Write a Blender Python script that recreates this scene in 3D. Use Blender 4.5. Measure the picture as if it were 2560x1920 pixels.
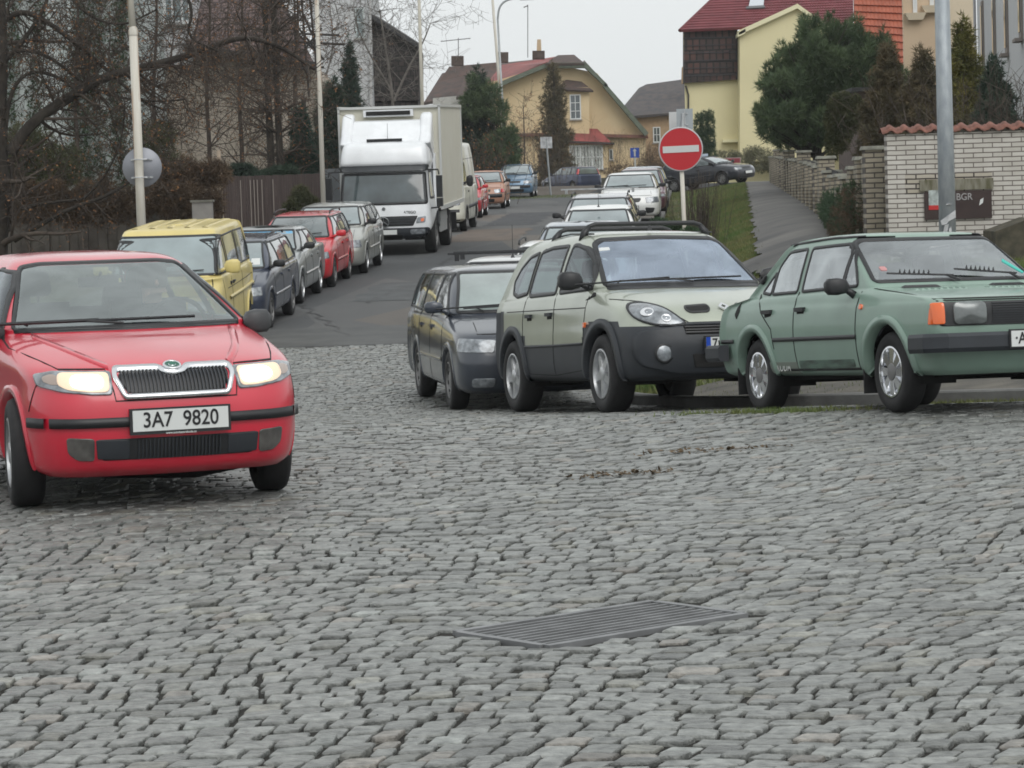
import bpy, math, random
import numpy as np
from mathutils import Vector, Matrix
from mathutils.bvhtree import BVHTree
random.seed(7); RNG = np.random.default_rng(7)
SC = bpy.context.scene; COL = SC.collection
for o in list(bpy.data.objects): bpy.data.objects.remove(o)

# ------------------------------------------------------------ camera, sky, sun
F_PX = 2816.0; CAM_H = 1.65; PITCH = math.atan(183 / F_PX); ROLL = math.radians(-1.8)
cd = bpy.data.cameras.new('camera'); cam = bpy.data.objects.new('camera', cd); COL.objects.link(cam)
cd.sensor_width = 36; cd.lens = F_PX / 1024 * 36; cd.clip_end = 3000; cd.clip_start = 0.1
CM = Matrix.Translation((0, 0, CAM_H)) @ Matrix.Rotation(math.pi / 2 - PITCH, 4, 'X') @ Matrix.Rotation(ROLL, 4, 'Z')
cam.matrix_world = CM
SC.camera = cam
W = bpy.data.worlds.new("World"); SC.world = W; W.use_nodes = True
wn = W.node_tree.nodes; wl = W.node_tree.links
bgn = wn['Background']
SUN_EL, SUN_AZ = math.radians(48), math.radians(150)
sky = wn.new('ShaderNodeTexSky'); sky.sky_type = 'NISHITA'; sky.sun_disc = False
sky.sun_elevation = SUN_EL; sky.sun_rotation = SUN_AZ; sky.dust_density = 6; sky.air_density = 1.5
hs = wn.new('ShaderNodeHueSaturation'); hs.inputs['Saturation'].default_value = 0.10
mx = wn.new('ShaderNodeMix'); mx.data_type = 'RGBA'; mx.inputs[0].default_value = 0.72
wl.new(sky.outputs[0], hs.inputs['Color']); wl.new(hs.outputs[0], mx.inputs[6])
mx.inputs[7].default_value = (9.6, 10.0, 10.1, 1)
wl.new(mx.outputs[2], bgn.inputs['Color']); bgn.inputs['Strength'].default_value = 0.10
sd = bpy.data.lights.new('sun', 'SUN'); sd.energy = 0.9; sd.angle = math.radians(40); sd.color = (1, .97, .93)
sun = bpy.data.objects.new('sun', sd); COL.objects.link(sun)
sun.rotation_euler = (math.pi / 2 - SUN_EL, 0, math.radians(20))
SC.view_settings.view_transform = 'Standard'; SC.view_settings.look = 'None'; SC.view_settings.gamma = 1
SC.view_settings.exposure = 0.17
SC.render.engine = 'CYCLES'; SC.cycles.pixel_filter_type = 'BLACKMAN_HARRIS'; SC.cycles.filter_width = 1.75; SC.cycles.volume_bounces = 0

def at(px, py, Y):
    """world point at distance Y (world y) seen at photo position px,py (1024 wide)"""
    v = CM.to_3x3() @ Vector(((px - 512) / F_PX, -(py - 384) / F_PX, -1))
    return Vector((0, 0, CAM_H)) + v * (Y / v.y)

# ------------------------------------------------------------ materials
MATS = {}
def nodes(m):
    m.use_nodes = True; return m.node_tree.nodes, m.node_tree.links
def mat(name, col, rough=.6, metal=0., coat=0., var=0., vscale=4., bump=0., bscale=30., spec=.5, emit=0., col2=None, attr=None, stretch=None):
    if name in MATS: return MATS[name]
    m = bpy.data.materials.new(name); N, L = nodes(m); b = N['Principled BSDF']
    b.inputs['Base Color'].default_value = (*col, 1); b.inputs['Roughness'].default_value = rough
    b.inputs['Metallic'].default_value = metal; b.inputs['Coat Weight'].default_value = coat
    b.inputs['Coat Roughness'].default_value = .06; b.inputs['Specular IOR Level'].default_value = spec
    tc = N.new('ShaderNodeTexCoord'); src = tc.outputs['Object']
    if stretch:
        mp = N.new('ShaderNodeMapping'); mp.inputs['Scale'].default_value = stretch; L.new(src, mp.inputs[0]); src = mp.outputs[0]
    if var or col2:
        nz = N.new('ShaderNodeTexNoise'); nz.inputs['Scale'].default_value = vscale; nz.inputs['Detail'].default_value = 6
        L.new(src, nz.inputs['Vector'])
        rp = N.new('ShaderNodeValToRGB'); rp.color_ramp.elements[0].position = .32; rp.color_ramp.elements[1].position = .68
        c2 = col2 or tuple(min(1, c * (1 + var)) for c in col); c1 = col if col2 else tuple(c * (1 - var) for c in col)
        rp.color_ramp.elements[0].color = (*c1, 1); rp.color_ramp.elements[1].color = (*c2, 1)
        L.new(nz.outputs[0], rp.inputs[0]); L.new(rp.outputs[0], b.inputs['Base Color'])
        last = rp.outputs[0]
        if attr:
            at_ = N.new('ShaderNodeAttribute'); at_.attribute_name = attr
            mm = N.new('ShaderNodeMix'); mm.data_type = 'RGBA'; mm.blend_type = 'MULTIPLY'; mm.inputs[0].default_value = 1
            L.new(last, mm.inputs[6]); L.new(at_.outputs['Color'], mm.inputs[7]); L.new(mm.outputs[2], b.inputs['Base Color'])
    if bump:
        n2 = N.new('ShaderNodeTexNoise'); n2.inputs['Scale'].default_value = bscale; n2.inputs['Detail'].default_value = 5
        L.new(src, n2.inputs['Vector'])
        bp = N.new('ShaderNodeBump'); bp.inputs['Strength'].default_value = bump; bp.inputs['Distance'].default_value = .02
        L.new(n2.outputs[0], bp.inputs['Height']); L.new(bp.outputs[0], b.inputs['Normal'])
    if emit:
        b.inputs['Emission Color'].default_value = (*col, 1); b.inputs['Emission Strength'].default_value = emit
    MATS[name] = m; return m
def glassmat(name, tint, fac, refl=(.9, .95, 1), rough=.03):
    if name in MATS: return MATS[name]
    m = bpy.data.materials.new(name); N, L = nodes(m); N.remove(N['Principled BSDF'])
    t = N.new('ShaderNodeBsdfTransparent'); t.inputs[0].default_value = (*tint, 1)
    g = N.new('ShaderNodeBsdfGlossy'); g.inputs[0].default_value = (*refl, 1); g.inputs['Roughness'].default_value = rough
    lw = N.new('ShaderNodeLayerWeight'); lw.inputs[0].default_value = .5; fr = N.new('ShaderNodeMath'); fr.operation = 'POWER'; fr.inputs[1].default_value = 4.6; L.new(lw.outputs['Facing'], fr.inputs[0])
    tc = N.new('ShaderNodeTexCoord'); nz = N.new('ShaderNodeTexNoise'); nz.inputs['Scale'].default_value = 2.3; nz.inputs['Detail'].default_value = 7; nz.inputs['Distortion'].default_value = .8; L.new(tc.outputs['Object'], nz.inputs['Vector'])
    dm = N.new('ShaderNodeMapRange'); dm.inputs[1].default_value = .3; dm.inputs[2].default_value = .7; dm.inputs[3].default_value = fac * .72; dm.inputs[4].default_value = fac * 1.22; L.new(nz.outputs[0], dm.inputs[0])
    ma = N.new('ShaderNodeMath'); ma.operation = 'ADD'; ma.inputs[1].default_value = fac; ma.use_clamp = True
    x = N.new('ShaderNodeMixShader'); L.new(fr.outputs[0], ma.inputs[0]); L.new(dm.outputs[0], ma.inputs[1]); L.new(ma.outputs[0], x.inputs[0])
    L.new(t.outputs[0], x.inputs[1]); L.new(g.outputs[0], x.inputs[2]); L.new(x.outputs[0], N['Material Output'].inputs[0])
    MATS[name] = m; return m
def paint(name, col, metal=0., rough=.32, coat=.9):
    """car paint with road dirt speckle towards nothing in particular: small noise only"""
    if name in MATS: return MATS[name]
    m = mat(name, col, rough, metal, coat, var=.07, vscale=2.5)
    N, L = nodes(m); b = N['Principled BSDF']
    nz = N.new('ShaderNodeTexNoise'); nz.inputs['Scale'].default_value = 3; nz.inputs['Detail'].default_value = 8
    mr = N.new('ShaderNodeMapRange'); mr.inputs[3].default_value = rough * .7; mr.inputs[4].default_value = rough * 1.6
    L.new(nz.outputs[0], mr.inputs[0]); L.new(mr.outputs[0], b.inputs['Roughness'])
    m2 = N.new('ShaderNodeMapRange'); m2.inputs[1].default_value = .35; m2.inputs[2].default_value = .7
    m2.inputs[3].default_value = .03; m2.inputs[4].default_value = .22
    L.new(nz.outputs[0], m2.inputs[0]); L.new(m2.outputs[0], b.inputs['Coat Roughness'])
    return m
def brickmat(name, c1, c2, mortar, bw, bh, ms, rough=.8, bump=.5, offset=.5, axes='XZ', freq=2, mottle=None):
    if name in MATS: return MATS[name]
    m = bpy.data.materials.new(name); N, L = nodes(m); b = N['Principled BSDF']; b.inputs['Roughness'].default_value = rough
    tc = N.new('ShaderNodeTexCoord'); sp = N.new('ShaderNodeSeparateXYZ'); cb = N.new('ShaderNodeCombineXYZ')
    L.new(tc.outputs['Object'], sp.inputs[0]); L.new(sp.outputs[axes[0]], cb.inputs[0]); L.new(sp.outputs[axes[1]], cb.inputs[1])
    br = N.new('ShaderNodeTexBrick'); br.inputs['Color1'].default_value = (*c1, 1); br.inputs['Color2'].default_value = (*c2, 1)
    br.inputs['Mortar'].default_value = (*mortar, 1); br.inputs['Scale'].default_value = 1; br.inputs['Brick Width'].default_value = bw
    br.inputs['Row Height'].default_value = bh; br.inputs['Mortar Size'].default_value = ms; br.inputs['Mortar Smooth'].default_value = .3
    br.offset = offset; br.offset_frequency = freq
    wz = N.new('ShaderNodeTexNoise'); wz.inputs['Scale'].default_value = 3; L.new(cb.outputs[0], wz.inputs['Vector'])
    va = N.new('ShaderNodeVectorMath'); va.operation = 'MULTIPLY_ADD'; va.inputs[1].default_value = (ms * 1.2,) * 3
    L.new(wz.outputs['Color'], va.inputs[0]); L.new(cb.outputs[0], va.inputs[2]); L.new(va.outputs[0], br.inputs['Vector'])
    nz = N.new('ShaderNodeTexNoise'); nz.inputs['Scale'].default_value = 2.2; nz.inputs['Detail'].default_value = 8; L.new(tc.outputs['Object'], nz.inputs['Vector'])
    mm = N.new('ShaderNodeMix'); mm.data_type = 'RGBA'; mm.blend_type = 'MULTIPLY'; mm.inputs[0].default_value = .55
    rp = N.new('ShaderNodeValToRGB'); rp.color_ramp.elements[0].color = (*(mottle or (.45, .43, .4)), 1); rp.color_ramp.elements[0].position = .3
    rp.color_ramp.elements[1].color = (1.0, 1.0, 1.0, 1); rp.color_ramp.elements[1].position = .6
    L.new(nz.outputs[0], rp.inputs[0]); L.new(br.outputs['Color'], mm.inputs[6]); L.new(rp.outputs[0], mm.inputs[7])
    L.new(mm.outputs[2], b.inputs['Base Color'])
    bp = N.new('ShaderNodeBump'); bp.inputs['Strength'].default_value = bump; bp.inputs['Distance'].default_value = .015; bp.invert = True
    L.new(br.outputs['Fac'], bp.inputs['Height']); L.new(bp.outputs[0], b.inputs['Normal'])
    MATS[name] = m; return m

# ------------------------------------------------------------ mesh helpers
def mesh_np(name, V, Fq, mats, fm=None, smooth=True):
    me = bpy.data.meshes.new(name)
    V = np.asarray(V, dtype=np.float32).reshape(-1, 3)
    if isinstance(Fq, np.ndarray):
        k = Fq.shape[1]; n = len(Fq)
        me.vertices.add(len(V)); me.vertices.foreach_set('co', V.ravel())
        me.loops.add(n * k); me.loops.foreach_set('vertex_index', Fq.astype(np.int32).ravel())
        me.polygons.add(n); me.polygons.foreach_set('loop_start', np.arange(0, n * k, k, dtype=np.int32))
        me.polygons.foreach_set('loop_total', np.full(n, k, dtype=np.int32))
        me.update(calc_edges=True)
    else:
        me.from_pydata([tuple(map(float, v)) for v in V], [], Fq); me.update()
    for m in mats: me.materials.append(m)
    if fm is not None: me.polygons.foreach_set('material_index', np.asarray(fm, dtype=np.int32))
    me.polygons.foreach_set('use_smooth', np.full(len(me.polygons), bool(smooth)))
    return me
def link(name, me, parent=None, loc=None):
    o = bpy.data.objects.new(name, me); COL.objects.link(o)
    if parent: o.parent = parent
    if loc is not None: o.location = loc
    return o
class MB:
    def __init__(s): s.v = []; s.f = []; s.m = []
    def add(s, V, Fc, m=0, M=None):
        b = len(s.v)
        for p in V:
            p = Vector(p)
            s.v.append(M @ p if M else p)
        for f in Fc: s.f.append([i + b for i in f]); s.m.append(m)
        return s
    def box(s, c, d, m=0, M=None, top=1.0):
        x, y, z = c; a, b, h = d[0] / 2, d[1] / 2, d[2] / 2
        V = [(x + i * a * (top if k > 0 else 1), y + j * b * (top if k > 0 else 1), z + k * h) for k in (-1, 1) for j in (-1, 1) for i in (-1, 1)]
        return s.add(V, [(0, 2, 3, 1), (4, 5, 7, 6), (0, 1, 5, 4), (2, 6, 7, 3), (0, 4, 6, 2), (1, 3, 7, 5)], m, M)
    def tube(s, pts, r, n=8, m=0, caps=True, M=None):
        pts = [Vector(p) for p in pts]; rs = r if isinstance(r, (list, tuple)) else [r] * len(pts)
        b = []; up = None
        for i, p in enumerate(pts):
            d = (pts[min(i + 1, len(pts) - 1)] - pts[max(i - 1, 0)])
            if d.length < 1e-9: d = Vector((0, 0, 1))
            d.normalize()
            a = d.orthogonal() if up is None else (up - d * up.dot(d))
            if a.length < 1e-6: a = d.orthogonal()
            a.normalize(); up = a; c = d.cross(a)
            b += [p + (a * math.cos(2 * math.pi * k / n) + c * math.sin(2 * math.pi * k / n)) * rs[i] for k in range(n)]
        Fc = [(i * n + k, i * n + (k + 1) % n, (i + 1) * n + (k + 1) % n, (i + 1) * n + k) for i in range(len(pts) - 1) for k in range(n)]
        if caps: Fc += [tuple(range(n))[::-1], tuple(range((len(pts) - 1) * n, len(pts) * n))]
        return s.add(b, Fc, m, M)
    def lathe(s, prof, n=24, m=0, axis='Z', c=(0, 0, 0), M=None, ms=None):
        V = []
        for r, h in prof:
            for k in range(n):
                a = 2 * math.pi * k / n; u, w = r * math.cos(a), r * math.sin(a)
                p = (u, w, h) if axis == 'Z' else ((h, u, w) if axis == 'X' else (u, h, w))
                V.append((p[0] + c[0], p[1] + c[1], p[2] + c[2]))
        for i in range(len(prof) - 1):
            Fc = [(i * n + k, i * n + (k + 1) % n, (i + 1) * n + (k + 1) % n, (i + 1) * n + k) for k in range(n)]
            if i == 0: b0 = len(s.v); s.add(V, Fc, ms[i] if ms else m, M)
            else:
                for f in Fc: s.f.append([j + b0 for j in f]); s.m.append(ms[i] if ms else m)
        return s
    def prism(s, poly, y0, y1, m=0, M=None, ax='Y'):
        """poly in (x,z), extruded along y (or poly in (y,z) extruded along x; or (x,y) along z)"""
        n = len(poly)
        def q(p, t): return (p[0], t, p[1]) if ax == 'Y' else ((t, p[0], p[1]) if ax == 'X' else (p[0], p[1], t))
        V = [q(p, y0) for p in poly] + [q(p, y1) for p in poly]
        Fc = [tuple(range(n)), tuple(range(2 * n - 1, n - 1, -1))] + [(i, n + i, n + (i + 1) % n, (i + 1) % n) for i in range(n)]
        return s.add(V, Fc, m, M)
    def build(s, name, mats, parent=None, smooth=False, loc=None):
        if not isinstance(mats, (list, tuple)): mats = [mats]
        me = mesh_np(name, [tuple(v) for v in s.v], s.f, mats, s.m, smooth)
        return link(name, me, parent, loc)
def tag(o, label=None, cat=None, group=None, kind=None):
    if label: o['label'] = label
    if cat: o['category'] = cat
    if group: o['group'] = group
    if kind: o['kind'] = kind
    return o
def empty(name, loc=(0, 0, 0), rz=0):
    o = bpy.data.objects.new(name, None); COL.objects.link(o); o.location = loc; o.rotation_euler = (0, 0, rz)
    o.empty_display_size = .2; return o
def autosmooth(o, ang=35):
    me = o.data; me.polygons.foreach_set('use_smooth', np.full(len(me.polygons), True))
    me.set_sharp_from_angle(angle=math.radians(ang)); return o
def text_mesh(txt, size, m, parent, M, name='lettering', ext=.002, sx=1.0):
    c = bpy.data.curves.new('txt', 'FONT'); c.body = txt; c.size = size; c.align_x = 'CENTER'; c.align_y = 'CENTER'; c.extrude = ext; c.offset = size * .012
    t = bpy.data.objects.new('txt', c); COL.objects.link(t)
    dg = bpy.context.evaluated_depsgraph_get(); dg.update(); me = bpy.data.meshes.new_from_object(t.evaluated_get(dg))
    bpy.data.objects.remove(t); me.materials.clear(); me.materials.append(m)
    me.transform(Matrix.Diagonal((sx, 1, 1, 1))); me.transform(M)
    return link(name, me, parent)
def pchip(xs, ys, x):
    xs = np.asarray(xs, float); ys = np.asarray(ys, float); h = np.diff(xs); d = np.diff(ys) / h
    m = np.zeros(len(xs)); m[0] = d[0]; m[-1] = d[-1]
    for i in range(1, len(xs) - 1):
        if d[i - 1] * d[i] > 0:
            w1 = 2 * h[i] + h[i - 1]; w2 = h[i] + 2 * h[i - 1]; m[i] = (w1 + w2) / (w1 / d[i - 1] + w2 / d[i])
    i = np.clip(np.searchsorted(xs, x) - 1, 0, len(h) - 1); t = (x - xs[i]) / h[i]
    return (2 * t**3 - 3 * t**2 + 1) * ys[i] + (t**3 - 2 * t**2 + t) * h[i] * m[i] + (-2 * t**3 + 3 * t**2) * ys[i + 1] + (t**3 - t**2) * h[i] * m[i + 1]

# ------------------------------------------------------------ the lie of the land
_zy = [-50, 8, 16, 18, 21, 23, 25, 27.5, 31, 38, 43, 47, 55, 69, 90, 109, 127, 150, 190, 260, 1500]
_zz = [0, 0, .05, 0.04, .01, -.13, -.26, -.42, -.56, -.57, -.5, -.33, 0, .48, 1.0, 1.45, 1.8, 2.0, 2.15, 2.3, 6]
_ky = [18, 22, 22.8, 23.5, 24.3, 25.3, 27, 31, 43, 60, 128, 1500]
_kx = [40, 10, 6.5, 4.6, 3.3, 2.5, 1.75, 1.0, 1.75, 2.95, 7.4, 98]
_ry = [20, 22, 25, 30, 38, 60, 110, 130, 1500]
_rz = [.1, .12, .2, .6, 1.12, .85, .5, .3, .3]
def zs(y): return pchip(_zy, _zz, np.asarray(y, float))
def xk(y): return np.interp(y, _ky, _kx)
def gz(x, y):
    x = np.asarray(x, float); y = np.asarray(y, float); b = zs(y)
    t = np.clip((x - xk(y)) / 3.6, 0, 1); t = t * t * (3 - 2 * t)
    xl = -6.4 + .0655 * (y - 43); tl = np.clip((xl - x) / 6, 0, 1) * np.clip((y - 40) / 8, 0, 1)
    return b + t * np.interp(y, _ry, _rz) + tl * .5
def gzf(x, y): return float(gz(x, y))
# ------------------------------------------------------------ car kit
RUB = mat('black rubber', (.013, .013, .014), .75, var=.3, vscale=20)
BLK = mat('black plastic', (.015, .016, .018), .45, var=.25, vscale=8)
DKG = mat('dark grey cladding', (.022, .026, .032), .5, var=.15, vscale=5)
SEAM = mat('panel gap', (.008, .008, .008), .8)
UND = mat('underbody', (.006, .006, .006), .9)
CHR = mat('chrome', (.75, .76, .78), .12, 1.0)
ALU = mat('alloy wheel', (.50, .51, .52), .35, .85, var=.2, vscale=9)
STL = mat('steel wheel', (.20, .20, .20), .5, .5)
WHT = mat('plate white', (.62, .64, .63), .35)
INK = mat('plate ink', (.01, .01, .012), .5)
LENS = mat('lamp lens', (.22, .24, .26), .25, .3, coat=1, var=.45, vscale=16)
ORG = mat('orange lens', (.75, .13, .015), .2, coat=1)
REDL = mat('red lens', (.5, .01, .01), .2, coat=1)
BLU = mat('plate blue', (.01, .06, .4), .4)
SEAT = mat('seat fabric', (.045, .048, .055), .9, var=.2)
GD = mat('window glass dark', (.10, .125, .13), .05, 0, coat=1, spec=1.0, var=.35, vscale=1.3)
GL = mat('window glass light', (.22, .27, .28), .05, 0, coat=1, spec=1.0, var=.3, vscale=1.1)
GS = glassmat('clear car glass', (.68, .76, .74), .26)
GS2 = glassmat('side car glass', (.40, .47, .45), .05)
GB = glassmat('bluish windscreen glass', (.66, .73, .8), .44, (.74, .84, 1.0))
GV = glassmat('hazy windscreen glass', (.74, .78, .78), .31, (.8, .86, .86), .06)

def chaikin(P, n=2, closed=True):
    for _ in range(n):
        Q = []; m = len(P); rng = range(m) if closed else range(m - 1)
        if not closed: Q.append(P[0])
        for i in rng:
            a, b = P[i], P[(i + 1) % m]
            Q.append(tuple(.75 * u + .25 * v for u, v in zip(a, b))); Q.append(tuple(.25 * u + .75 * v for u, v in zip(a, b)))
        if not closed: Q.append(P[-1])
        P = Q
    return P
def roundpoly(P, r=.03, n=3):
    Q = []; m = len(P)
    for i in range(m):
        a, b, c = Vector(P[i - 1]), Vector(P[i]), Vector(P[(i + 1) % m])
        da, dc = (a - b), (c - b); ra = min(r, da.length * .45); rc = min(r, dc.length * .45)
        p, q = b + da.normalized() * ra, b + dc.normalized() * rc
        for k in range(n + 1):
            t = k / n; v = p * (1 - t)**2 + b * 2 * t * (1 - t) + q * t * t; Q.append((v.x, v.y))
    return Q
def resample(P, step, closed=True):
    P = list(P) + ([P[0]] if closed else []); Q = []
    for a, b in zip(P, P[1:]):
        L = math.dist(a, b); k = max(1, int(math.ceil(L / step)))
        for i in range(k): Q.append(tuple(u + (v - u) * i / k for u, v in zip(a, b)))
    if not closed: Q.append(P[-1])
    return Q
def inside(poly, X, Y):
    X = np.asarray(X); Y = np.asarray(Y); r = np.zeros(X.shape, bool); n = len(poly)
    for i in range(n):
        x1, y1 = poly[i]; x2, y2 = poly[(i + 1) % n]
        if y1 == y2: continue
        c = ((y1 > Y) != (y2 > Y)) & (X < (x2 - x1) * (Y - y1) / (y2 - y1) + x1); r ^= c
    return r

class Car:
    def __init__(s, name, levels, mpaint, wb, track, tyre, label, cat='car', group=None, res=1.0, arch=None, body2=None, arches=True, zmap=None, xs=1.0):
        """levels: (yf, zf, yr, zr, halfwidth, corner_front, corner_rear, bow_front, bow_rear)"""
        s.root = empty(name); tag(s.root, label, cat, group); s.paint = mpaint
        s.wb = wb; s.tyre = tyre; s.track = track; s.res = res
        K = np.array(levels, float); n = len(K); s.zmap = zmap or (lambda z: z); s.xs = xs
        if zmap:
            for r_ in K: r_[1] = zmap(r_[1]); r_[3] = zmap(r_[3])
        sub = 4 if res >= 1 else 3
        tt = np.linspace(0, n - 1, (n - 1) * sub + 1)
        A = np.stack([pchip(np.arange(n), K[:, j], tt) for j in range(9)], 1)
        ns = int(64 * res); nf = max(5, int(9 * res)); nc = max(4, int(6 * res))
        rings = []
        for yf, zf, yr, zr, w, cf, cr, bf, br in A:
            cf = min(cf, w * .95); cr = min(cr, w * .95); P = []
            for i in range(nf): x = (w - cr) * i / nf; P.append((x, yr + br * (x / w)**2))
            yr_ = yr + br * ((w - cr) / w)**2; yf_ = yf - bf * ((w - cf) / w)**2
            for i in range(nc):
                a = math.pi / 2 * i / nc; P.append((w - cr + cr * math.sin(a), yr_ + cr * (1 - math.cos(a)) * 1.25))
            y0, y1 = yr_ + cr * 1.25, yf_ - cf * 1.25
            for i in range(ns + 1):
                y = y0 + (y1 - y0) * i / ns; u = (y - (y0 + y1) / 2) / max(.1, (y1 - y0) / 2)
                P.append((w - .028 * u * u * abs(u), y))
            for i in range(1, nc + 1):
                a = math.pi / 2 * i / nc; P.append((w - cf + cf * math.cos(a) - .028 * (1 - i / nc), y1 + cf * math.sin(a) * 1.25))
            for i in range(1, nf + 1): x = (w - cf) * (1 - i / nf); P.append((x, yf - bf * (x / w)**2))
            H = [(x, y, zr + (zf - zr) * (y - yr) / (yf - yr)) for x, y in P]
            full = H + [(-x, y, z) for x, y, z in H[-2:0:-1]]
            rings.append(full)
        R = np.array(rings); nl, m, _ = R.shape; s.nl, s.m = nl, m
        V = R.reshape(-1, 3); idx = np.arange(nl * m).reshape(nl, m); nx = np.roll(idx, -1, 1)
        Fq = np.stack([idx[:-1], nx[:-1], nx[1:], idx[1:]], -1).reshape(-1, 4)
        # wheel arch: snap vertices to circle then drop the faces inside
        s.ar = arch or tyre[0] + .045; s.ay = (wb[0], wb[1]); s.az = tyre[0]
        s.bvh = BVHTree.FromPolygons([tuple(v) for v in V], [tuple(f) for f in Fq])
        V = V.copy(); keep = np.ones(len(Fq), bool)
        if arches:
            for ay in s.ay:
                d = np.hypot(V[:, 1] - ay, V[:, 2] - s.az); side = np.abs(V[:, 0]) > .5
                cell = 3.2 / ns * .62
                c = side & (np.abs(d - s.ar) < cell) & (V[:, 2] > s.az * .6)
                f = s.ar / np.maximum(d[c], .01); V[c, 1] = ay + (V[c, 1] - ay) * f; V[c, 2] = s.az + (V[c, 2] - s.az) * f
                C = V[Fq].mean(1); dd = np.hypot(C[:, 1] - ay, C[:, 2] - s.az)
                keep &= ~((dd < s.ar * .985) & (np.abs(C[:, 0]) > .42))
                keep &= ~((np.abs(C[:, 1] - ay) < s.ar * .97) & (C[:, 2] < s.az) & (np.abs(C[:, 0]) > .42))
        s.V, s.F, s.keep = V, Fq, keep; s.C = V[Fq].mean(1)
        s.holes = []; s.maxz = A[-1][1]
    def hit(s, ax, a, b):
        if ax != 'T': b = s.zmap(b)
        if ax in 'FR': a = a * (s.xs + (1 - s.xs) * min(1, max(0, (b - .77) / .16)))
        if ax == 'F': o, d = (a, 9, b), (0, -1, 0)
        elif ax == 'R': o, d = (a, -9, b), (0, 1, 0)
        elif ax == 'S': o, d = (9, a, b), (-1, 0, 0)
        elif ax == 'L': o, d = (-9, a, b), (1, 0, 0)
        else: o, d = (a, b, 9), (0, 0, -1)
        p, nrm, i, _ = s.bvh.ray_cast(Vector(o), Vector(d))
        if p is None:
            g = {'F': (a, s.V[:, 1].max(), b), 'R': (a, s.V[:, 1].min(), b), 'S': (s.V[:, 0].max(), a, b), 'L': (-s.V[:, 0].max(), a, b)}.get(ax, (a, b, s.maxz))
            p, nrm, i, _ = s.bvh.find_nearest(Vector(g))
        if nrm.dot(Vector(d)) > 0: nrm = -nrm
        return p, nrm
    def patch(s, name, poly, ax, m, off=.004, rnd=.03, parent=None, edge=.012, step=.05, bulge=0., label=None):
        P = resample(roundpoly(poly, rnd), step); n = len(P)
        cx = sum(p[0] for p in P) / n; cy = sum(p[1] for p in P) / n
        scl = [1, .985, .94, .87, .78, .6, .4, .2]; V = []; Fc = []
        for k, t in enumerate(scl):
            for a, b in P:
                p, nr = s.hit(ax, cx + (a - cx) * t, cy + (b - cy) * t)
                o = (-edge if k == 0 else off) + bulge * (1 - t * t)
                V.append(p + nr * o)
        p, nr = s.hit(ax, cx, cy); V.append(p + nr * (off + bulge))
        for k in range(len(scl) - 1): Fc += [(k * n + i, k * n + (i + 1) % n, (k + 1) * n + (i + 1) % n, (k + 1) * n + i) for i in range(n)]
        k = len(scl) - 1; Fc += [(k * n + i, k * n + (i + 1) % n, len(V) - 1) for i in range(n)]
        o = link(name, mesh_np(name, [tuple(v) for v in V], Fc, [m], None, True), parent or s.root)
        if label: o['label'] = label
        return o
    def band(s, mb, poly, ax, w, m=0, off=.006, rnd=.03, closed=True, edge=.012, step=.05, inner=None):
        """a strip of width w centred on the line, following the body"""
        P = resample(roundpoly(poly, rnd) if closed and rnd else poly, step, closed); n = len(P); V = []
        for i, p in enumerate(P):
            a = Vector(P[i - 1] if (i or closed) else P[i]); b = Vector(P[(i + 1) % n] if (i < n - 1 or closed) else P[i])
            t = (b - a); t = Vector((t.y, -t.x)); t = t.normalized() if t.length > 0 else t
            for q, o in ((-w / 2, -edge), (-w / 2, off), (w / 2, off), (w / 2, -edge)):
                h, nr = s.hit(ax, p[0] + t.x * q, p[1] + t.y * q); V.append(h + nr * o)
        rng = range(n if closed else n - 1); Fc = []
        for i in rng:
            j = (i + 1) % n
            Fc += [(i * 4 + k, j * 4 + k, j * 4 + k + 1, i * 4 + k + 1) for k in range(3)]
        mb.add(V, Fc, m)
    def hole(s, poly, ax):
        s.holes.append(([(a * 1.0, float(s.zmap(b))) for a, b in poly], ax))
    def finish_body(s, mats=None, fmfun=None):
        keep = s.keep.copy(); C = s.C
        Vf = s.V[s.F]; N = np.cross(Vf[:, 2] - Vf[:, 0], Vf[:, 3] - Vf[:, 1]); N /= np.linalg.norm(N, axis=1)[:, None] + 1e-9
        for poly, ax in s.holes:
            if ax in 'SL': sel = inside(poly, C[:, 1], C[:, 2]) & ((C[:, 0] > 0) == (ax == 'S')) & (np.abs(C[:, 0]) > .25)
            elif ax == 'F': sel = inside(poly, C[:, 0], C[:, 2]) & (C[:, 1] > 0)
            else: sel = inside(poly, C[:, 0], C[:, 2]) & (C[:, 1] < 0)
            keep &= ~sel
        Fk = s.F[keep]; Ck = C[keep]
        mats = mats or [s.paint]; fm = fmfun(Ck, N[keep]) if fmfun else np.zeros(len(Fk), int)
        V = s.V; nb = s.m
        top = V[-nb:].mean(0); bot = V[:nb].mean(0)
        V = np.vstack([V, top, bot]); L = len(V)
        tri = []
        b = (s.nl - 1) * nb
        for i in range(nb):
            tri.append((b + i, b + (i + 1) % nb, L - 2, L - 2)); tri.append(((i + 1) % nb, i, L - 1, L - 1))
        faces = [tuple(f) for f in Fk] + [t[:3] for t in tri]
        fm = list(fm) + [0] * len(tri)
        me = mesh_np('body', V, faces, mats, fm, True)
        s.body = link('body', me, s.root)
        # inner well and liner
        xw = float(s.V[:, 0].max())
        for ay in s.ay:
            for sg in (1, -1):
                mb = MB(); R = s.ar + .012; n = 20; V = []
                for i in range(n + 1):
                    a = math.pi * (1.16 * i / n - .08)
                    for x in (xw - .10, .42): V.append((sg * x, ay + R * math.cos(a), s.az + R * math.sin(a)))
                Fc = [(2 * i, 2 * i + 1, 2 * i + 3, 2 * i + 2) for i in range(n)] + [tuple(2 * i + 1 for i in range(n + 1))]
                mb.add(V, Fc); mb.build('wheel_well', UND, s.root)
        return s.body
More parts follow.
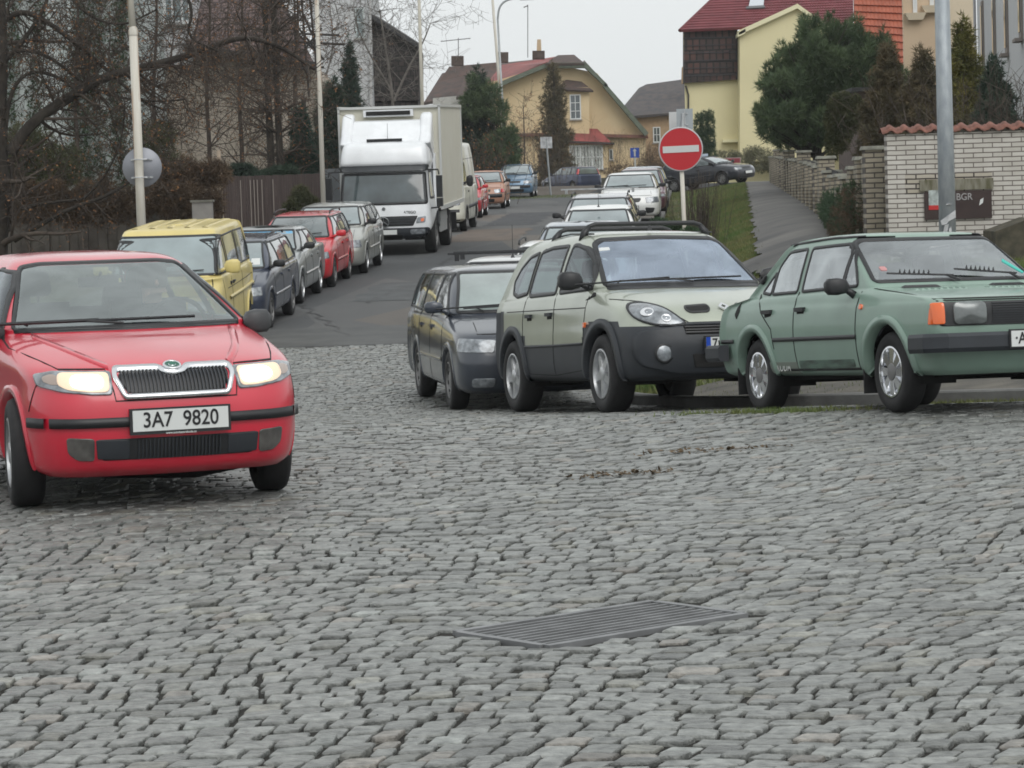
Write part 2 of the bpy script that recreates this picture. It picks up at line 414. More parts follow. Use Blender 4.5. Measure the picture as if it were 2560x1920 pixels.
    def lips(s, m, w=.05, off=.012, name='arch_trim', grow=0.0):
        for ay in s.ay:
            for ax in 'SL':
                mb = MB(); P = []
                for i in range(25):
                    a = math.pi * (1.12 * i / 24 - .06); r = s.ar + w / 2 - .006 + grow
                    P.append((ay + r * math.cos(a), max(.17, s.az + r * math.sin(a))))
                s.band(mb, P, ax, w, off=off, rnd=0, closed=False, edge=.06)
                mb.build(name, m, s.root, True)
    def wheels(s, style='spoke5', steer=0):
        r, wd, rr = s.tyre; me_t = {}
        mb = MB(); h = wd / 2
        mb.lathe([(rr, -h * .75), (rr + .012, -h * .95), (r - .045, -h), (r - .014, -h * .86), (r, -h * .6), (r, h * .6), (r - .014, h * .86), (r - .045, h), (rr + .012, h * .95), (rr, h * .75), (rr, -h * .75)], 40, axis='X')
        tm = mesh_np('wheel', [tuple(v) for v in mb.v], mb.f, [RUB], mb.m, True)
        rb = MB(); R = rr + .004
        rb.lathe([(R, h * .8), (R, h * .95), (R - .012, h * .97), (R - .02, h * .6), (R - .03, -h * .6)], 36, axis='X', m=0)
        rb.lathe([(R - .02, h * .2), (.03, h * .15), (.001, h * .15)], 24, axis='X', m=1)
        if style == 'spoke5' or style == 'hubcap7' or style == 'spoke6':
            n = {'spoke5': 5, 'spoke6': 6, 'hubcap7': 8}[style]; w0, w1 = (.036, .03) if n < 8 else (.024, .036)
            for k in range(n):
                M = Matrix.Rotation(2 * math.pi * k / n + .3, 4, 'X')
                x0, x1 = h * .74, h * .86
                rb.add([(x1, -w0, .04), (x1, w0, .04), (x0 + .006, w1, R - .012), (x0 + .006, -w1, R - .012), (x0 - .03, -w0 * 1.3, .04), (x0 - .03, w0 * 1.3, .04), (x0 - .035, w1 * 1.4, R - .012), (x0 - .035, -w1 * 1.4, R - .012)],
                       [(0, 1, 2, 3), (0, 3, 7, 4), (1, 5, 6, 2)], 0, M)
            rb.lathe([(.065, h * .5), (.062, h * .9), (.05, h * .95), (.001, h * .96)], 20, axis='X', m=0 if n < 8 else 2)
        else:   # pressed steel disc / full cap
            rb.lathe([(R - .015, h * .6), (R - .05, h * .82), (R * .55, h * .6), (R * .42, h * .8), (.06, h * .82), (.001, h * .84)], 28, axis='X', m=0)
            for k in range(8):
                a = 2 * math.pi * k / 8; M = Matrix.Rotation(a, 4, 'X')
                rb.box((h * .76, 0, R * .74), (.012, .045, .03), 1, M)
        rmat = {'spoke5': ALU, 'spoke6': ALU, 'hubcap7': CHR, 'steel': STL, 'cap': ALU}[style]
        rm = mesh_np('rim', [tuple(v) for v in rb.v], rb.f, [rmat, UND, STL], rb.m, True); rm.set_sharp_from_angle(angle=.7)
        for i, ay in enumerate(s.ay):
            for sg in (1, -1):
                w = link('wheel', tm, s.root); w.location = (sg * s.track / 2, ay, r)
                w.rotation_euler = (random.random() * 2 * 0, 0, (0 if sg > 0 else math.pi) + (steer if i == 0 else 0))
                q = link('rim', rm, w); q.rotation_euler = (random.random() * 6.28, 0, 0)
    def windows(s, wins, m, frame=BLK, fw=.028, see=False, holes=True):
        """wins: (name, poly, ax) ; side windows go on both sides"""
        for nm, poly, ax in wins:
            for a in (('S', 'L') if ax == 'S' else (ax,)):
                if see and holes: s.hole(roundpoly(poly, .03), a)
                mm = m[0] if ax == 'F' else m[1]
                g = s.patch(nm, poly, a, mm, .006 if not see else .003, edge=.004)
                mb = MB(); s.band(mb, poly, a, fw, off=.011 if not see else .007)
                f = mb.build('window_seal', frame, g, True)
    def seams(s, lines, w=.007):
        for ln, ax in lines:
            for a in (('S', 'L') if ax == 'S' else (ax,)):
                mb = MB(); s.band(mb, ln, a, w, off=.003, rnd=0, closed=False, edge=.004, step=.06)
                mb.build('panel_gap', SEAM, s.root, False)
    def trim(s, name, lines, w, m, off=.012):
        for ln, ax in lines:
            for a in (('S', 'L') if ax == 'S' else (ax,)):
                mb = MB(); s.band(mb, ln, a, w, off=off, rnd=0, closed=False, edge=.01, step=.06)
                mb.build(name, m, s.root, True)
    def mirrors(s, y, z, m, x=None, sz=(.20, .11, .13), gap=.05):
        for sg in (1, -1):
            p, n = s.hit('S', y, z); px = p.x
            mb = MB(); a, b, c = sz
            cx = px + gap + a / 2
            prof = [(0, .25), (.15, .8), (.5, 1), (.85, .95), (1, .55)]
            V = []; nseg = 14
            for t, q in prof:
                for k in range(nseg):
                    an = 2 * math.pi * k / nseg; cs, sn = math.cos(an), math.sin(an)
                    e = .55; u = abs(cs)**e * (1 if cs > 0 else -1); v = abs(sn)**e * (1 if sn > 0 else -1)
                    V.append((sg * (cx - a / 2 + a * t), y + b / 2 * u * q - .03 * t, z + .075 + c / 2 * v * q))
            Fc = [(i * nseg + k, i * nseg + (k + 1) % nseg, (i + 1) * nseg + (k + 1) % nseg, (i + 1) * nseg + k) for i in range(4) for k in range(nseg)]
            Fc += [tuple(range(nseg)), tuple(range(4 * nseg, 5 * nseg))]
            mb.add(V, Fc)
            mb.tube([(sg * (px - .02), y + .01, z), (sg * (px + gap * .6), y, z + .03), (sg * (px + gap + .03), y, z + .05)], [.035, .03, .022], 6)
            o = mb.build('wing_mirror', m, s.root, True)
    def handles(s, ys, z, m=BLK):
        for y in ys:
            for sg, ax in ((1, 'S'), (-1, 'L')):
                p, n = s.hit(ax, y, z); mb = MB(); mb.box((p.x + sg * .012, y, z), (.03, .16, .032))
                mb.box((p.x + sg * .002, y, z - .018), (.008, .13, .05), 1)
                mb.build('door_handle', [m, SEAM], s.root)
    def plate(s, txt, x, z, ax='F', w=.52, hh=.112, blue=False, under=None, small=None):
        p, n = s.hit(ax, x, z); sg = 1 if ax == 'F' else -1; y = p.y + sg * .02
        mb = MB(); mb.box((x, y, z), (w + .03, .02, hh + .028), 1); mb.box((x, y + sg * .012, z + .004), (w, .008, hh), 0)
        if blue: mb.box((x - sg * -(w / 2 - .02), y + sg * .0145, z + .004), (.04, .004, hh), 2)
        o = mb.build('licence_plate', [WHT, BLK, BLU], s.root)
        if txt:
            M = Matrix.Translation((x + (-.02 if blue else 0) * sg, y + sg * .018, z + .004)) @ Matrix.Rotation(math.pi if sg > 0 else 0, 4, 'Z') @ Matrix.Rotation(math.pi / 2, 4, 'X')
            text_mesh(txt, hh * 1.02, INK, o, M, 'plate_number', .001, .86)
        if small:
            M = Matrix.Translation((x, y + sg * .013, z - hh / 2 - .010)) @ Matrix.Rotation(math.pi if sg > 0 else 0, 4, 'Z') @ Matrix.Rotation(math.pi / 2, 4, 'X')
            text_mesh(small, .017, WHT, o, M, 'plate_holder_text', .0005)
        return o
    def wiper(s, p0, p1, p2, m=BLK):
        mb = MB(); P = []
        for a, b in (p0, p1, p2):
            h, n = s.hit('F', a, b); P.append(h + n * .03)
        mb.tube([P[0], P[1]], .008, 5); mb.tube([P[1] + (P[1] - P[2]) * .8, P[2]], .009, 5)
        mb.build('wiper', m, s.root)
    def rails(s, y0, y1, x, z, m=BLK, h=.05, r=.016):
        for sg in (1, -1):
            mb = MB(); mb.tube([(sg * x, y0, z - h), (sg * x, y0 - .06, z), (sg * x, (y0 + y1) / 2, z + .02), (sg * x, y1 + .06, z - .005), (sg * x, y1, z - h)], r, 6)
            mb.build('roof_rail', m, s.root, True)
    def bars(s, ys, x, z, m, r=.018):
        for y in ys:
            mb = MB(); mb.box((0, y, z), (2 * x, .06, .028))
            for sg in (1, -1): mb.box((sg * (x - .12), y, z - .05), (.06, .09, .09))
            mb.build('roof_bar', m, s.root)
    def aerial(s, y, z, L=.5, lean=.1, x=0, m=BLK):
        mb = MB(); mb.lathe([(.03, 0), (.02, .02), (.006, .05)], 8, c=(x, y, z)); mb.tube([(x, y, z), (x, y - L * lean, z + L)], [.006, .003], 5)
        mb.build('aerial', m, s.root)
    def interior(s, ys=(.15,), rear=-.75, z=.32, top=1.05, dash=.75, half=.66, driver=False, wheelx=-.36):
        mb = MB()
        mb.box((0, (dash + rear) / 2 - .25, .50), (2 * half + .04, dash - rear + 1.3, .05))
        mb.box((0, dash, .78), (2 * half, .42, .26)); mb.box((0, dash - .1, .87), (2 * half - .2, .2, .1))
        mb.build('dashboard', SEAT, s.root)
        for y in ys:
            for sg in (1, -1): s.seat(sg * .36, y, z, .50, top)
        o = MB(); o.box((0, rear - .1, .78), (1.2, .16, .5)); 
        for sg in (1, -1): o.box((sg * .36, rear - .14, 1.10), (.26, .09, .14), top=.85)
        o.build('rear_seat', SEAT, s.root)
        r = MB(); c = Vector((wheelx, dash - .28, .93)); M = Matrix.Translation(c) @ Matrix.Rotation(math.radians(65), 4, 'X')
        r.tube([M @ Vector((.18 * math.cos(a), .18 * math.sin(a), 0)) for a in np.linspace(0, 2 * math.pi, 25)], .014, 6, caps=False)
        r.tube([M @ Vector((-.18, 0, 0)), M @ Vector((0, 0, -.03)), M @ Vector((.18, 0, 0))], .016, 5)
        r.build('steering_wheel', BLK, s.root, True)
    def seat(s, x, y, z, w, top):
        mb = MB(); pr = [(y - .15, z + .15), (y + .35, z + .22), (y + .35, z + .1), (y - .15, z)]
        mb.prism(pr, x - w / 2, x + w / 2, ax='X')
        b = [(y - .10, z + .15), (y - .22, top), (y - .30, top), (y - .24, z + .15)]
        mb.prism(b, x - w * .46, x + w * .46, ax='X')
        hd = roundpoly([(-.13, top + .04), (.13, top + .04), (.11, top + .20), (-.11, top + .20)], .05)
        mb.prism([(x + a, c) for a, c in hd], y - .31, y - .22)
        mb.tube([(x - .05, y - .26, top - .02), (x - .05, y - .265, top + .06)], .008, 5); mb.tube([(x + .05, y - .26, top - .02), (x + .05, y - .265, top + .06)], .008, 5)
        mb.build('seat', SEAT, s.root, False)
    def place(s, ax_x, ax_y, yaw, front=True):
        """front axle centre on the ground at (ax_x, ax_y); yaw 0 = nose to the camera, + turns nose to image right"""
        f = Vector((math.sin(yaw), -math.cos(yaw))); r = Vector((-math.cos(yaw), -math.sin(yaw)))
        fy, ry = s.ay; A = Vector((ax_x, ax_y)); B = A - f * (fy - ry)
        t = s.track / 2
        def g(p): return gzf(p.x, p.y)
        zfr, zfl = g(A + r * t), g(A - r * t); zrr, zrl = g(B + r * t), g(B - r * t)
        zf, zr = (zfr + zfl) / 2, (zrr + zrl) / 2
        vy = Vector((f.x * (fy - ry), f.y * (fy - ry), zf - zr)).normalized()
        vx = Vector((r.x * s.track, r.y * s.track, ((zfr - zfl) + (zrr - zrl)) / 2)).normalized()
        vz = vx.cross(vy).normalized(); vx = vy.cross(vz).normalized()
        O = Vector((A.x, A.y, zf)) - vy * fy
        M = Matrix((( vx.x, vy.x, vz.x, O.x), (vx.y, vy.y, vz.y, O.y), (vx.z, vy.z, vz.z, O.z), (0, 0, 0, 1)))
        s.root.matrix_world = M
        return s

def generic_levels(L, Wd, H, kind, zn=.72, zc=.95, yc=None, yw=None, yrt=None, yrb=None, zd=None, tum=.17, cf=.30, z0=.2, crown=.05, nose=.08):
    h = L / 2; w = Wd / 2; yc = yc if yc is not None else h - 1.05; yw = yw if yw is not None else yc - .85
    zr = zc + .02; rl = z0 + .04
    if kind == 'sedan':
        zd = zd or zc + .02; yrt = yrt if yrt is not None else -h + 1.25; yrb = yrb if yrb is not None else yrt - .5
        back = [(-(h - .1), rl), (-(h - .03), .29), (-(h - .005), .42), (-h, .54), (-(h - .01), .64), (-(h - .03), .78), (-(h - .05), zd - .05), (-(h - .14), zd - .01), (yrb - .25, zd), (yrb - .02, zd + .015)]
        upb = [(yrb + .04, zd + .04), (yrb * .5 + yrt * .5, (zd + H) / 2 + .02), (yrt + .05, H - .06), (yrt + .18, H - .03), (yrt + .5, H - .012), (yrt + .8, H)]
    else:
        yrt = yrt if yrt is not None else -h + (.42 if kind == 'hatch' else .2); ybb = yrb if yrb is not None else -h + .08
        back = [(-(h - .1), rl), (-(h - .03), .29), (-(h - .005), .42), (-h, .54), (-(h - .01), .64), (-(h - .03), .76), (-(h - .04), zc - .10), (-(h - .05), zc - .05), (ybb * .5 - (h - .05) * .5, zc - .02), (ybb, zc)]
        upb = [(ybb + .02, zc + .04), (ybb * .6 + yrt * .4, zc * .45 + H * .55), (yrt, H - .07), (yrt + .13, H - .035), (yrt + .45, H - .012), (yrt + .8, H)]
    fr = [(h - .12, z0), (h - .05, z0 + .05), (h - .01, .38), (h, .50), (h - .015, .58), (h - nose, zn - .07), (h - nose - .06, zn), (yc * .45 + (h - .1) * .55, zn * .42 + zc * .58), (yc + .30, zc - .03), (yc + .02, zc)]
    upf = [(yc - .06, zc + .04), (yc * .5 + yw * .5 - .0, (zc + H) / 2 + .01), (yw - .03, H - .055), (yw - .16, H - .03), (yw - .4, H - .012), (yw - .6, H)]
    ww = [w - .09, w - .03, w - .005, w, w, w - .003, w - .01, w - .018, w - .028, w - .045, w - .06, w - .06 - tum * .45, w - .06 - tum, w - .06 - tum - .06, w - .06 - tum - .22, .16]
    cfs = [cf * .8, cf, cf, cf, cf, cf, cf * 1.1, cf * 1.4, cf * 1.5, cf * 1.2, .16, .14, .16, .2, .2, .1]
    crs = [.2, .22, .22, .22, .22, .22, .2, .2, .2, .18, .12, .12, .14, .2, .2, .1]
    bf = [.1] * 7 + [.16, .16, .14, .13, .11, .09, .06, .03, .0]; br = [.06] * 10 + [.06, .05, .04, .03, .0, .0]
    F_ = fr + upf; B_ = back + upb
    return [(F_[i][0], F_[i][1], B_[i][0], B_[i][1], ww[i], cfs[i], crs[i], bf[i], br[i]) for i in range(16)]

def generic_car(name, label, kind, mp, L=4.3, Wd=1.7, H=1.43, wb=2.5, fo=.85, glass=None, rim='cap', rails=False, ax=0, ay=50, yaw=0, mirror=None,
                lamp=(.62, .42, .07, .05), plate='', grille='slot', tyre=(.305, .185, .19), res=.6, split=None, zn=.72, zc=.95, extra=None, bumper=None, group='cars parked along the street', see=False, **kw):
    lv = generic_levels(L, Wd, H, kind, zn=zn, zc=zc, **kw); h = L / 2
    c = Car(name, lv, mp, (h - fo, h - fo - wb), Wd - tyre[1] - .03, tyre, label, group=group, res=res)
    yc, yw = lv[10][0], lv[12][0]; rb, rt = lv[10][2], lv[12][2]; zb = zc + .035; zt = H - .085
    w1, w2 = Wd / 2 - .17, Wd / 2 - .30
    gm = glass or (GL, GD)
    wins = [('windscreen', [(-w1, zc + .035), (w1, zc + .035), (w2, H - .075), (-w2, H - .075)], 'F'),
            ('rear_window', [(-w1, (zc if kind != 'sedan' else zc + .04) + .05), (w1, (zc if kind != 'sedan' else zc + .04) + .05), (w2, H - .10), (-w2, H - .10)], 'R')]
    a0, a1 = yc - .20, yw - .04
    end = rt + .10 if kind != 'estate' else rt + .12
    e0 = rb + (.28 if kind != 'estate' else .15)
    b = split or (yc - 1.12); 
    cpl = b - .95
    wins += [('side_window', [(a0, zb), (a1, zt), (b + .03, zt), (b + .03, zb)], 'S')]
    if e0 < cpl - .3 and kind != 'sedan':
        wins += [('side_window', [(b - .04, zb), (b - .04, zt), (cpl + .02, zt), (cpl + .02, zb)], 'S'), ('side_window', [(cpl - .04, zb), (cpl - .04, zt), (end, zt - .01), (e0, zb + .02)], 'S')]
    else: wins += [('side_window', [(b - .04, zb), (b - .04, zt), (end + .05, zt - .02), (e0, zb + .01)], 'S')]
    c.windows(wins, gm, see=see)
    c.finish_body(); c.lips(mp, off=.006); c.wheels(rim)
    lx, lw, lh, sl = lamp
    for sg in (1, -1):
        c.patch('headlight', [(sg * (lx - lw / 2), zn - .05), (sg * (lx + lw / 2), zn - .03), (sg * (lx + lw / 2 + .03), zn - .05 - lh), (sg * (lx - lw / 2 + .03), zn - .06 - lh)][::sg], 'F', LENS, .008, .02)
    if grille: c.patch('grille', [(-.3, zn - .05), (.3, zn - .05), (.27, zn - .14), (-.27, zn - .14)], 'F', BLK, .006, .02)
    c.patch('bumper_intake', [(-.45, .38), (.45, .38), (.42, .26), (-.42, .26)], 'F', BLK, .005, .02)
    if bumper: c.trim('bumper', [([(-.7, .50), (.7, .50)], 'F')], .12, bumper, .02)
    c.trim('side_moulding', [([(h - fo - .42, .52), (h - fo - wb + .42, .53)], 'S')], .05, BLK if bumper else mp, .01)
    c.seams([([(b - .005, .28), (b - .005, zb)], 'S'), ([(yc - .2, .3), (yc - .2, zb)], 'S'), ([(cpl - .01 if kind != 'hatch' else b - .9, .5), (cpl - .01 if kind != 'hatch' else b - .9, zb)], 'S'),
             ([(-.62, zc - .02), (-.66, zn + .01), (.66, zn + .01), (.62, zc - .02)], 'F')], .008)
    c.mirrors(yc - .22, zc + .02, mirror or mp); c.handles([b + .12, b - .75], zc - .12, mp if not bumper else BLK)
    c.plate(plate, 0, .45, 'F'); c.wiper((-.1, zc + .02), (.15, zc + .07), (-.5, zc + .09)); c.wiper((.45, zc + .02), (.55, zc + .07), (.05, zc + .09))
    if rails: c.rails(yw - .15, rt + .3, w2 + .05, H + .03)
    if see: c.interior(ys=(yc - .95,), rear=yc - 1.9, dash=yc - .12, top=zc + .02)
    if extra: extra(c, lv)
    c.place(ax, ay, yaw); return c
# ------------------------------------------------------------ the four nearest cars
def mirpoly(P): return [(-a, b) for a, b in P][::-1]
def person_driver(root_car, x, y, z):
    """seated driver, both hands on the wheel; one continuous skinned body"""
    J = [(0, 0, 0), (0, -.06, .22), (0, -.10, .42), (0, -.09, .50), (0, -.07, .60),            # pelvis, waist, chest, neck, head
         (-.17, -.10, .44), (-.24, .08, .27), (-.15, .33, .27), (-.13, .40, .29),                # left shoulder, elbow, wrist, palm
         (.17, -.10, .44), (.25, .06, .25), (.13, .32, .25), (.11, .39, .27),
         (-.10, .18, .02), (-.11, .45, .08), (-.11, .62, -.25), (.10, .18, .02), (.11, .45, .08), (.11, .62, -.25), (0, -.06, .70)]
    E = [(0, 1), (1, 2), (2, 3), (3, 4), (2, 5), (5, 6), (6, 7), (7, 8), (2, 9), (9, 10), (10, 11), (11, 12), (0, 13), (13, 14), (14, 15), (0, 16), (16, 17), (17, 18), (4, 19)]
    Rr = [.15, .13, .15, .055, .075, .075, .05, .032, .036, .075, .05, .032, .036, .085, .07, .05, .085, .07, .05, .085]
    for sgn, base in ((-1, 8), (1, 12)):       # four fingers and a thumb curled over the rim
        bx, by, bz = J[base]
        for k in range(5):
            dx = (k - 1.5) * .02 if k < 4 else sgn * -.035
            i = len(J); J.append((bx + dx, by + (.045 if k < 4 else .02), bz + (.02 if k < 4 else .03))); J.append((bx + dx, by + (.065 if k < 4 else .04), bz - (.012 if k < 4 else -.04)))
            E += [(base, i), (i, i + 1)]; Rr += [.010, .009]
    me = bpy.data.meshes.new('person'); me.from_pydata([(a, b, c) for a, b, c in J], E, [])
    o = link('person', me); md = o.modifiers.new('skin', 'SKIN'); sv = me.skin_vertices[0].data
    for v, r in zip(sv, Rr): v.radius = (r, r * .85)
    sv[0].use_root = True
    o.modifiers.new('sub', 'SUBSURF').levels = 2
    dg = bpy.context.evaluated_depsgraph_get(); dg.update(); m2 = bpy.data.meshes.new_from_object(o.evaluated_get(dg)); bpy.data.objects.remove(o)
    skin = mat('skin', (.45, .26, .19), .55); coat = mat('dark jacket', (.03, .032, .04), .9, var=.2); hair = mat('brown hair', (.05, .03, .02), .8)
    m2.materials.clear(); [m2.materials.append(q) for q in (skin, coat)]
    for p in m2.polygons:
        c = p.center; p.material_index = 0 if (c.z > .53 or (c.y > .31 and c.z > .15)) else 1; p.use_smooth = True
    b = link('person', m2); b.matrix_world = root_car.matrix_world @ Matrix.Translation((x, y, z))
    tag(b, 'driver in a dark jacket behind the red car windscreen with hands on the wheel', 'person')
    mb = MB(); mb.lathe([(.001, .80), (.06, .785), (.09, .74), (.096, .68), (.09, .62)], 14, c=(0, -.075, 0)); mb.build('hair', hair, b, True)
    mb = MB(); mb.tube([(0, .03, .665), (0, .045, .64), (0, .03, .632)], [.010, .014, .008], 6); mb.build('nose', skin, b, True)
    return b

def make_fabia():
    red = paint('red car paint', (.56, .012, .036), 0, .35, 1.0)
    lv = [(1.84, .19, -1.84, .24, .74, .26, .2, .12, .06), (1.92, .235, -1.93, .28, .79, .32, .24, .14, .06), (1.965, .34, -1.97, .38, .815, .34, .24, .15, .06),
          (1.98, .46, -1.98, .48, .825, .34, .24, .15, .06), (1.975, .56, -1.975, .60, .825, .34, .24, .15, .06), (1.945, .66, -1.965, .72, .822, .34, .22, .15, .06),
          (1.90, .745, -1.95, .82, .817, .34, .2, .15, .06), (1.82, .805, -1.93, .87, .81, .36, .2, .16, .06), (1.55, .872, -1.92, .91, .80, .42, .2, .19, .06),
          (1.22, .925, -1.91, .94, .79, .4, .18, .18, .06), (.95, .962, -1.90, .965, .775, .3, .15, .16, .06), (.86, 1.0, -1.88, 1.0, .765, .18, .12, .15, .06),
          (.44, 1.215, -1.80, 1.2, .655, .16, .14, .13, .05), (.05, 1.385, -1.68, 1.375, .53, .16, .16, .10, .04), (-.10, 1.415, -1.52, 1.405, .47, .2, .2, .07, .03),
          (-.38, 1.437, -1.2, 1.432, .32, .2, .2, .03, 0), (-.6, 1.445, -1.0, 1.443, .12, .1, .1, 0, 0)]
    lv = [(a, b, c_, d, w * float(np.interp(b, [.7, .95], [.94, .99])), e, f, g, h) for a, b, c_, d, w, e, f, g, h in lv]
    c = Car('red_hatchback', lv, red, (1.20, -1.26), 1.39, (.30, .185, .19), 'bright red hatchback with lit headlights driving on the cobbles nearest the camera', res=1.15, xs=.89, zmap=lambda z: float(np.interp(z, [0, .66, .805, .965, 1.445, 2], [0, .66, .768, .938, 1.385, 1.92])))
    W_ = [('windscreen', [(-.66, .985), (.66, .985), (.475, 1.355), (.36, 1.372), (-.36, 1.372), (-.475, 1.355)], 'F'),
          ('rear_window', [(-.58, 1.02), (.58, 1.02), (.5, 1.33), (-.5, 1.33)], 'R'),
          ('side_window', [(.70, .995), (.28, 1.24), (.10, 1.325), (-.20, 1.345), (-.20, .99)], 'S'),
          ('side_window', [(-.27, .99), (-.27, 1.345), (-.95, 1.32), (-1.08, 1.0)], 'S'), ('side_window', [(-1.15, 1.02), (-1.02, 1.315), (-1.35, 1.28), (-1.55, 1.04)], 'S')]
    c.windows(W_, (GV, GS2), see=True, fw=.017)
    g_in = [(-.335, .775), (.335, .775), (.345, .74), (.305, .635), (-.305, .635), (-.345, .74)]
    c.hole([], 'F') if False else None
    c.finish_body(); c.lips(red, w=.04, off=.012)
    # grille: black back, chrome frame with a dip for the badge, upright bars
    g = c.patch('grille', g_in, 'F', BLK, .004, .03)
    fr = MB(); c.band(fr, [(-.35, .79), (-.09, .79), (-.055, .765), (0, .752), (.055, .765), (.09, .79), (.35, .79), (.362, .74), (.315, .617), (-.315, .617), (-.362, .74)][::-1], 'F', .026, off=.022, rnd=.02)
    fr.build('chrome_surround', CHR, g, True)
    for k in range(-14, 15):
        x = k * .0228
        b = MB(); c.band(b, [(x, .635), (x, .775)] , 'F', .008, off=.016, rnd=0, closed=False); b.build('grille_bar', DKG, g)
    p, n = c.hit('F', 0, .79)
    bd = MB(); M = Matrix.Translation(p + n * .012) @ n.to_track_quat('Z', 'Y').to_matrix().to_4x4()
    bd.lathe([(.050, 0), (.050, .012), (.042, .018), (.040, .012), (.001, .012)], 28, M=M, ms=[0, 0, 0, 1])
    bd.lathe([(.022, .0125), (.02, .017), (.001, .018)], 20, M=M, m=2)
    bd.add([(-.012, -.02, .019), (.0, .022, .022), (.012, -.02, .019), (.022, .0, .021), (-.022, .0, .021)], [(0, 1, 2), (1, 3, 2), (0, 4, 1)], 1, M)
    bd.build('badge', [CHR, mat('badge green', (.02, .12, .08), .3), mat('badge pale', (.6, .65, .66), .2, 1)], c.root, True)
    LIT = mat('warm lit reflector', (.8, .62, .45), .3, emit=.28); CORE = mat('lit headlamp bulb glow', (1.0, .92, .74), .3, emit=7.0)
    lamp = [(.372, .782), (.385, .632), (.50, .634), (.68, .655), (.79, .695), (.80, .775), (.70, .795), (.55, .79)]
    for sg in (1, -1):
        P = lamp if sg > 0 else mirpoly(lamp)
        h = c.patch('headlight', P, 'F', LENS, .010, .02)
        Q = [(.39, .772), (.40, .645), (.50, .645), (.64, .662), (.69, .70), (.68, .78)]
        b = c.patch('lamp_reflector', Q if sg > 0 else mirpoly(Q), 'F', LIT, .014, .03, parent=h)
        Q = [(.43, .752), (.435, .665), (.52, .66), (.61, .68), (.62, .72), (.60, .76)] if sg > 0 else [(.41, .76), (.41, .665), (.50, .66), (.60, .68), (.62, .72), (.58, .765)]
        c.patch('bulb_glow', Q if sg > 0 else mirpoly(Q), 'F', CORE, .018, .05, parent=b)
        Q2 = [(.72, .70), (.755, .725), (.755, .76), (.70, .772), (.67, .75), (.67, .70)]
        c.patch('indicator', Q2 if sg > 0 else mirpoly(Q2), 'F', mat('pale amber lens', (.34, .27, .23), .2, coat=1), .013, .02, parent=h)
    c.trim('bumper_strip', [([(.30, .488), (.55, .488), (.74, .49)], 'F'), ([(-.74, .49), (-.55, .488), (-.30, .488)], 'F'), ([(1.62, .49), (1.78, .49)], 'S')], .052, BLK, .02)
    c.patch('lower_intake', [(-.50, .40), (.50, .40), (.47, .285), (-.47, .285)], 'F', BLK, .005, .02)
    for k in range(-12, 13):
        x = k * .0225; b = MB(); c.band(b, [(x, .29), (x, .395)], 'F', .007, off=.014, rnd=0, closed=False); b.build('intake_bar', DKG, c.root) if abs(k) < 12 else None
    for sg in (1, -1):
        Q = [(.505, .405), (.665, .415), (.655, .33), (.60, .29), (.505, .285)]
        c.patch('fog_lamp', Q if sg > 0 else mirpoly(Q), 'F', mat('smoked fog lamp', (.09, .085, .08), .2, .3, coat=1, var=.4, vscale=14), .008, .02)
        Q = [(.30, .392), (.50, .398), (.49, .295), (.30, .29)]
        c.patch('intake_slats', Q if sg > 0 else mirpoly(Q), 'F', DKG, .009, .01)
    c.plate('3A7  9820', 0, .488, 'F', small='www.autobazarskoda.cz')
    c.seams([([(-.70, .975), (-.76, .90), (-.66, .808), (-.40, .802), (-.37, .60), (.37, .60), (.40, .802), (.66, .808), (.76, .90), (.70, .975)], 'F'),
             ([(.68, .3), (.70, .98)], 'S'), ([(-.235, .28), (-.235, .99)], 'S'), ([(-1.10, 1.0), (-.95, .75), (-.9, .5)], 'S'), ([(1.62, .55), (1.70, .75)], 'S')], .007)
    c.trim('side_moulding', [([(.74, .47), (-.80, .48)], 'S')], .055, BLK, .015)
    for sg in (1, -1):
        cr = MB(); c.band(cr, [(sg * .37, .81), (sg * .47, .87), (sg * .55, .93), (sg * .58, .955)], 'F', .03, off=.006, rnd=0, closed=False, edge=.001)
        cr.build('bonnet_crease', red, c.root, True)
    c.wiper((.05, .98), (.25, 1.0), (-.38, 1.0)); c.wiper((.58, .985), (.60, 1.0), (.18, 1.005))
    c.patch('cowl_panel', [(-.66, .967), (.66, .967), (.66, .99), (-.66, .99)], 'F', BLK, .006, .005)
    c.mirrors(.72, .875, mat('grey plastic mirror', (.05, .052, .055), .5, var=.1), sz=(.17, .12, .14), gap=-.07); c.handles([-.12, -.88], .86, red)
    c.wheels('spoke5', math.radians(-6)); c.interior(ys=(-.02,), rear=-.85, dash=.72, top=1.08, half=.64)
    p, n = c.hit('F', 0, 1.345)
    mb = MB(); mb.box((0, p.y - .14, 1.20), (.24, .03, .06)); mb.tube([(0, p.y - .13, 1.22), (0, p.y - .07, 1.255)], .01, 5); mb.build('rear_view_mirror', BLK, c.root)
    mb = MB(); mb.tube([(-.5, 1.5, .2), (-.2, 1.45, .17), (.2, 1.4, .18), (.45, 1.5, .2)], [.03, .05, .04, .03], 8); mb.tube([(.2, 1.3, .2), (.25, -.8, .19), (.3, -1.8, .2)], .035, 8)
    mb.box((0, 0, .24), (1.2, 3.2, .1)); mb.build('undertray', UND, c.root)
    yaw = math.radians(20.0); c.place(-2.05, 15.75, yaw)
    person_driver(c.root, -.36, -.05, .53)
    return c

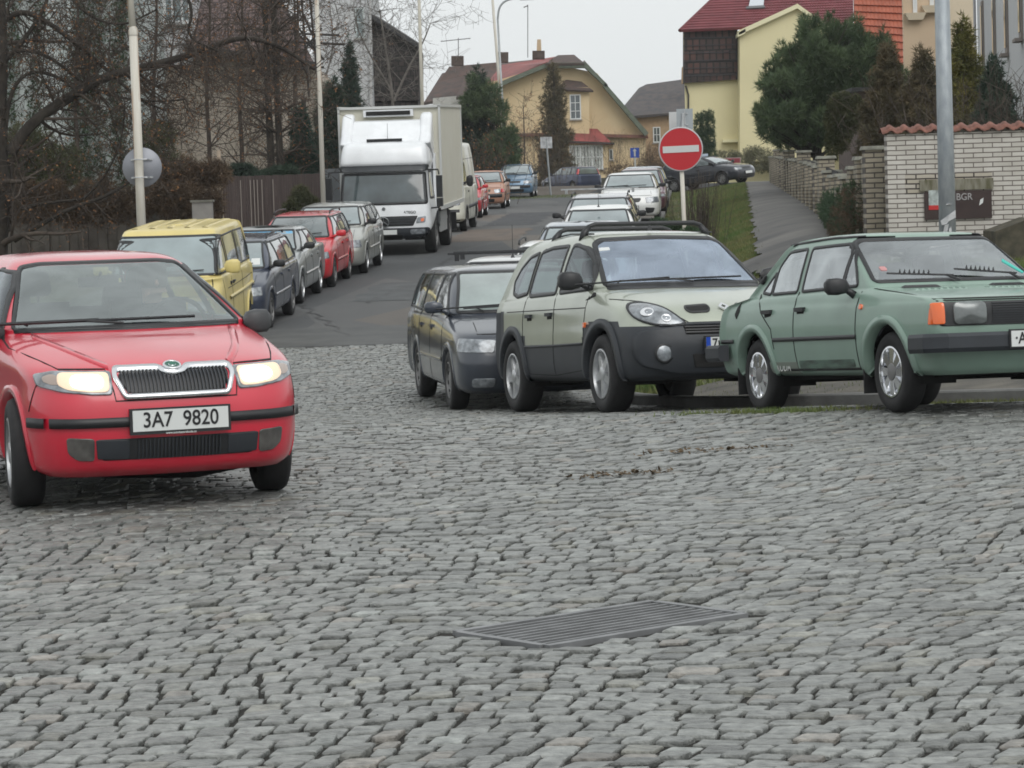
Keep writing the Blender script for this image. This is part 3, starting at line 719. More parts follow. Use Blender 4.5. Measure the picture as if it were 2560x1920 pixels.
def make_rx4():
    pale = paint('pale green metallic paint', (.37, .40, .33), .35, .3)
    lv = [(2.08, .27, -1.96, .30, .80, .28, .2, .14, .06), (2.17, .31, -2.05, .34, .86, .32, .24, .16, .06), (2.21, .42, -2.08, .46, .885, .34, .24, .17, .06),
          (2.22, .55, -2.09, .58, .89, .34, .24, .18, .06), (2.20, .66, -2.08, .70, .888, .36, .24, .19, .06), (2.15, .755, -2.06, .85, .88, .38, .22, .20, .06),
          (2.08, .84, -2.04, .96, .875, .40, .2, .22, .06), (1.98, .905, -2.02, 1.0, .87, .42, .2, .24, .06), (1.72, .985, -2.0, 1.03, .86, .46, .2, .26, .06),
          (1.50, 1.04, -1.98, 1.06, .85, .42, .18, .24, .06), (1.27, 1.085, -1.96, 1.09, .83, .32, .15, .20, .06), (1.19, 1.12, -1.93, 1.12, .82, .20, .14, .18, .06),
          (.83, 1.34, -1.80, 1.34, .755, .18, .16, .16, .06), (.44, 1.565, -1.62, 1.575, .66, .18, .2, .12, .05), (.28, 1.615, -1.46, 1.625, .60, .2, .24, .09, .04),
          (-.1, 1.655, -1.2, 1.655, .38, .2, .2, .03, 0), (-.4, 1.665, -.9, 1.665, .12, .1, .1, 0, 0)]
    c = Car('pale_people_carrier', lv, pale, (1.33, -1.29), 1.55, (.343, .225, .215), 'pale green people carrier with dark cladding and black roof bars beside the mint green saloon', res=1.15, arch=.41)
    W_ = [('windscreen', [(-.72, 1.115), (.72, 1.115), (.60, 1.51), (.53, 1.55), (0, 1.565), (-.53, 1.55), (-.60, 1.51)], 'F'),
          ('rear_window', [(-.66, 1.14), (.66, 1.14), (.56, 1.5), (-.56, 1.5)], 'R'),
          ('side_window', [(.92, 1.10), (.86, 1.20), (.66, 1.36), (.44, 1.47), (.20, 1.515), (.08, 1.52), (.08, 1.09)], 'S'),
          ('side_window', [(-.04, 1.09), (-.04, 1.52), (-.5, 1.525), (-.80, 1.50), (-.86, 1.12), (-.80, 1.09)], 'S'),
          ('quarter_window', [(-.93, 1.12), (-.88, 1.50), (-1.15, 1.47), (-1.38, 1.37), (-1.50, 1.25), (-1.43, 1.14), (-1.25, 1.10)], 'S')]
    c.windows(W_, (GB, GS2), see=True, fw=.036)
    def fm(C, N):
        x, y, z = np.abs(C[:, 0]), C[:, 1], C[:, 2]
        m = (z < .615) | ((y > 1.62) & (z < .742)) | ((y > .86) & (z < .83 - .12 * (y - 1.33)**2 * 3) & (y < 2.0) & (x > .6) & (z < .80)) | ((y < -1.62) & (z < .97 + 0 * y) & (x > .55) & (z < 1.0)) | ((y < -1.62) & (z < .75)) | ((y < -.86) & (y > -1.75) & (z < .74 - .2 * (y + 1.29)**2))
        return m.astype(int)
    c.finish_body([pale, DKG], fm); c.lips(DKG, w=.075, off=.022)
    c.trim('cladding_edge', [([(.86, .615), (0, .612), (-.86, .615)], 'S')], .02, DKG, .012)
    c.trim('bumper_edge', [([(-.60, .735), (-.3, .742), (.3, .742), (.60, .735)], 'F')], .022, DKG, .014)
    c.patch('bumper', [(-.80, .68), (-.5, .715), (.5, .715), (.80, .68), (.82, .52), (.78, .40), (.5, .33), (-.5, .33), (-.78, .40), (-.82, .52)], 'F', DKG, .03, .06, edge=.03)
    lamp = [(.36, .735), (.50, .728), (.66, .745), (.755, .80), (.775, .88), (.735, .935), (.62, .935), (.50, .88)]
    for sg in (1, -1):
        P = lamp if sg > 0 else mirpoly(lamp)
        h = c.patch('headlight', P, 'F', LENS, .012, .05, bulge=.01)
        for q in ((.53, .79, .042), (.66, .845, .058)):
            p, n = c.hit('F', sg * q[0], q[1]); mb = MB(); M = Matrix.Translation(p + n * .018) @ n.to_track_quat('Z', 'Y').to_matrix().to_4x4()
            mb.lathe([(q[2], 0), (q[2], .006), (q[2] * .8, .002), (.012, -.001), (.001, .004)], 18, M=M); mb.build('lamp_bowl', mat('lamp chrome', (.85, .86, .88), .1, 1), h, True)
        fr = MB(); c.band(fr, P, 'F', .014, off=.014, rnd=.05); fr.build('lamp_seal', BLK, h, True)
        Q = [(.13, .905), (.33, .895), (.335, .86), (.30, .84), (.15, .845), (.125, .87)]
        s_ = MB(); g = c.patch('grille_slot', Q if sg > 0 else mirpoly(Q), 'F', SEAM, .004, .02); c.band(s_, Q if sg > 0 else mirpoly(Q), 'F', .014, off=.008, rnd=.02); s_.build('slot_surround', BLK, g, True)
        p, n = c.hit('F', sg * .60, .50); mb = MB(); M = Matrix.Translation(p + Vector((0, .032, 0))) @ Matrix.Rotation(-math.pi / 2, 4, 'X')
        mb.lathe([(.085, 0), (.085, .012), (.066, .008)], 24, M=M, m=1); mb.lathe([(.066, .008), (.05, .016), (.001, .02)], 24, M=M, m=0); mb.build('fog_lamp', [LENS, BLK], c.root, True)
    p, n = c.hit('F', 0, .875); M = Matrix.Translation(p + n * .006) @ n.to_track_quat('Z', 'Y').to_matrix().to_4x4() @ Matrix.Rotation(math.pi, 4, 'Z')
    mb = MB(); o_, i_ = (.048, .064), (.022, .032)
    V = []
    for z in (0, .014):
        for a, b in ((o_[0], 0), (0, o_[1]), (-o_[0], 0), (0, -o_[1])): V.append((a, b, z))
        for a, b in ((i_[0], 0), (0, i_[1]), (-i_[0], 0), (0, -i_[1])): V.append((a, b, z))
    Fc = [(8 + i, 8 + (i + 1) % 4, 12 + (i + 1) % 4, 12 + i) for i in range(4)] + [(i, 8 + i, 8 + (i + 1) % 4, (i + 1) % 4) for i in range(4)] + [(12 + i, 12 + (i + 1) % 4, 4 + (i + 1) % 4, 4 + i) for i in range(4)]
    mb.add(V, Fc, 0, M); mb.build('badge', CHR, c.root)
    c.patch('lower_grille', [(-.42, .712), (.42, .712), (.40, .645), (-.40, .645)], 'F', SEAM, .034, .01)
    for z in (.66, .68, .70):
        mb = MB(); c.band(mb, [(-.40, z), (.40, z)], 'F', .008, off=.046, rnd=0, closed=False); mb.build('grille_bar', BLK, c.root)
    c.patch('lower_intake', [(-.36, .49), (.36, .49), (.34, .38), (-.34, .38)], 'F', SEAM, .034, .01)
    pl = c.plate('', 0, .565, 'F', blue=True)
    for ch in (pl,): ch.location.y += .035
    p0, _ = c.hit('F', 0, .565); M = Matrix.Translation((.125, p0.y + .038, .569)) @ Matrix.Rotation(math.pi, 4, 'Z') @ Matrix.Rotation(math.pi / 2, 4, 'X')
    text_mesh('7A6', .115, INK, pl, M, 'plate_number', .001, .86)
    M = Matrix.Translation((.237, p0.y + .040, .54)) @ Matrix.Rotation(math.pi, 4, 'Z') @ Matrix.Rotation(math.pi / 2, 4, 'X'); text_mesh('CZ', .03, WHT, pl, M, 'country_letters', .0005)
    mb = MB(); mb.box((0, p0.y + .022, .498), (.5, .012, .03)); o = mb.build('plate_strip', mat('red strip', (.45, .02, .02), .4), pl)
    for ax in 'SL':
        c.patch('side_repeater', [(.90, .80), (.945, .80), (.93, .75), (.90, .76)], ax, ORG, .02, .01)
    c.seams([([(-.80, 1.06), (-.84, 1.0), (-.62, .95), (-.34, .75), (.34, .75), (.62, .95), (.84, 1.0), (.80, 1.06)], 'F'), ([(.86, .40), (.88, .80), (.93, 1.08)], 'S'), ([(.02, .34), (.02, 1.09)], 'S'),
             ([(-.78, .36), (-.92, .60), (-.95, .85), (-.88, 1.09)], 'S'), ([(.86, .38), (.02, .34), (-.78, .36)], 'S'), ([(.9, .93), (-1.5, .96)], 'S')], .008)
    c.patch('cowl_panel', [(-.72, 1.075), (.72, 1.075), (.72, 1.105), (-.72, 1.105)], 'F', BLK, .008, .005)
    c.wiper((-.05, 1.11), (.12, 1.135), (-.55, 1.15)); c.wiper((.62, 1.11), (.62, 1.125), (.15, 1.15))
    c.mirrors(.80, 1.10, BLK, sz=(.21, .13, .17)); c.handles([-.10, -.72], .90, DKG)
    for y in (.12, -.72):
        mb = MB(); P = []
        for t in np.linspace(0, 1, 21):
            x = -.60 + 1.20 * t; e = min(t, 1 - t); z = 1.635 + .075 * (1 - max(0, 1 - e / .10)**2) - (0.06 if e < .001 else 0)
            P.append((x, y + .12 * 0, z))
        mb.tube(P, [.022] * 21, 8)
        for sg in (1, -1): mb.tube([(sg * .60, y, 1.56), (sg * .59, y, 1.63), (sg * .54, y, 1.69)], [.045, .035, .024], 8)
        mb.build('roof_bar', BLK, c.root, True)
    c.aerial(.25, 1.64, .05, .2, 0)
    tr = MB()
    for ax in (1, -1): tr.tube([(ax * .57, .34, 1.61), (ax * .54, -.4, 1.65), (ax * .52, -1.3, 1.64)], .008, 5)
    tr.build('roof_gutter', BLK, c.root)
    c.patch('screen_sticker', [(.60, 1.44), (.50, 1.45), (.50, 1.475), (.59, 1.47)], 'F', WHT, .008, .004)
    c.wheels('spoke5'); c.interior(ys=(.0,), rear=-.95, z=.42, dash=.95, top=1.2, half=.7)
    mb = MB(); mb.box((0, 0, .33), (1.3, 3.6, .12)); mb.build('undertray', UND, c.root)
    yaw = math.radians(17); c.place(.93 + .76 * math.cos(yaw), 25.25 + .76 * math.sin(yaw), yaw); c.root.matrix_world = c.root.matrix_world @ Matrix.Scale(1.03, 4)
    return c

def make_saloon120():
    mint = paint('mint green paint', (.205, .300, .248), 0, .42, .5)
    lv = [(1.92, .26, -2.0, .30, .70, .12, .1, .05, .03), (1.97, .30, -2.05, .33, .755, .14, .12, .06, .03), (2.02, .40, -2.09, .44, .785, .14, .12, .06, .03),
          (2.04, .50, -2.10, .54, .80, .13, .12, .06, .03), (2.05, .60, -2.10, .64, .805, .12, .12, .06, .03), (2.05, .69, -2.08, .74, .80, .12, .12, .06, .04),
          (2.04, .765, -2.05, .82, .79, .12, .12, .06, .05), (2.00, .80, -2.00, .87, .775, .13, .14, .06, .06), (1.55, .862, -1.80, .895, .765, .2, .16, .08, .06),
          (1.15, .90, -1.60, .91, .755, .16, .14, .08, .05), (1.0, .92, -1.46, .925, .74, .12, .12, .08, .05), (.95, .95, -1.42, .95, .73, .10, .10, .08, .05),
          (.66, 1.14, -1.15, 1.14, .67, .10, .10, .08, .05), (.38, 1.315, -.92, 1.315, .60, .12, .12, .07, .05), (.30, 1.35, -.83, 1.35, .55, .16, .16, .06, .04),
          (-.02, 1.375, -.6, 1.375, .40, .2, .2, .03, .02), (-.2, 1.385, -.4, 1.385, .12, .1, .1, 0, 0)]
    q_ = lambda y: y if y > -1.5 else -1.5 + (y + 1.5) * .74
    lv = [(a, b, q_(c_), d, w, e, f, g, h) for a, b, c_, d, w, e, f, g, h in lv]
    c = Car('mint_saloon', lv, mint, (1.27, -1.13), 1.36, (.295, .17, .185), 'old mint green boxy saloon with chrome wheel trims parked at the cobbled corner', res=1.15, arch=.365)
    W_ = [('windscreen', [(-.66, .965), (.66, .965), (.575, 1.275), (.53, 1.30), (-.53, 1.30), (-.575, 1.275)], 'F'),
          ('rear_window', [(-.6, .98), (.6, .98), (.5, 1.28), (-.5, 1.28)], 'R'),
          ('side_window', [(.68, .945), (.45, .945), (.43, 1.22), (.46, 1.21)], 'S'),
          ('side_window', [(.42, .945), (-.28, .94), (-.28, 1.275), (.33, 1.275), (.41, 1.225)], 'S'),
          ('side_window', [(-.37, .94), (-.37, 1.275), (-.74, 1.265), (-.86, 1.16), (-.86, .94)], 'S'),
          ('quarter_window', [(-.89, .94), (-.89, 1.12), (-1.08, .96)], 'S')]
    GH = glassmat('hazy side glass', (.74, .78, .78), .44, (.8, .84, .86), .1)
    c.windows(W_, (glassmat('clear grey windscreen', (.62, .66, .66), .40, (.80, .84, .86), .06), GH), see=True, fw=.024)
    c.finish_body(); c.lips(mint, w=.055, off=.022)
    fc = c.patch('front_panel', [(-.73, .775), (.73, .775), (.73, .605), (-.73, .605)], 'F', BLK, .006, .02)
    for k in range(9):
        mb = MB(); c.band(mb, [(-.33, .63 + k * .016), (.33, .63 + k * .016)], 'F', .005, off=.016, rnd=0, closed=False); mb.build('grille_bar', DKG, fc)
    for sg in (1, -1):
        Q = [(.375, .77), (.625, .77), (.625, .615), (.375, .615)]
        mb = MB(); P = Q if sg > 0 else mirpoly(Q)
        c.patch('headlight', P, 'F', mat('dull old headlamp glass', (.13, .145, .145), .2, .3, coat=1, var=.35, vscale=9), .02, .04, edge=-.0, bulge=.015)
        Q = [(.685, .77), (.755, .77), (.755, .62), (.685, .62)]
        c.patch('indicator', Q if sg > 0 else mirpoly(Q), 'F', ORG, .012, .015)
        ax = 'S' if sg > 0 else 'L'
        c.patch('indicator', [(1.93, .745), (1.985, .745), (1.985, .62), (1.92, .62)], ax, ORG, .006, .01)
        c.patch('side_repeater', [(.86, .80), (.90, .80), (.90, .765), (.86, .765)], ax, ORG, .015, .012)
        c.patch('pillar_vent', [(-1.18, 1.10), (-1.07, 1.10), (-1.13, 1.03), (-1.24, 1.03)], ax, BLK, .012, .008)
        c.patch('air_scoop', [(-1.50, .86), (-1.46, .90), (-1.44, .82), (-1.49, .76), (-1.53, .80)], ax, SEAM, .006, .01)
        c.patch('badge_panel', [(-.86, .40), (-.32, .395), (-.32, .30), (-.86, .31)], ax, mat('faded panel', (.17, .20, .17), .6), .0035, .01)
        c.patch('rubbed_panel', [(-.29, .405), (.72, .40), (.72, .34), (-.29, .31)], ax, mat('rubbed dark paint', (.05, .065, .055), .7, col2=(.13, .21, .165), vscale=7, stretch=(1, .5, 2.5)), .0035, .02)
        p, n = c.hit(ax, -.62, .355)
        M = Matrix.Translation(p + Vector((sg * .006, 0, 0))) @ Matrix.Rotation(sg * math.pi / 2, 4, 'Z') @ Matrix.Rotation(math.pi / 2, 4, 'X')
        text_mesh('SKODA', .10, mat('faded lettering', (.5, .52, .5), .6), c.root, M, 'side_lettering', .001, .95)
        mb = MB(); mb.box((sg * .70, .86, .25), (.16, .012, .22)); mb.build('mudflap', RUB, c.root)
        mb = MB(); mb.box((sg * .70, -1.5, .25), (.16, .012, .22)); mb.build('mudflap', RUB, c.root)
    mb = MB(); hb = [(.42, .0), (.555, 0), (.555, .07), (.53, .09), (.45, .09), (.42, .07)]
    P = [(-.80, 1.74), (-.82, 1.98), (-.74, 2.07), (.74, 2.07), (.82, 1.98), (.80, 1.74)]
    V = []
    for x, y in P:
        d = Vector((x, y - 1.2)).normalized()
        for z, o in hb: V.append((x + (d.x * o if abs(x) > .78 else 0), y + (o if abs(x) < .80 else d.y * o), z))
    Fc = [(i * 6 + k, i * 6 + (k + 1) % 6, (i + 1) * 6 + (k + 1) % 6, (i + 1) * 6 + k) for i in range(5) for k in range(6)] + [tuple(range(6)), tuple(range(30, 36))]
    mb.add(V, Fc); b = mb.build('bumper', DKG, c.root)
    mb = MB(); V2 = [(x * 1.0, -y, z) for x, y, z in V]; mb.add([(a, b_ + .11, z) for a, b_, z in V2], Fc); mb.build('bumper', DKG, c.root)
    mb = MB(); mb.box((0, 2.168, .50), (.54, .012, .135), 1); mb.box((0, 2.178, .50), (.515, .006, .112), 0); pl = mb.build('licence_plate', [WHT, BLK], c.root)
    M = Matrix.Translation((.185, 2.184, .50)) @ Matrix.Rotation(math.pi, 4, 'Z') @ Matrix.Rotation(math.pi / 2, 4, 'X'); text_mesh('\u00b7A', .115, INK, pl, M, 'plate_number', .001, .86)
    c.trim('side_moulding', [([(.80, .565), (-.72, .575)], 'S'), ([(-1.55, .58), (-2.02, .585)], 'S')], .032, BLK, .012)
    c.trim('sill_strip', [([(.80, .325), (-.68, .335)], 'S')], .018, SEAM, .004)
    c.seams([([(.78, .33), (.80, .9)], 'S'), ([(-.325, .33), (-.325, .94)], 'S'), ([(-1.12, .95), (-.98, .80), (-.76, .66), (-.72, .5)], 'S'), ([(-.69, .915), (-.72, .80), (.72, .80), (.69, .915)], 'F'), ([(-.72, .785), (.72, .785)], 'F')], .009)
    # swage line above the arches and roof gutter
    c.trim('roof_gutter', [([(.36, 1.325), (.0, 1.335), (-.85, 1.325), (-1.0, 1.26)], 'S')], .010, BLK, .012)
    for sg in (1, -1):
        p, n = c.hit('T', sg * .36, 1.02); mb = MB(); M = Matrix.Translation(p + n * .004) @ n.to_track_quat('Z', 'Y').to_matrix().to_4x4()
        mb.box((0, 0, .006), (.30, .06, .014), M=M, top=.8); mb.build('bonnet_vent', BLK, c.root)
        for k in range(9):
            p, n = c.hit('T', sg * .30 + (k - 4) * .05, 1.20); M = Matrix.Translation(p + n * .002) @ n.to_track_quat('Z', 'Y').to_matrix().to_4x4()
            mb = MB(); mb.box((0, 0, .002), (.026, .10, .010), M=M, top=.6); mb.build('bonnet_louvre', mint, c.root)
    for p0, p1, p2 in (((.02, .93), (.10, .975), (.55, 1.00)), ((-.50, .93), (-.45, .98), (.0, 1.02))):
        mb = MB(); P = [c.hit('F', *q)[0] + c.hit('F', *q)[1] * .035 for q in (p0, p1, p2)]
        mb.tube([P[0], P[1]], .010, 5); mb.tube([P[1] - (P[2] - P[1]) * .12, P[2]], .008, 5)
        for k in range(7):
            a = P[1].lerp(P[2], .3 + .08 * k); mb.tube([a, a + Vector((0, .005, .035))], [.012, .002], 5)
        mb.build('wiper', BLK, c.root)
    c.mirrors(.68, .87, BLK, sz=(.18, .09, .13), gap=.03); c.handles([-.20, -.83], .80, BLK)
    c.patch('screen_sticker', [(.55, 1.05), (.50, 1.05), (.50, 1.08), (.55, 1.08)], 'F', mat('faded pink sticker', (.5, .25, .25), .5), .008, .01)
    c.patch('parking_disc', [(-.50, 1.10), (-.60, 1.00), (-.62, 1.01), (-.52, 1.12)], 'F', mat('turquoise card', (.05, .45, .38), .5), .008, .003)
    c.wheels('hubcap7'); c.interior(ys=(.0,), rear=-.72, z=.35, dash=.74, top=1.0, half=.62)
    mb = MB(); mb.box((0, 0, .30), (1.2, 3.6, .1)); mb.box((0, -1.75, .32), (.9, .5, .2)); mb.tube([(-.3, 1.2, .26), (.3, 1.2, .26)], .04, 8); mb.build('undertray', UND, c.root)
    yaw = math.radians(18.6); c.place(2.84 + .68 * math.cos(yaw), 20.5 + .68 * math.sin(yaw), yaw)
    return c
# ------------------------------------------------------------ vehicles further up the street
STREET = math.radians(-3.7)
def make_van_t4():
    yel = paint('butter yellow paint', (.62, .51, .19), 0, .45, .5)
    h = 2.35; lv = generic_levels(4.7, 1.84, 1.90, 'estate', zn=.95, zc=1.17, yc=h - .55, yw=h - 1.25, yrt=-h + .16, tum=.13, cf=.32, nose=.14, z0=.25)
    c = Car('yellow_van', lv, yel, (h - .93, h - .93 - 2.92), 1.60, (.325, .205, .20), 'butter yellow passenger van with ribbed roof and sliding side windows', 'van', 'cars parked along the left kerb')
    wins = [('windscreen', [(-.79, 1.20), (.79, 1.20), (.735, 1.76), (-.735, 1.76)], 'F'), ('rear_window', [(-.7, 1.22), (.7, 1.22), (.68, 1.74), (-.68, 1.74)], 'R'),
            ('side_window', [(1.62, 1.20), (1.22, 1.70), (.78, 1.72), (.78, 1.20)], 'S'), ('side_window', [(.62, 1.22), (.62, 1.73), (-.55, 1.74), (-.55, 1.22)], 'S'), ('side_window', [(-.68, 1.22), (-.68, 1.74), (-2.02, 1.72), (-2.12, 1.22)], 'S')]
    c.windows(wins, (GL, GD)); c.finish_body(); c.lips(yel, w=.05, off=.02); c.wheels('steel')
    for k in range(5):
        mb = MB(); x = (k - 2) * .27; c.band(mb, [(x, .85), (x, .2), (x, -.6), (x, -1.4), (x, -1.95)], 'T', .09, off=.009, rnd=0, closed=False, edge=.004); mb.build('roof_rib', yel, c.root, True)
    for sg in (1, -1): c.patch('headlight', [(sg * .42, .83), (sg * .74, .83), (sg * .76, .68), (sg * .42, .68)][::sg], 'F', LENS, .01, .03)
    c.patch('grille', [(-.38, .83), (.38, .83), (.38, .70), (-.38, .70)], 'F', BLK, .006, .02)
    c.trim('bumper', [([(-.8, .48), (.8, .48)], 'F')], .2, BLK, .03); c.trim('side_crease', [([(1.05, .80), (-2.1, .82)], 'S')], .05, yel, .02)
    c.seams([([(.70, .4), (.70, 1.75)], 'S'), ([(-.60, .4), (-.60, 1.75)], 'S'), ([(1.45, .5), (1.5, 1.15)], 'S'), ([(1.2, .95), (-2.1, .98)], 'S'), ([(-.75, 1.14), (-.78, .90), (.78, .90), (.75, 1.14)], 'F')], .01)
    c.mirrors(1.38, 1.22, yel, sz=(.24, .12, .22)); c.handles([.80, .50], 1.02, BLK); c.plate('', 0, .50)
    c.wiper((-.2, 1.19), (.1, 1.23), (-.6, 1.25)); c.wiper((.5, 1.19), (.6, 1.22), (.05, 1.25))
    c.place(-5.2, 42.9, math.radians(-1.5)); return c
def make_panel_van():
    wp = paint('cream white van paint', (.60, .60, .52), 0, .4, .5); h = 2.8
    lv = generic_levels(5.6, 1.93, 2.58, 'estate', zn=1.02, zc=1.30, yc=h - .62, yw=h - 1.55, yrt=-h + .14, tum=.16, cf=.25, nose=.12, z0=.3)
    c = Car('panel_van', lv, wp, (h - .95, h - .95 - 3.5), 1.68, (.34, .21, .20), 'high roofed cream white panel van parked right behind the lorry', 'van', 'cars parked along the left kerb', res=.7)
    c.windows([('windscreen', [(-.8, 1.34), (.8, 1.34), (.68, 2.05), (-.68, 2.05)], 'F'), ('side_window', [(1.9, 1.36), (1.35, 1.98), (.85, 1.98), (.85, 1.36)], 'S')], (GL, GD))
    c.finish_body(); c.lips(BLK, w=.06, off=.015); c.wheels('steel')
    for sg in (1, -1): c.patch('headlight', [(sg * .5, .98), (sg * .82, 1.0), (sg * .82, .78), (sg * .52, .76)][::sg], 'F', LENS, .01, .03)
    c.patch('grille', [(-.42, .95), (.42, .95), (.4, .72), (-.4, .72)], 'F', BLK, .006, .02); c.trim('bumper', [([(-.8, .5), (.8, .5)], 'F')], .3, BLK, .03)
    c.trim('side_moulding', [([(1.2, .70), (-2.6, .72)], 'S')], .10, DKG, .012); c.seams([([(.76, .4), (.76, 2.0)], 'S'), ([(-.5, .5), (-.5, 2.2)], 'S'), ([(.7, 1.32), (-2.6, 1.34)], 'S'), ([(1.2, 2.08), (-2.6, 2.1)], 'S')], .014)
    c.mirrors(1.55, 1.38, BLK, sz=(.2, .14, .34)); c.handles([.98], 1.15); c.place(-2.1, 82.2, STREET); return c
def make_lorry():
    wht = paint('white lorry cab paint', (.74, .76, .78), 0, .35, .7); box_m = mat('cream lorry box panel', (.62, .60, .50), .5, var=.08, vscale=.7, col2=(.68, .665, .58))
    frm = mat('aluminium edging', (.60, .61, .60), .4, .3)
    F = 4.0; B = 2.25
    L = [(F - .18, .40, B, .9, .98, .2, .05, .05, 0), (F - .06, .45, B, .95, 1.08, .22, .05, .06, 0), (F, .55, B, 1.0, 1.13, .24, .05, .07, 0), (F + .01, .72, B, 1.05, 1.15, .24, .05, .08, 0), (F - .01, .95, B, 1.1, 1.14, .2, .05, .09, 0),
         (F - .05, 1.2, B, 1.3, 1.12, .18, .05, .10, 0), (F - .16, 1.6, B, 1.6, 1.08, .16, .05, .10, 0), (F - .28, 2.0, B, 2.0, 1.05, .16, .05, .10, 0), (F - .30, 2.14, B, 2.14, 1.07, .16, .05, .10, 0),
         (F - .28, 2.22, B, 2.2, 1.09, .2, .08, .10, 0), (F - .36, 2.5, B, 2.5, 1.06, .2, .08, .10, 0), (F - .50, 2.66, B, 2.66, 1.0, .2, .1, .10, 0), (F - .75, 2.72, B + .1, 2.72, .85, .2, .1, .08, 0), (F - 1.2, 2.74, B + .3, 2.74, .3, .1, .1, 0, 0)]
    c = Car('box_lorry', L, wht, (2.75, -1.15), 2.02, (.47, .27, .30), 'tall white box lorry with a roof fairing and dark bumper parked on the left', 'lorry', arches=False)
    c.windows([('windscreen', [(-1.02, 1.24), (1.02, 1.24), (.97, 1.95), (-.97, 1.95)], 'F'), ('side_window', [(3.55, 1.35), (3.35, 1.98), (2.75, 1.98), (2.75, 1.35)], 'S')], (mat('lorry windscreen dark', (.045, .06, .065), .06, 0, coat=1, var=.5, vscale=1.6), GD), fw=.06)
    c.finish_body(); c.body.name = 'cab'
    c.patch('sun_visor', [(-1.05, 2.17), (1.05, 2.17), (1.0, 1.99), (-1.0, 1.99)], 'F', mat('smoked visor', (.045, .05, .055), .3, coat=.6), .07, .05, edge=-.02)
    c.patch('grille', [(-.82, .94), (.82, .94), (.70, .70), (-.70, .70)], 'F', BLK, .01, .03)
    for z in (.76, .82, .88):
        mb = MB(); c.band(mb, [(-.72, z), (.72, z)], 'F', .02, off=.03, rnd=0, closed=False); mb.build('grille_bar', DKG, c.root)
    p, n = c.hit('F', 0, .80); mb = MB(); M = Matrix.Translation(p + Vector((0, .05, 0)))
    mb.tube([M @ Vector((.12 * math.cos(a), 0, .12 * math.sin(a))) for a in np.linspace(0, 6.283, 25)], .012, 6, caps=False)
    for a in (90, 210, 330): mb.tube([M @ Vector((0, 0, 0)), M @ Vector((.115 * math.cos(math.radians(a)), 0, .115 * math.sin(math.radians(a))))], [.018, .006], 5)
    mb.build('badge', mat('dull chrome', (.35, .36, .37), .3, 1), c.root)
    c.patch('bumper', [(-1.08, .66), (1.08, .66), (1.10, .42), (-1.10, .42)], 'F', DKG, .03, .05); c.patch('bumper_intake', [(-.45, .50), (.45, .50), (.42, .40), (-.42, .40)], 'F', SEAM, .036, .02)
    for sg in (1, -1):
        c.patch('indicator', [(sg * .80, .90), (sg * 1.0, .93), (sg * .98, .78), (sg * .76, .76)][::sg], 'F', LENS, .014, .03)
        c.patch('indicator_bulb', [(sg * .88, .87), (sg * .96, .88), (sg * .95, .80), (sg * .88, .80)][::sg], 'F', ORG, .018, .02)
        c.patch('headlight', [(sg * .62, .62), (sg * .98, .62), (sg * .96, .52), (sg * .62, .51)][::sg], 'F', LENS, .04, .04)
        mb = MB(); x = sg * 1.17; mb.box((x + sg * .16, 3.72, 1.62), (.14, .16, .52)); mb.box((x + sg * .16, 3.72, 1.24), (.15, .16, .2)); mb.tube([(sg * 1.03, 3.55, 2.02), (x + sg * .14, 3.74, 2.02), (x + sg * .16, 3.74, 1.9)], .02, 6); mb.tube([(sg * 1.08, 3.6, 1.1), (x + sg * .14, 3.74, 1.12), (x + sg * .16, 3.74, 1.2)], .02, 6)
        mb.build('mirror', BLK, c.root)
        mb = MB(); mb.prism([(2.27, .75), (2.27, 1.1), (1.9, 1.1), (1.9, .6)], sg * .85, sg * 1.15, ax='X'); mb.build('step', DKG, c.root)
        mb = MB(); mb.prism([(2.3, 2.2), (3.3, 2.66), (2.9, 2.9), (2.5, 3.34), (2.2, 3.42), (2.12, 2.2)], sg * .80, sg * 1.10, ax='X'); o = mb.build('fairing_side', wht, c.root)
        bv = o.modifiers.new('b', 'BEVEL'); bv.width = .09; bv.segments = 4
        mb = MB(); mb.box((sg * 1.1, 2.22, 1.75), (.06, .35, 1.3)); mb.build('cab_side_panel', wht, c.root)
        mb = MB(); mb.box((sg * 1.12, .62, .70), (.04, 1.9, .50)); mb.box((sg * 1.14, .62, .76), (.02, 1.9, .08), 0); mb.build('side_guard', mat('grey side guard', (.32, .33, .33), .5, var=.1), c.root)
        mb = MB(); mb.box((sg * 1.0, -1.15, .98), (.4, 1.2, .05)); mb.box((sg * 1.0, -2.5, .55), (.4, .04, .5)); mb.build('mudguard', BLK, c.root)
        mb = MB(); mb.tube([(sg * .9, 2.75 + .62 * math.cos(a), .47 + .62 * math.sin(a)) for a in np.linspace(0, math.pi, 12)], .12, 6); mb.build('mudguard', DKG, c.root)
    mb = MB(); mb.prism([(3.1, 2.70), (2.9, 2.86), (2.55, 3.20), (2.3, 3.24), (2.2, 2.7)], -.88, .88, ax='X'); o = mb.build('fairing', wht, c.root); bv = o.modifiers.new('b', 'BEVEL'); bv.width = .06; bv.segments = 3; bv.limit_method = 'ANGLE'
    mb = MB(); mb.box((0, 3.28, 2.75), (.85, .10, .07)); mb.build('roof_hatch', BLK, c.root)
    mb = MB(); mb.box((0, -1.18, 2.30), (2.46, 6.40, 2.50)); b = mb.build('cargo_box', box_m, c.root)
    for sg in (1, -1):
        for y in (2.02, -4.38): mb = MB(); mb.box((sg * 1.235, y, 2.30), (.05, .10, 2.52)); mb.build('box_edging', frm, b)
        mb = MB(); mb.box((sg * 1.235, -1.18, 3.55), (.06, 6.5, .07)); mb.build('box_edging', frm, b); mb = MB(); mb.box((sg * 1.235, -1.18, 1.06), (.06, 6.5, .10)); mb.build('box_edging', frm, b)
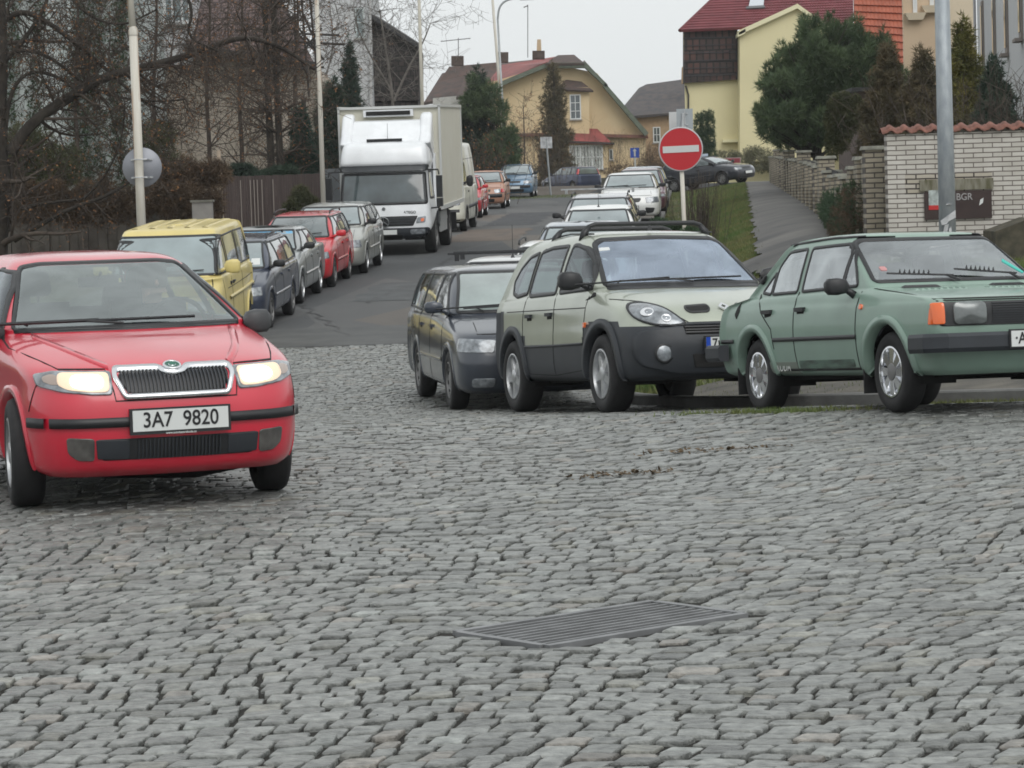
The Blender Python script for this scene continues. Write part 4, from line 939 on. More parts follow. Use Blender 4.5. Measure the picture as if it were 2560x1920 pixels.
    mb = MB(); mb.box((0, 2.05, 3.54), (2.40, .10, .06)); mb.build('box_edging', frm, b)
    mb = MB(); mb.box((0, 2.12, 3.40), (1.22, .18, .17)); mb.box((0, 2.22, 3.40), (1.08, .02, .10), 1); mb.build('cooling_unit', [wht, SEAM], c.root)
    mb = MB(); mb.box((.35, -1.0, .75), (.1, 7.0, .25)); mb.box((-.35, -1.0, .75), (.1, 7.0, .25)); mb.box((0, 1.0, .7), (1.9, 1.2, .4)); mb.box((0, 3.0, .8), (1.5, 1.3, .5)); mb.box((0, -1.15, .5), (1.6, .15, .15)); mb.box((0, 2.75, .5), (1.6, .15, .15)); mb.build('chassis', UND, c.root)
    c.wheels('steel'); pl = c.plate('', -.05, .56); pl.location.y += .04
    mb = MB(); mb.tube([(-.05, 3.0, 2.7), (-.05, 2.95, 3.15)], .006, 4); mb.build('aerial', BLK, c.root)
    p, n = c.hit('F', 0, 1.12); mb = MB(); mb.lathe([(.045, 0), (.04, .02), (.001, .02)], 12, axis='Y', c=p); mb.build('bonnet_badge', mat('dull chrome', (1, 1, 1)), c.root)
    p, n = c.hit('F', -.62, 1.02); M = Matrix.Translation(p + n * .01) @ Matrix.Rotation(math.pi, 4, 'Z') @ Matrix.Rotation(math.pi / 2, 4, 'X'); text_mesh('ATEGO', .09, INK, c.root, M, 'model_lettering')
    c.place(-2.85, 68.55, STREET); return c

def build_vehicles():
    make_fabia(); make_rx4(); make_saloon120(); make_van_t4(); make_lorry(); make_panel_van()
    P = paint
    slate = P('dark slate metallic paint', (.030, .038, .054), .1, .3); navyd = P('dark blue grey paint', (.035, .045, .075), .3, .35); silver = P('silver paint', (.38, .40, .40), .6, .3)
    redp = P('signal red paint', (.50, .012, .022), 0, .38); champ = P('light grey metallic paint', (.42, .43, .40), .5, .3); white = P('white car paint', (.74, .75, .74), 0, .38)
    orange = P('faded salmon paint', (.40, .21, .14), 0, .5, .4); blue = P('steel blue paint', (.10, .19, .29), .3, .35); navy = P('navy paint', (.02, .032, .085), .2, .35); black = P('blue black paint', (.015, .018, .028), .2, .3)
    maroon = P('maroon metallic paint', (.13, .05, .075), .4, .35); bg = P('pale blue grey paint', (.30, .34, .39), .5, .3)
    LK = 'cars parked along the left kerb'; RK = 'cars parked along the right kerb'
    def oct_x(c, lv):
        c.patch('fog_lamp', [(.50, .36), (.74, .36), (.74, .27), (.52, .27)], 'F', LENS, .012, .03); c.patch('fog_lamp', [(-.74, .36), (-.50, .36), (-.52, .27), (-.74, .27)], 'F', LENS, .012, .03)
    generic_car('slate_estate', 'dark slate grey estate car parked between the pale people carrier and the road', 'estate', slate, 4.57, 1.80, 1.50, 2.58, .92, glass=(mat('estate windscreen', (.24, .29, .28), .06, 0, coat=1, spec=1, var=.25, vscale=2), GD), rim='steel', ax=.20, ay=29.85, yaw=math.radians(9), lamp=(.66, .36, .12, .05), res=1, zn=.80, zc=.98, group=RK, extra=oct_x, tyre=(.315, .195, .19))
    # left row, going up the street
    def estate_x(c, lv):
        c.patch('screen_card', [(.48, 1.06), (.34, 1.06), (.34, 1.16), (.48, 1.16)], 'F', WHT, .008, .004)
    generic_car('blue_estate', 'dark blue estate car parked right behind the yellow van', 'estate', navyd, 4.5, 1.73, 1.45, 2.51, .9, (GL, GD), 'steel', True, -4.80, 47.0, STREET, BLK, (.60, .34, .12, .05), group=LK, res=.8, zn=.76, extra=lambda c, lv: c.patch('screen_card', [(-.62, 1.03), (-.46, 1.03), (-.46, 1.13), (-.60, 1.13)], 'F', WHT, .008, .004))
    generic_car('silver_saloon', 'silver saloon with blue tinted windscreen top between the dark blue estate and red estate', 'sedan', silver, 4.3, 1.68, 1.38, 2.52, .85, (GL, GD), 'spoke6', False, -4.62, 52.1, STREET, BLK, (.60, .34, .10, .05), group=LK, res=.8,
                extra=lambda c, lv: c.patch('sun_strip', [(-.52, 1.295), (.52, 1.295), (.55, 1.25), (-.55, 1.25)], 'F', mat('blue tint strip', (.12, .38, .62), .2), .006, .01))
    generic_car('red_estate', 'bright red small estate with roof rails parked in the left row', 'estate', redp, 4.24, 1.64, 1.44, 2.45, .82, (GD, GD), 'steel', True, -4.26, 56.4, STREET, redp, (.56, .36, .11, .05), group=LK, res=.8, zn=.76)
    generic_car('grey_hatchback', 'light grey rounded hatchback parked right in front of the lorry', 'hatch', champ, 4.5, 1.77, 1.47, 2.7, .95, (GL, GD), 'spoke6', False, -3.88, 60.6, STREET, BLK, (.62, .36, .14, .05), group=LK, res=.8, zn=.78, zc=1.0)
    generic_car('red_compact', 'red compact car half hidden beyond the cream panel van', 'hatch', redp, 4.1, 1.66, 1.42, 2.45, .8, (GL, GD), 'cap', False, -1.62, 95, STREET, redp, group=LK)
    generic_car('salmon_hatchback', 'faded salmon boxy hatchback with dark bumper near the far end of left row', 'hatch', orange, 3.85, 1.62, 1.42, 2.45, .75, (GL, GD), 'cap', False, -.82, 106, STREET, BLK, (.58, .34, .13, .05), group=LK, bumper=DKG, zn=.78,
                extra=lambda c, lv: [c.patch('indicator', [(sg * .66, .74), (sg * .78, .74), (sg * .78, .61), (sg * .66, .61)][::sg], 'F', REDL, .014, .01) for sg in (1, -1)])
    generic_car('steel_blue_estate', 'steel blue estate parked last in the left row by the grass corner', 'estate', blue, 4.3, 1.69, 1.50, 2.55, .85, (GL, GD), 'cap', True, .42, 126, STREET, BLK, (.58, .36, .12, .05), group=LK, bumper=DKG, zn=.80, zc=1.0)
    # right row
    generic_car('white_hatchback', 'white car roof with two long black roof bars seen over the slate estate', 'estate', white, 4.3, 1.76, 1.50, 2.5, .85, (GL, GD), 'cap', False, .0, 35.3, STREET, BLK, group=RK, extra=lambda c, lv: (c.bars([.2, -.7], .85, 1.56, BLK), c.aerial(.35, 1.49, .42, .1)))
    generic_car('white_wagon', 'white wagon with short black roof rail partly hidden by the people carrier', 'estate', white, 4.3, 1.72, 1.56, 2.5, .85, (GD, GD), 'cap', True, .70, 40.2, STREET, BLK, group=RK)
    generic_car('pale_blue_saloon', 'pale blue grey car whose roof shows between the roof bars', 'sedan', bg, 4.5, 1.75, 1.50, 2.6, .9, (GL, GD), 'cap', False, 1.22, 47.6, STREET, BLK, group=RK, zc=1.0)
    generic_car('white_compact', 'white small car behind the pale blue grey roof', 'hatch', white, 4.0, 1.66, 1.46, 2.45, .8, (GL, GD), 'cap', False, 1.75, 54.6, STREET, BLK, group=RK, extra=lambda c, lv: c.aerial(.3, 1.46, .4, .1))
    generic_car('silver_wagon', 'silver wagon with a bright silver bar across its roof', 'estate', P('silver lilac paint', (.42, .42, .45), .5, .3), 4.5, 1.74, 1.44, 2.6, .9, (GL, GD), 'cap', True, 2.0, 61.5, STREET, BLK, group=RK, extra=lambda c, lv: (c.bars([.1], .86, 1.58, ALU, .03), c.aerial(-.1, 1.46, .3, .1)))
    def focus_x(c, lv):
        c.patch('upper_grille', [(-.36, .74), (.36, .74), (.30, .62), (-.30, .62)], 'F', BLK, .008, .05)
        for sg in (1, -1): c.patch('fog_pocket', [(sg * .46, .46), (sg * .76, .44), (sg * .70, .30), (sg * .50, .28)][::sg], 'F', BLK, .008, .04)
        p, n = c.hit('F', 0, .68); mb = MB(); mb.lathe([(.085, 0), (.07, .02), (.001, .02)], 20, M=Matrix.Translation(p + n * .01) @ n.to_track_quat('Z', 'Y').to_matrix().to_4x4() @ Matrix.Diagonal((1, .45, 1, 1))); mb.build('badge', CHR, c.root, True)
    generic_car('white_hatchback', 'white hatchback with oval grille badge parked beside the leafless bush', 'hatch', white, 4.34, 1.84, 1.48, 2.64, .9, (GL, GD), 'cap', False, 3.75, 85.5, STREET, BLK, (.66, .38, .15, .05), group=RK, zn=.80, zc=1.0, grille=None, extra=focus_x, res=.8)
    generic_car('maroon_estate', 'maroon car just beyond the white hatchback', 'estate', maroon, 4.4, 1.72, 1.50, 2.6, .9, (GL, GD), 'cap', False, 4.4, 92.5, STREET, BLK, group=RK)
    generic_car('blue_grey_saloon', 'pale blue grey car furthest up the right row', 'sedan', bg, 4.5, 1.75, 1.47, 2.6, .9, (GL, GD), 'cap', False, 4.85, 99.5, STREET, BLK, group=RK)
    def navy_x(c, lv):
        for sg in (1, -1): c.patch('tail_light', [(sg * .60, 1.28), (sg * .68, 1.26), (sg * .78, .98), (sg * .68, .98)][::sg], 'R', REDL, .02, .03)
    generic_car('navy_hatchback', 'navy blue hatchback seen from behind by the yellow house', 'hatch', navy, 4.15, 1.70, 1.45, 2.6, .85, (GL, GD), 'steel', False, at(559, 190, 163).x, 163, math.radians(180 + 33), navy, group='cars parked across the top of the street', extra=navy_x, yrb=-1.9, yrt=-1.7)
    generic_car('black_saloon', 'dark blue black car on the grass with a box on its roof', 'hatch', black, 4.3, 1.70, 1.42, 2.6, .9, (GL, GD), 'steel', False, at(733, 188, 125.5).x, 125.5, math.radians(52), BLK, (.56, .34, .10, .05), group='cars parked across the top of the street', zn=.76,
                extra=lambda c, lv: (lambda mb: (mb.box((0, -.1, 1.47), (.5, .16, .11)), mb.build('roof_box', mat('roof sign grey blue', (.35, .42, .5), .4), c.root)))(MB()))
# ------------------------------------------------------------ ground, road, paving
def disp(x, y, Y): return at(x / 2.16, y / 2.16, Y)
def gpt(px, py):
    """ground point under a photo position"""
    Y = 20.0
    for _ in range(60):
        p = at(px, py, Y); v = at(px, py, 1.0) - Vector((0, 0, CAM_H)); z = gzf(p.x, p.y)
        Yn = (z - CAM_H) / min(v.z, -1e-4); Y = Y * .5 + Yn * .5
    return at(px, py, Y)
def gridmesh(name, xs_of, ys, nx, dz, m, kind='structure', parent=None, top=None):
    V = []; ny = len(ys)
    for y in ys:
        a, b = xs_of(y); x = np.linspace(a, b, nx); V.append(np.stack([x, np.full(nx, y), gz(x, np.full(nx, y)) + dz], -1))
    V = np.array(V).reshape(-1, 3); idx = np.arange(ny * nx).reshape(ny, nx)
    Fq = np.stack([idx[:-1, :-1], idx[:-1, 1:], idx[1:, 1:], idx[1:, :-1]], -1).reshape(-1, 4)
    o = link(name, mesh_np(name, V, Fq, [m], None, True), parent)
    if kind: o['kind'] = kind
    return o
def xl(y): return -6.15 + .0655 * (y - 43)
def build_ground():
    gm = mat('verge ground', (.055, .07, .024), .95, var=.4, vscale=1.2, bump=.6, bscale=14, col2=(.10, .075, .035))
    ys = np.concatenate([np.linspace(-40, 6, 8), np.linspace(8, 150, 190), np.geomspace(152, 1400, 40)])
    gridmesh('ground', lambda y: (-60 - abs(y), 60 + abs(y)), ys, 160, -.07, gm)
    # asphalt
    am = mat('asphalt', (.060, .063, .066), .8, bump=.4, bscale=60, vscale=.35, col2=(.105, .105, .102), stretch=(1, .35, 1))
    N, L = nodes(am); b = N['Principled BSDF']; src = b.inputs['Base Color'].links[0].from_socket
    tc = N.new('ShaderNodeTexCoord'); mp = N.new('ShaderNodeMapping'); mp.inputs['Scale'].default_value = (.35, .09, 1); L.new(tc.outputs['Object'], mp.inputs[0])
    vo = N.new('ShaderNodeTexVoronoi'); vo.inputs['Scale'].default_value = 1; L.new(mp.outputs[0], vo.inputs['Vector'])
    rp = N.new('ShaderNodeValToRGB'); rp.color_ramp.interpolation = 'CONSTANT'; e = rp.color_ramp.elements; e[0].color = (1, 1, 1, 1); e[1].position = .45; e[1].color = (.66, .69, .72, 1)
    q = e.new(.75); q.color = (1.38, 1.2, 1.04, 1)
    sep = N.new('ShaderNodeSeparateColor'); L.new(vo.outputs['Color'], sep.inputs[0]); L.new(sep.outputs[0], rp.inputs[0])
    mm = N.new('ShaderNodeMix'); mm.data_type = 'RGBA'; mm.blend_type = 'MULTIPLY'; mm.inputs[0].default_value = .8; L.new(src, mm.inputs[6]); L.new(rp.outputs[0], mm.inputs[7])
    n2 = N.new('ShaderNodeTexNoise'); n2.inputs['Scale'].default_value = 40; n2.inputs['Detail'].default_value = 4; L.new(tc.outputs['Object'], n2.inputs['Vector'])
    r2 = N.new('ShaderNodeMapRange'); r2.inputs[3].default_value = .7; r2.inputs[4].default_value = 1.3; L.new(n2.outputs[0], r2.inputs[0])
    m3 = N.new('ShaderNodeMix'); m3.data_type = 'RGBA'; m3.blend_type = 'MULTIPLY'; m3.inputs[0].default_value = 1; L.new(mm.outputs[2], m3.inputs[6]); L.new(r2.outputs[0], m3.inputs[7]); L.new(m3.outputs[2], b.inputs['Base Color'])
    gridmesh('road', lambda y: (xl(y), xk(y)), np.linspace(43.2, 134, 150), 24, .0, am)
    gridmesh('cross_road', lambda y: (-12 if y < 133 else -40, 60), np.linspace(132, 141, 20), 40, .004, am)
    # joint bed under the setts
    jm = mat('joint earth', (.012, .011, .008), .95, var=.35, vscale=9, bump=.5, bscale=40)
    gridmesh('cobbled_road', lambda y: (-22, min(float(xk(y)), 24)), np.linspace(3, 43.2, 90), 60, -.014, jm)
    # mended strips and tar seams on the asphalt
    sm_ = mat('tar seam', (.022, .022, .023), .6); rg = random.Random(12)
    for k in range(9):
        y0 = 45 + 8.5 * k + rg.uniform(-2, 2); x0 = xl(y0) + rg.uniform(2.3, 4.0); mb = MB(); V = []; n = 26; ln = rg.uniform(3, 9); dr = rg.uniform(-.25, .25)
        for i in range(n):
            y = y0 + ln * i / n; x = x0 + dr * ln * i / n + .08 * math.sin(i * 1.3 + k) + .05 * math.sin(i * 3.1)
            for s in (-1, 1): V.append((x + s * .025, y, gzf(x, y) + .006))
        mb.add(V, [(2 * i, 2 * i + 1, 2 * i + 3, 2 * i + 2) for i in range(n - 1)]); tag(mb.build('tar_seam', sm_), kind='structure')
    for k, (y0, y1, u0, u1, c_) in enumerate(((74, 83, 2.4, 4.3, (.125, .10, .082)), (52, 57, 2.6, 5.6, (.075, .08, .082)), (43.3, 46.6, 1.6, 7.6, (.085, .088, .088)), (86, 99, 2.6, 4.2, (.055, .058, .062)))):
        gridmesh('road_patch', lambda y, a=u0, b=u1, k=k: (xl(y) + a + .06 * math.sin(y * 3 + k), xl(y) + b + .08 * math.sin(y * 2.1 + k)), np.linspace(y0, y1, 40), 8, .005, mat('road patch %d' % k, c_, .85, var=.2, vscale=1.5, bump=.4, bscale=50))
    # pavement strip and paths on the right
    pm = mat('old pavement asphalt', (.06, .06, .06), .85, bump=.4, bscale=50, vscale=.5, col2=(.135, .13, .12))
    pc = lambda y: 4.35 + (y - 40) * (5.95 / 72)
    pw = lambda y: .75 + .035 * math.sin(y * 2.3) + .03 * math.sin(y * 5.1 + 1) + .03 * math.sin(y * 1.07)
    gridmesh('footpath', lambda y: (pc(y) - pw(y), pc(y) + .95), np.linspace(33, 134, 400), 8, .035, pm)
    gridmesh('path_branch', lambda y: (float(xk(y)) + .12, pc(y) + .2), np.linspace(47.5, 51.2, 8), 10, .031, pm)
    sm = brickmat('pale paving slabs', (.30, .29, .27), (.24, .235, .22), (.10, .10, .09), .3, .3, .012, axes='XY')
    gridmesh('paved_strip', lambda y: (3.3, 4.9), np.linspace(31, 37.5, 12), 8, .039, sm)
    cm = mat('concrete kerb', (.13, .13, .125), .9, var=.2, vscale=4, bump=.3)
    mb = MB(); P = [(18, 20.6)]
    ysk = np.concatenate([np.linspace(22.05, 26, 14), np.linspace(26.5, 134, 110)])
    L_ = []
    for y in ysk:
        x = float(xk(y)); L_.append((x, y))
    V = []
    for i, (x, y) in enumerate(L_):
        a = Vector(L_[max(i - 1, 0)]); b_ = Vector(L_[min(i + 1, len(L_) - 1)]); t = (b_ - a).normalized(); n = Vector((t.y, -t.x)); z = float(zs(y))
        for o, h in ((-.02, -.1), (-.01, .095), (.01, .11), (.13, .11), (.14, -.05)): V.append((x + n.x * o, y + n.y * o, z + h))
    k = 5; Fc = [(i * k + j, i * k + j + 1, (i + 1) * k + j + 1, (i + 1) * k + j) for i in range(len(L_) - 1) for j in range(4)]
    mb.add(V, Fc); tag(mb.build('kerb', cm), kind='structure')
    mb = MB(); V = []
    yl = np.linspace(43, 127, 90)
    for y in yl:
        z = float(gz(xl(y), y))
        for o, h in ((.02, -.1), (.01, .10), (-.13, .11), (-.14, -.1)): V.append((xl(y) + o, y, z + h))
    mb.add(V, [(i * 4 + j, i * 4 + j + 1, i * 4 + 5 + j, i * 4 + 4 + j) for i in range(89) for j in range(3)]); tag(mb.build('kerb_far_side', cm), kind='structure')
    gridmesh('corner_pavement', lambda y: (float(xk(y)) + .15, float(xk(y)) + 3.4), np.concatenate([np.linspace(22.3, 24, 14), np.linspace(24.2, 30.5, 22)]), 10, .03, mat('dirty corner paving', (.055, .052, .045), .9, vscale=2.5, col2=(.12, .11, .09), bump=.5, bscale=30))
    bp = mat('bare pavement', (.12, .115, .10), .95, var=.25, vscale=1.5)
    gridmesh('pavement', lambda y: (xl(y) - 2.4, xl(y) - .14), np.linspace(43, 127, 80), 6, .07, bp)
def grate_frame():
    L = gpt(975 / 2.16, 1367 / 2.16); T = gpt(1400 / 2.16, 1298 / 2.16); B = gpt(1190 / 2.16, 1397 / 2.16)
    u = T - L; u.z = 0; c = (T + B) / 2; lu = u.length; u.normalize(); v = Vector((u.y, -u.x, 0)); lv = abs((B - L).dot(v))
    return c, u, v, lu, lv
def build_setts():
    gc, gu, gv, glu, glv = grate_frame()
    rng = np.random.default_rng(3)
    row_y = []; y = 5.6
    while y < 45.5:
        d = rng.uniform(.105, .138); row_y.append((y + d / 2, d)); y += d
    cx, cy, wx, wy = [], [], [], []
    for y, d in row_y:
        hw = .21 * y + 2.4; x = -hw + rng.uniform(0, .1)
        n = int(2 * hw / .118) + 3
        w = rng.choice([.085, .110, .128, .15], n, p=[.2, .38, .3, .12]) * rng.uniform(.88, 1.12, n)
        xe = x + np.cumsum(w); cx.append(xe - w / 2); cy.append(np.full(n, y)); wx.append(w); wy.append(np.full(n, d))
    cx, cy, wx, wy = map(np.concatenate, (cx, cy, wx, wy))
    n = len(cx)
    def warp(x, y):
        X = x + .06 * np.sin(y * 1.7 + x * .4)
        Y = y + .16 * np.sin(x * 1.15 + y * .23) + .07 * np.sin(x * 3.1 + y * .9) + .10 * x * np.clip((x + 1) / 4, 0, 1)
        return X, Y
    gap = .0076; a = wx / 2 - gap * 1.05; b = wy / 2 - gap * .72
    ang = np.arange(8) / 8 * 2 * np.pi + np.pi / 8
    ux = np.sign(np.cos(ang)) * np.abs(np.cos(ang))**.24; uy = np.sign(np.sin(ang)) * np.abs(np.sin(ang))**.24
    jit = rng.normal(0, .0046, (n, 8, 2)); tl = rng.normal(0, .022, (n, 2)); zo = rng.normal(0, .0042, n)
    rows = []
    Xl = []; Yl = []; Zl = []
    for sc, z in ((1.0, -.03), (1.0, -.006), (.965, -.001), (.88, .0008)):
        lx = a[:, None] * ux * sc + jit[:, :, 0] * sc; ly = b[:, None] * uy * sc + jit[:, :, 1] * sc
        shr = .15 + .45 * np.clip((cx[:, None] + 1) / 3, 0, 1); Xl.append(cx[:, None] + lx + ly * shr); Yl.append(cy[:, None] + ly); Zl.append(z + zo[:, None] + lx * tl[:, :1] + ly * tl[:, 1:])
    Xl.append(cx[:, None]); Yl.append(cy[:, None]); Zl.append(.001 + zo[:, None])
    X = np.concatenate(Xl, 1); Y = np.concatenate(Yl, 1); Z = np.concatenate(Zl, 1)
    X, Y = warp(X, Y)
    C = np.stack([X[:, -1], Y[:, -1]], -1)
    keep = (C[:, 1] < 43.25) & (C[:, 1] > 5.5) & (C[:, 0] < xk(C[:, 1]) - .02)
    du = (C[:, 0] - gc.x) * gu.x + (C[:, 1] - gc.y) * gu.y; dv = (C[:, 0] - gc.x) * gv.x + (C[:, 1] - gc.y) * gv.y
    keep &= ~((np.abs(du) < glu / 2 + .045) & (np.abs(dv) < glv / 2 + .05))
    keep &= rng.random(n) > .0004
    X, Y, Z = X[keep], Y[keep], Z[keep]; n = len(X)
    Z = Z + gz(X[:, -1], Y[:, -1])[:, None] * .0 + gz(X, Y) + .0
    V = np.stack([X, Y, Z], -1)        # n,33,3
    fs = []
    for r in range(3):
        for k in range(8): fs.append((r * 8 + k, r * 8 + (k + 1) % 8, (r + 1) * 8 + (k + 1) % 8, (r + 1) * 8 + k))
    quads = np.array(fs)
    tris = np.array([(24 + k, 24 + (k + 1) % 8, 32) for k in range(8)])
    base = (np.arange(n) * 33)[:, None, None]
    Q = (quads[None] + base).reshape(-1, 4); T = (tris[None] + base).reshape(-1, 3)
    me = bpy.data.meshes.new('setts'); me.vertices.add(n * 33); me.vertices.foreach_set('co', V.astype(np.float32).ravel())
    lv = np.concatenate([Q.ravel(), T.ravel()]).astype(np.int32); me.loops.add(len(lv)); me.loops.foreach_set('vertex_index', lv)
    tot = np.concatenate([np.full(len(Q), 4), np.full(len(T), 3)]).astype(np.int32); st = np.concatenate([[0], np.cumsum(tot)[:-1]]).astype(np.int32)
    me.polygons.add(len(tot)); me.polygons.foreach_set('loop_start', st); me.polygons.foreach_set('loop_total', tot); me.update(calc_edges=True)
    me.polygons.foreach_set('use_smooth', np.zeros(len(tot), bool))
    g = np.clip(rng.normal(1, .15, n), .6, 1.4); col = np.stack([g * .98, g * 1.0, g * 1.0, np.ones(n)], -1)
    k = rng.random(n); col[k < .05] *= (1.16, 1.06, 1.0, 1); col[(k > .05) & (k < .10)] *= (.78, .77, .74, 1); col[(k > .10) & (k < .13)] *= (1.18, 1.2, 1.2, 1); col[(k > .13) & (k < .17)] *= (1.0, .97, .90, 1)
    at_ = me.color_attributes.new('tint', 'FLOAT_COLOR', 'POINT'); at_.data.foreach_set('color', np.repeat(col, 33, 0).astype(np.float32).ravel())
    sm = mat('granite sett', (.115, .118, .113), .42, attr='tint', vscale=22, col2=(.245, .248, .236), bump=.7, bscale=45, spec=.5)
    me.materials.append(sm); o = link('cobblestones', me); tag(o, 'worn grey granite setts laid in wavy courses over the whole crossing', 'cobblestones', kind='stuff')
    # iron grate
    root = empty('drain_grate', (gc.x, gc.y, gzf(gc.x, gc.y)), math.atan2(gu.y, gu.x)); tag(root, 'rectangular grey iron drain grate set in the cobbles', 'drain grate')
    im = mat('worn grate steel', (.19, .195, .20), .5, .3, var=.25, vscale=6); hx, hy = glu / 2, glv / 2
    for nm, c, d in (('frame_bar', (0, hy, -.02), (2 * hx, .035, .05)), ('frame_bar', (0, -hy, -.02), (2 * hx, .035, .05)), ('frame_bar', (hx, 0, -.02), (.035, 2 * hy - .04, .05)), ('frame_bar', (-hx, 0, -.02), (.035, 2 * hy - .04, .05))):
        mb = MB(); mb.box(c, d); mb.build(nm, im, root)
    mb = MB()
    for i in range(22): mb.box((-hx + .03 + (2 * hx - .06) * (i + .5) / 22, 0, -.03), (.010, 2 * hy - .03, .022))
    for i in range(9): mb.box((0, -hy + .03 + (2 * hy - .06) * (i + .5) / 9, -.008), (2 * hx - .03, .013, .02))
    mb.build('grate_bars', im, root)
    mb = MB(); mb.box((0, 0, -.16), (2 * hx, 2 * hy, .02)); mb.build('drain_pit', mat('drain pit', (.006, .006, .007), .9), root)
    # leaf litter
    lm = mat('dead leaf litter', (.10, .07, .04), .9, var=.5, vscale=30)
    for (px, py, w, h), lb in (((715, 451, .55, .10), 'wispy patch of brown leaf litter on the cobbles in front of the mint saloon'), ((623, 475, .42, .09), 'smaller brown leaf patch on the cobbles nearer the drain grate')):
        c = gpt(px, py); n = 130; r = rng.normal(0, .42, (n, 2)); P = np.stack([c.x + r[:, 0] * w, c.y + r[:, 1] * h * 6 * .4 + r[:, 0] * w * .3, np.zeros(n)], -1); P[:, 2] = gz(P[:, 0], P[:, 1]) + .012
        o = leaves('leaf_litter', P, .020, lm, flat=.8); tag(o, lb, 'leaf litter', kind='stuff')
# ------------------------------------------------------------ plants
def leaves(name, P, size, m, parent=None, flat=0., tint=None, seed=1):
    rng = np.random.default_rng(seed); n = len(P); d1 = rng.normal(0, 1, (n, 3)); d1[:, 2] *= (1 - flat); d1 /= np.linalg.norm(d1, axis=1)[:, None]
    d2 = rng.normal(0, 1, (n, 3)); d2[:, 2] *= (1 - flat); d2 -= d1 * (d1 * d2).sum(1)[:, None]; d2 /= np.linalg.norm(d2, axis=1)[:, None] + 1e-9
    s = size * rng.uniform(.6, 1.3, (n, 1)); V = np.stack([P - d1 * s, P + d2 * s * .45, P + d1 * s, P - d2 * s * .45], 1).reshape(-1, 3)
    return link(name, mesh_np(name, V, np.arange(4 * n).reshape(n, 4), [m], None, False), parent)
def tufts(name, C, O, m, length, k=7, width=.16, spread=.9, parent=None, seed=1, droop=0.):
    """needle / twig tufts: k slim blades around each centre, fanning about direction O"""
    rng = np.random.default_rng(seed); n = len(C)
    Cc = np.repeat(C, k, 0); D = np.repeat(O, k, 0) + rng.normal(0, spread, (n * k, 3)); D[:, 2] -= droop; D /= np.linalg.norm(D, axis=1)[:, None] + 1e-9
    Lh = length * rng.uniform(.55, 1.25, (n * k, 1)); S = rng.normal(0, 1, (n * k, 3)); S -= D * (S * D).sum(1)[:, None]; S /= np.linalg.norm(S, axis=1)[:, None] + 1e-9
    w = Lh * width; V = np.stack([Cc - S * w * .5, Cc + D * Lh, Cc + S * w * .5 + D * Lh * .15], 1).reshape(-1, 3)
    return link(name, mesh_np(name, V, np.arange(3 * n * k).reshape(-1, 3), [m], None, False), parent)
def lobe_points(lobes, n, seed=1, shell=.45):
    rng = np.random.default_rng(seed); vol = np.array([l[3] * l[4] * l[5] for l in lobes])**.75; cnt = (n * vol / vol.sum()).astype(int) + 1; P = []; O = []
    for l, c in zip(lobes, cnt):
        d = rng.normal(0, 1, (c, 3)); d /= np.linalg.norm(d, axis=1)[:, None]; r = 1 - (1 - rng.random((c, 1))**1.4) * shell * (rng.random((c, 1))) * 1.6
        r *= 1 + .12 * np.sin(d[:, :1] * 7 + d[:, 2:] * 5 + seed) ; P.append(np.array(l[:3]) + d * r * np.array(l[3:])); O.append(d)
    return np.concatenate(P), np.concatenate(O)
FG = dict(
    pine=mat('pine needles', (.044, .078, .034), .8, vscale=1.6, col2=(.105, .150, .066)),
    dark=mat('dark spruce needles', (.014, .030, .020), .85, vscale=2, col2=(.034, .060, .036)),
    brown=mat('browning conifer foliage', (.050, .048, .024), .85, vscale=2.4, col2=(.125, .095, .050)),
    thuja=mat('thuja foliage', (.022, .050, .022), .8, vscale=3, col2=(.045, .082, .034)),
    yellow=mat('yellow green conifer foliage', (.05, .06, .012), .8, vscale=2.5, col2=(.16, .14, .025)),
    olive=mat('olive shrub foliage', (.03, .04, .012), .85, vscale=3, col2=(.075, .075, .03)),
    blue=mat('blue green juniper foliage', (.016, .045, .032), .85, vscale=3, col2=(.030, .075, .052)),
    hedge=mat('brown hedge foliage', (.060, .041, .026), .9, vscale=3, col2=(.135, .090, .054)),
    rust=mat('rusty dead leaves', (.13, .06, .025), .85, vscale=4, col2=(.24, .12, .05)),
    twig=mat('bare twigs', (.042, .032, .026), .9, vscale=5, col2=(.082, .064, .050)),
    bark=mat('dark bark', (.020, .016, .013), .95, vscale=6, col2=(.045, .038, .030), bump=.8, bscale=25),
    pale=mat('pale grey twigs', (.10, .09, .08), .9, vscale=5, col2=(.17, .155, .14)),
    grass=mat('grass blades', (.060, .125, .024), .8, vscale=1.1, col2=(.165, .155, .06)),
    straw=mat('pale shrub foliage', (.10, .11, .06), .85, vscale=3, col2=(.2, .19, .12)))
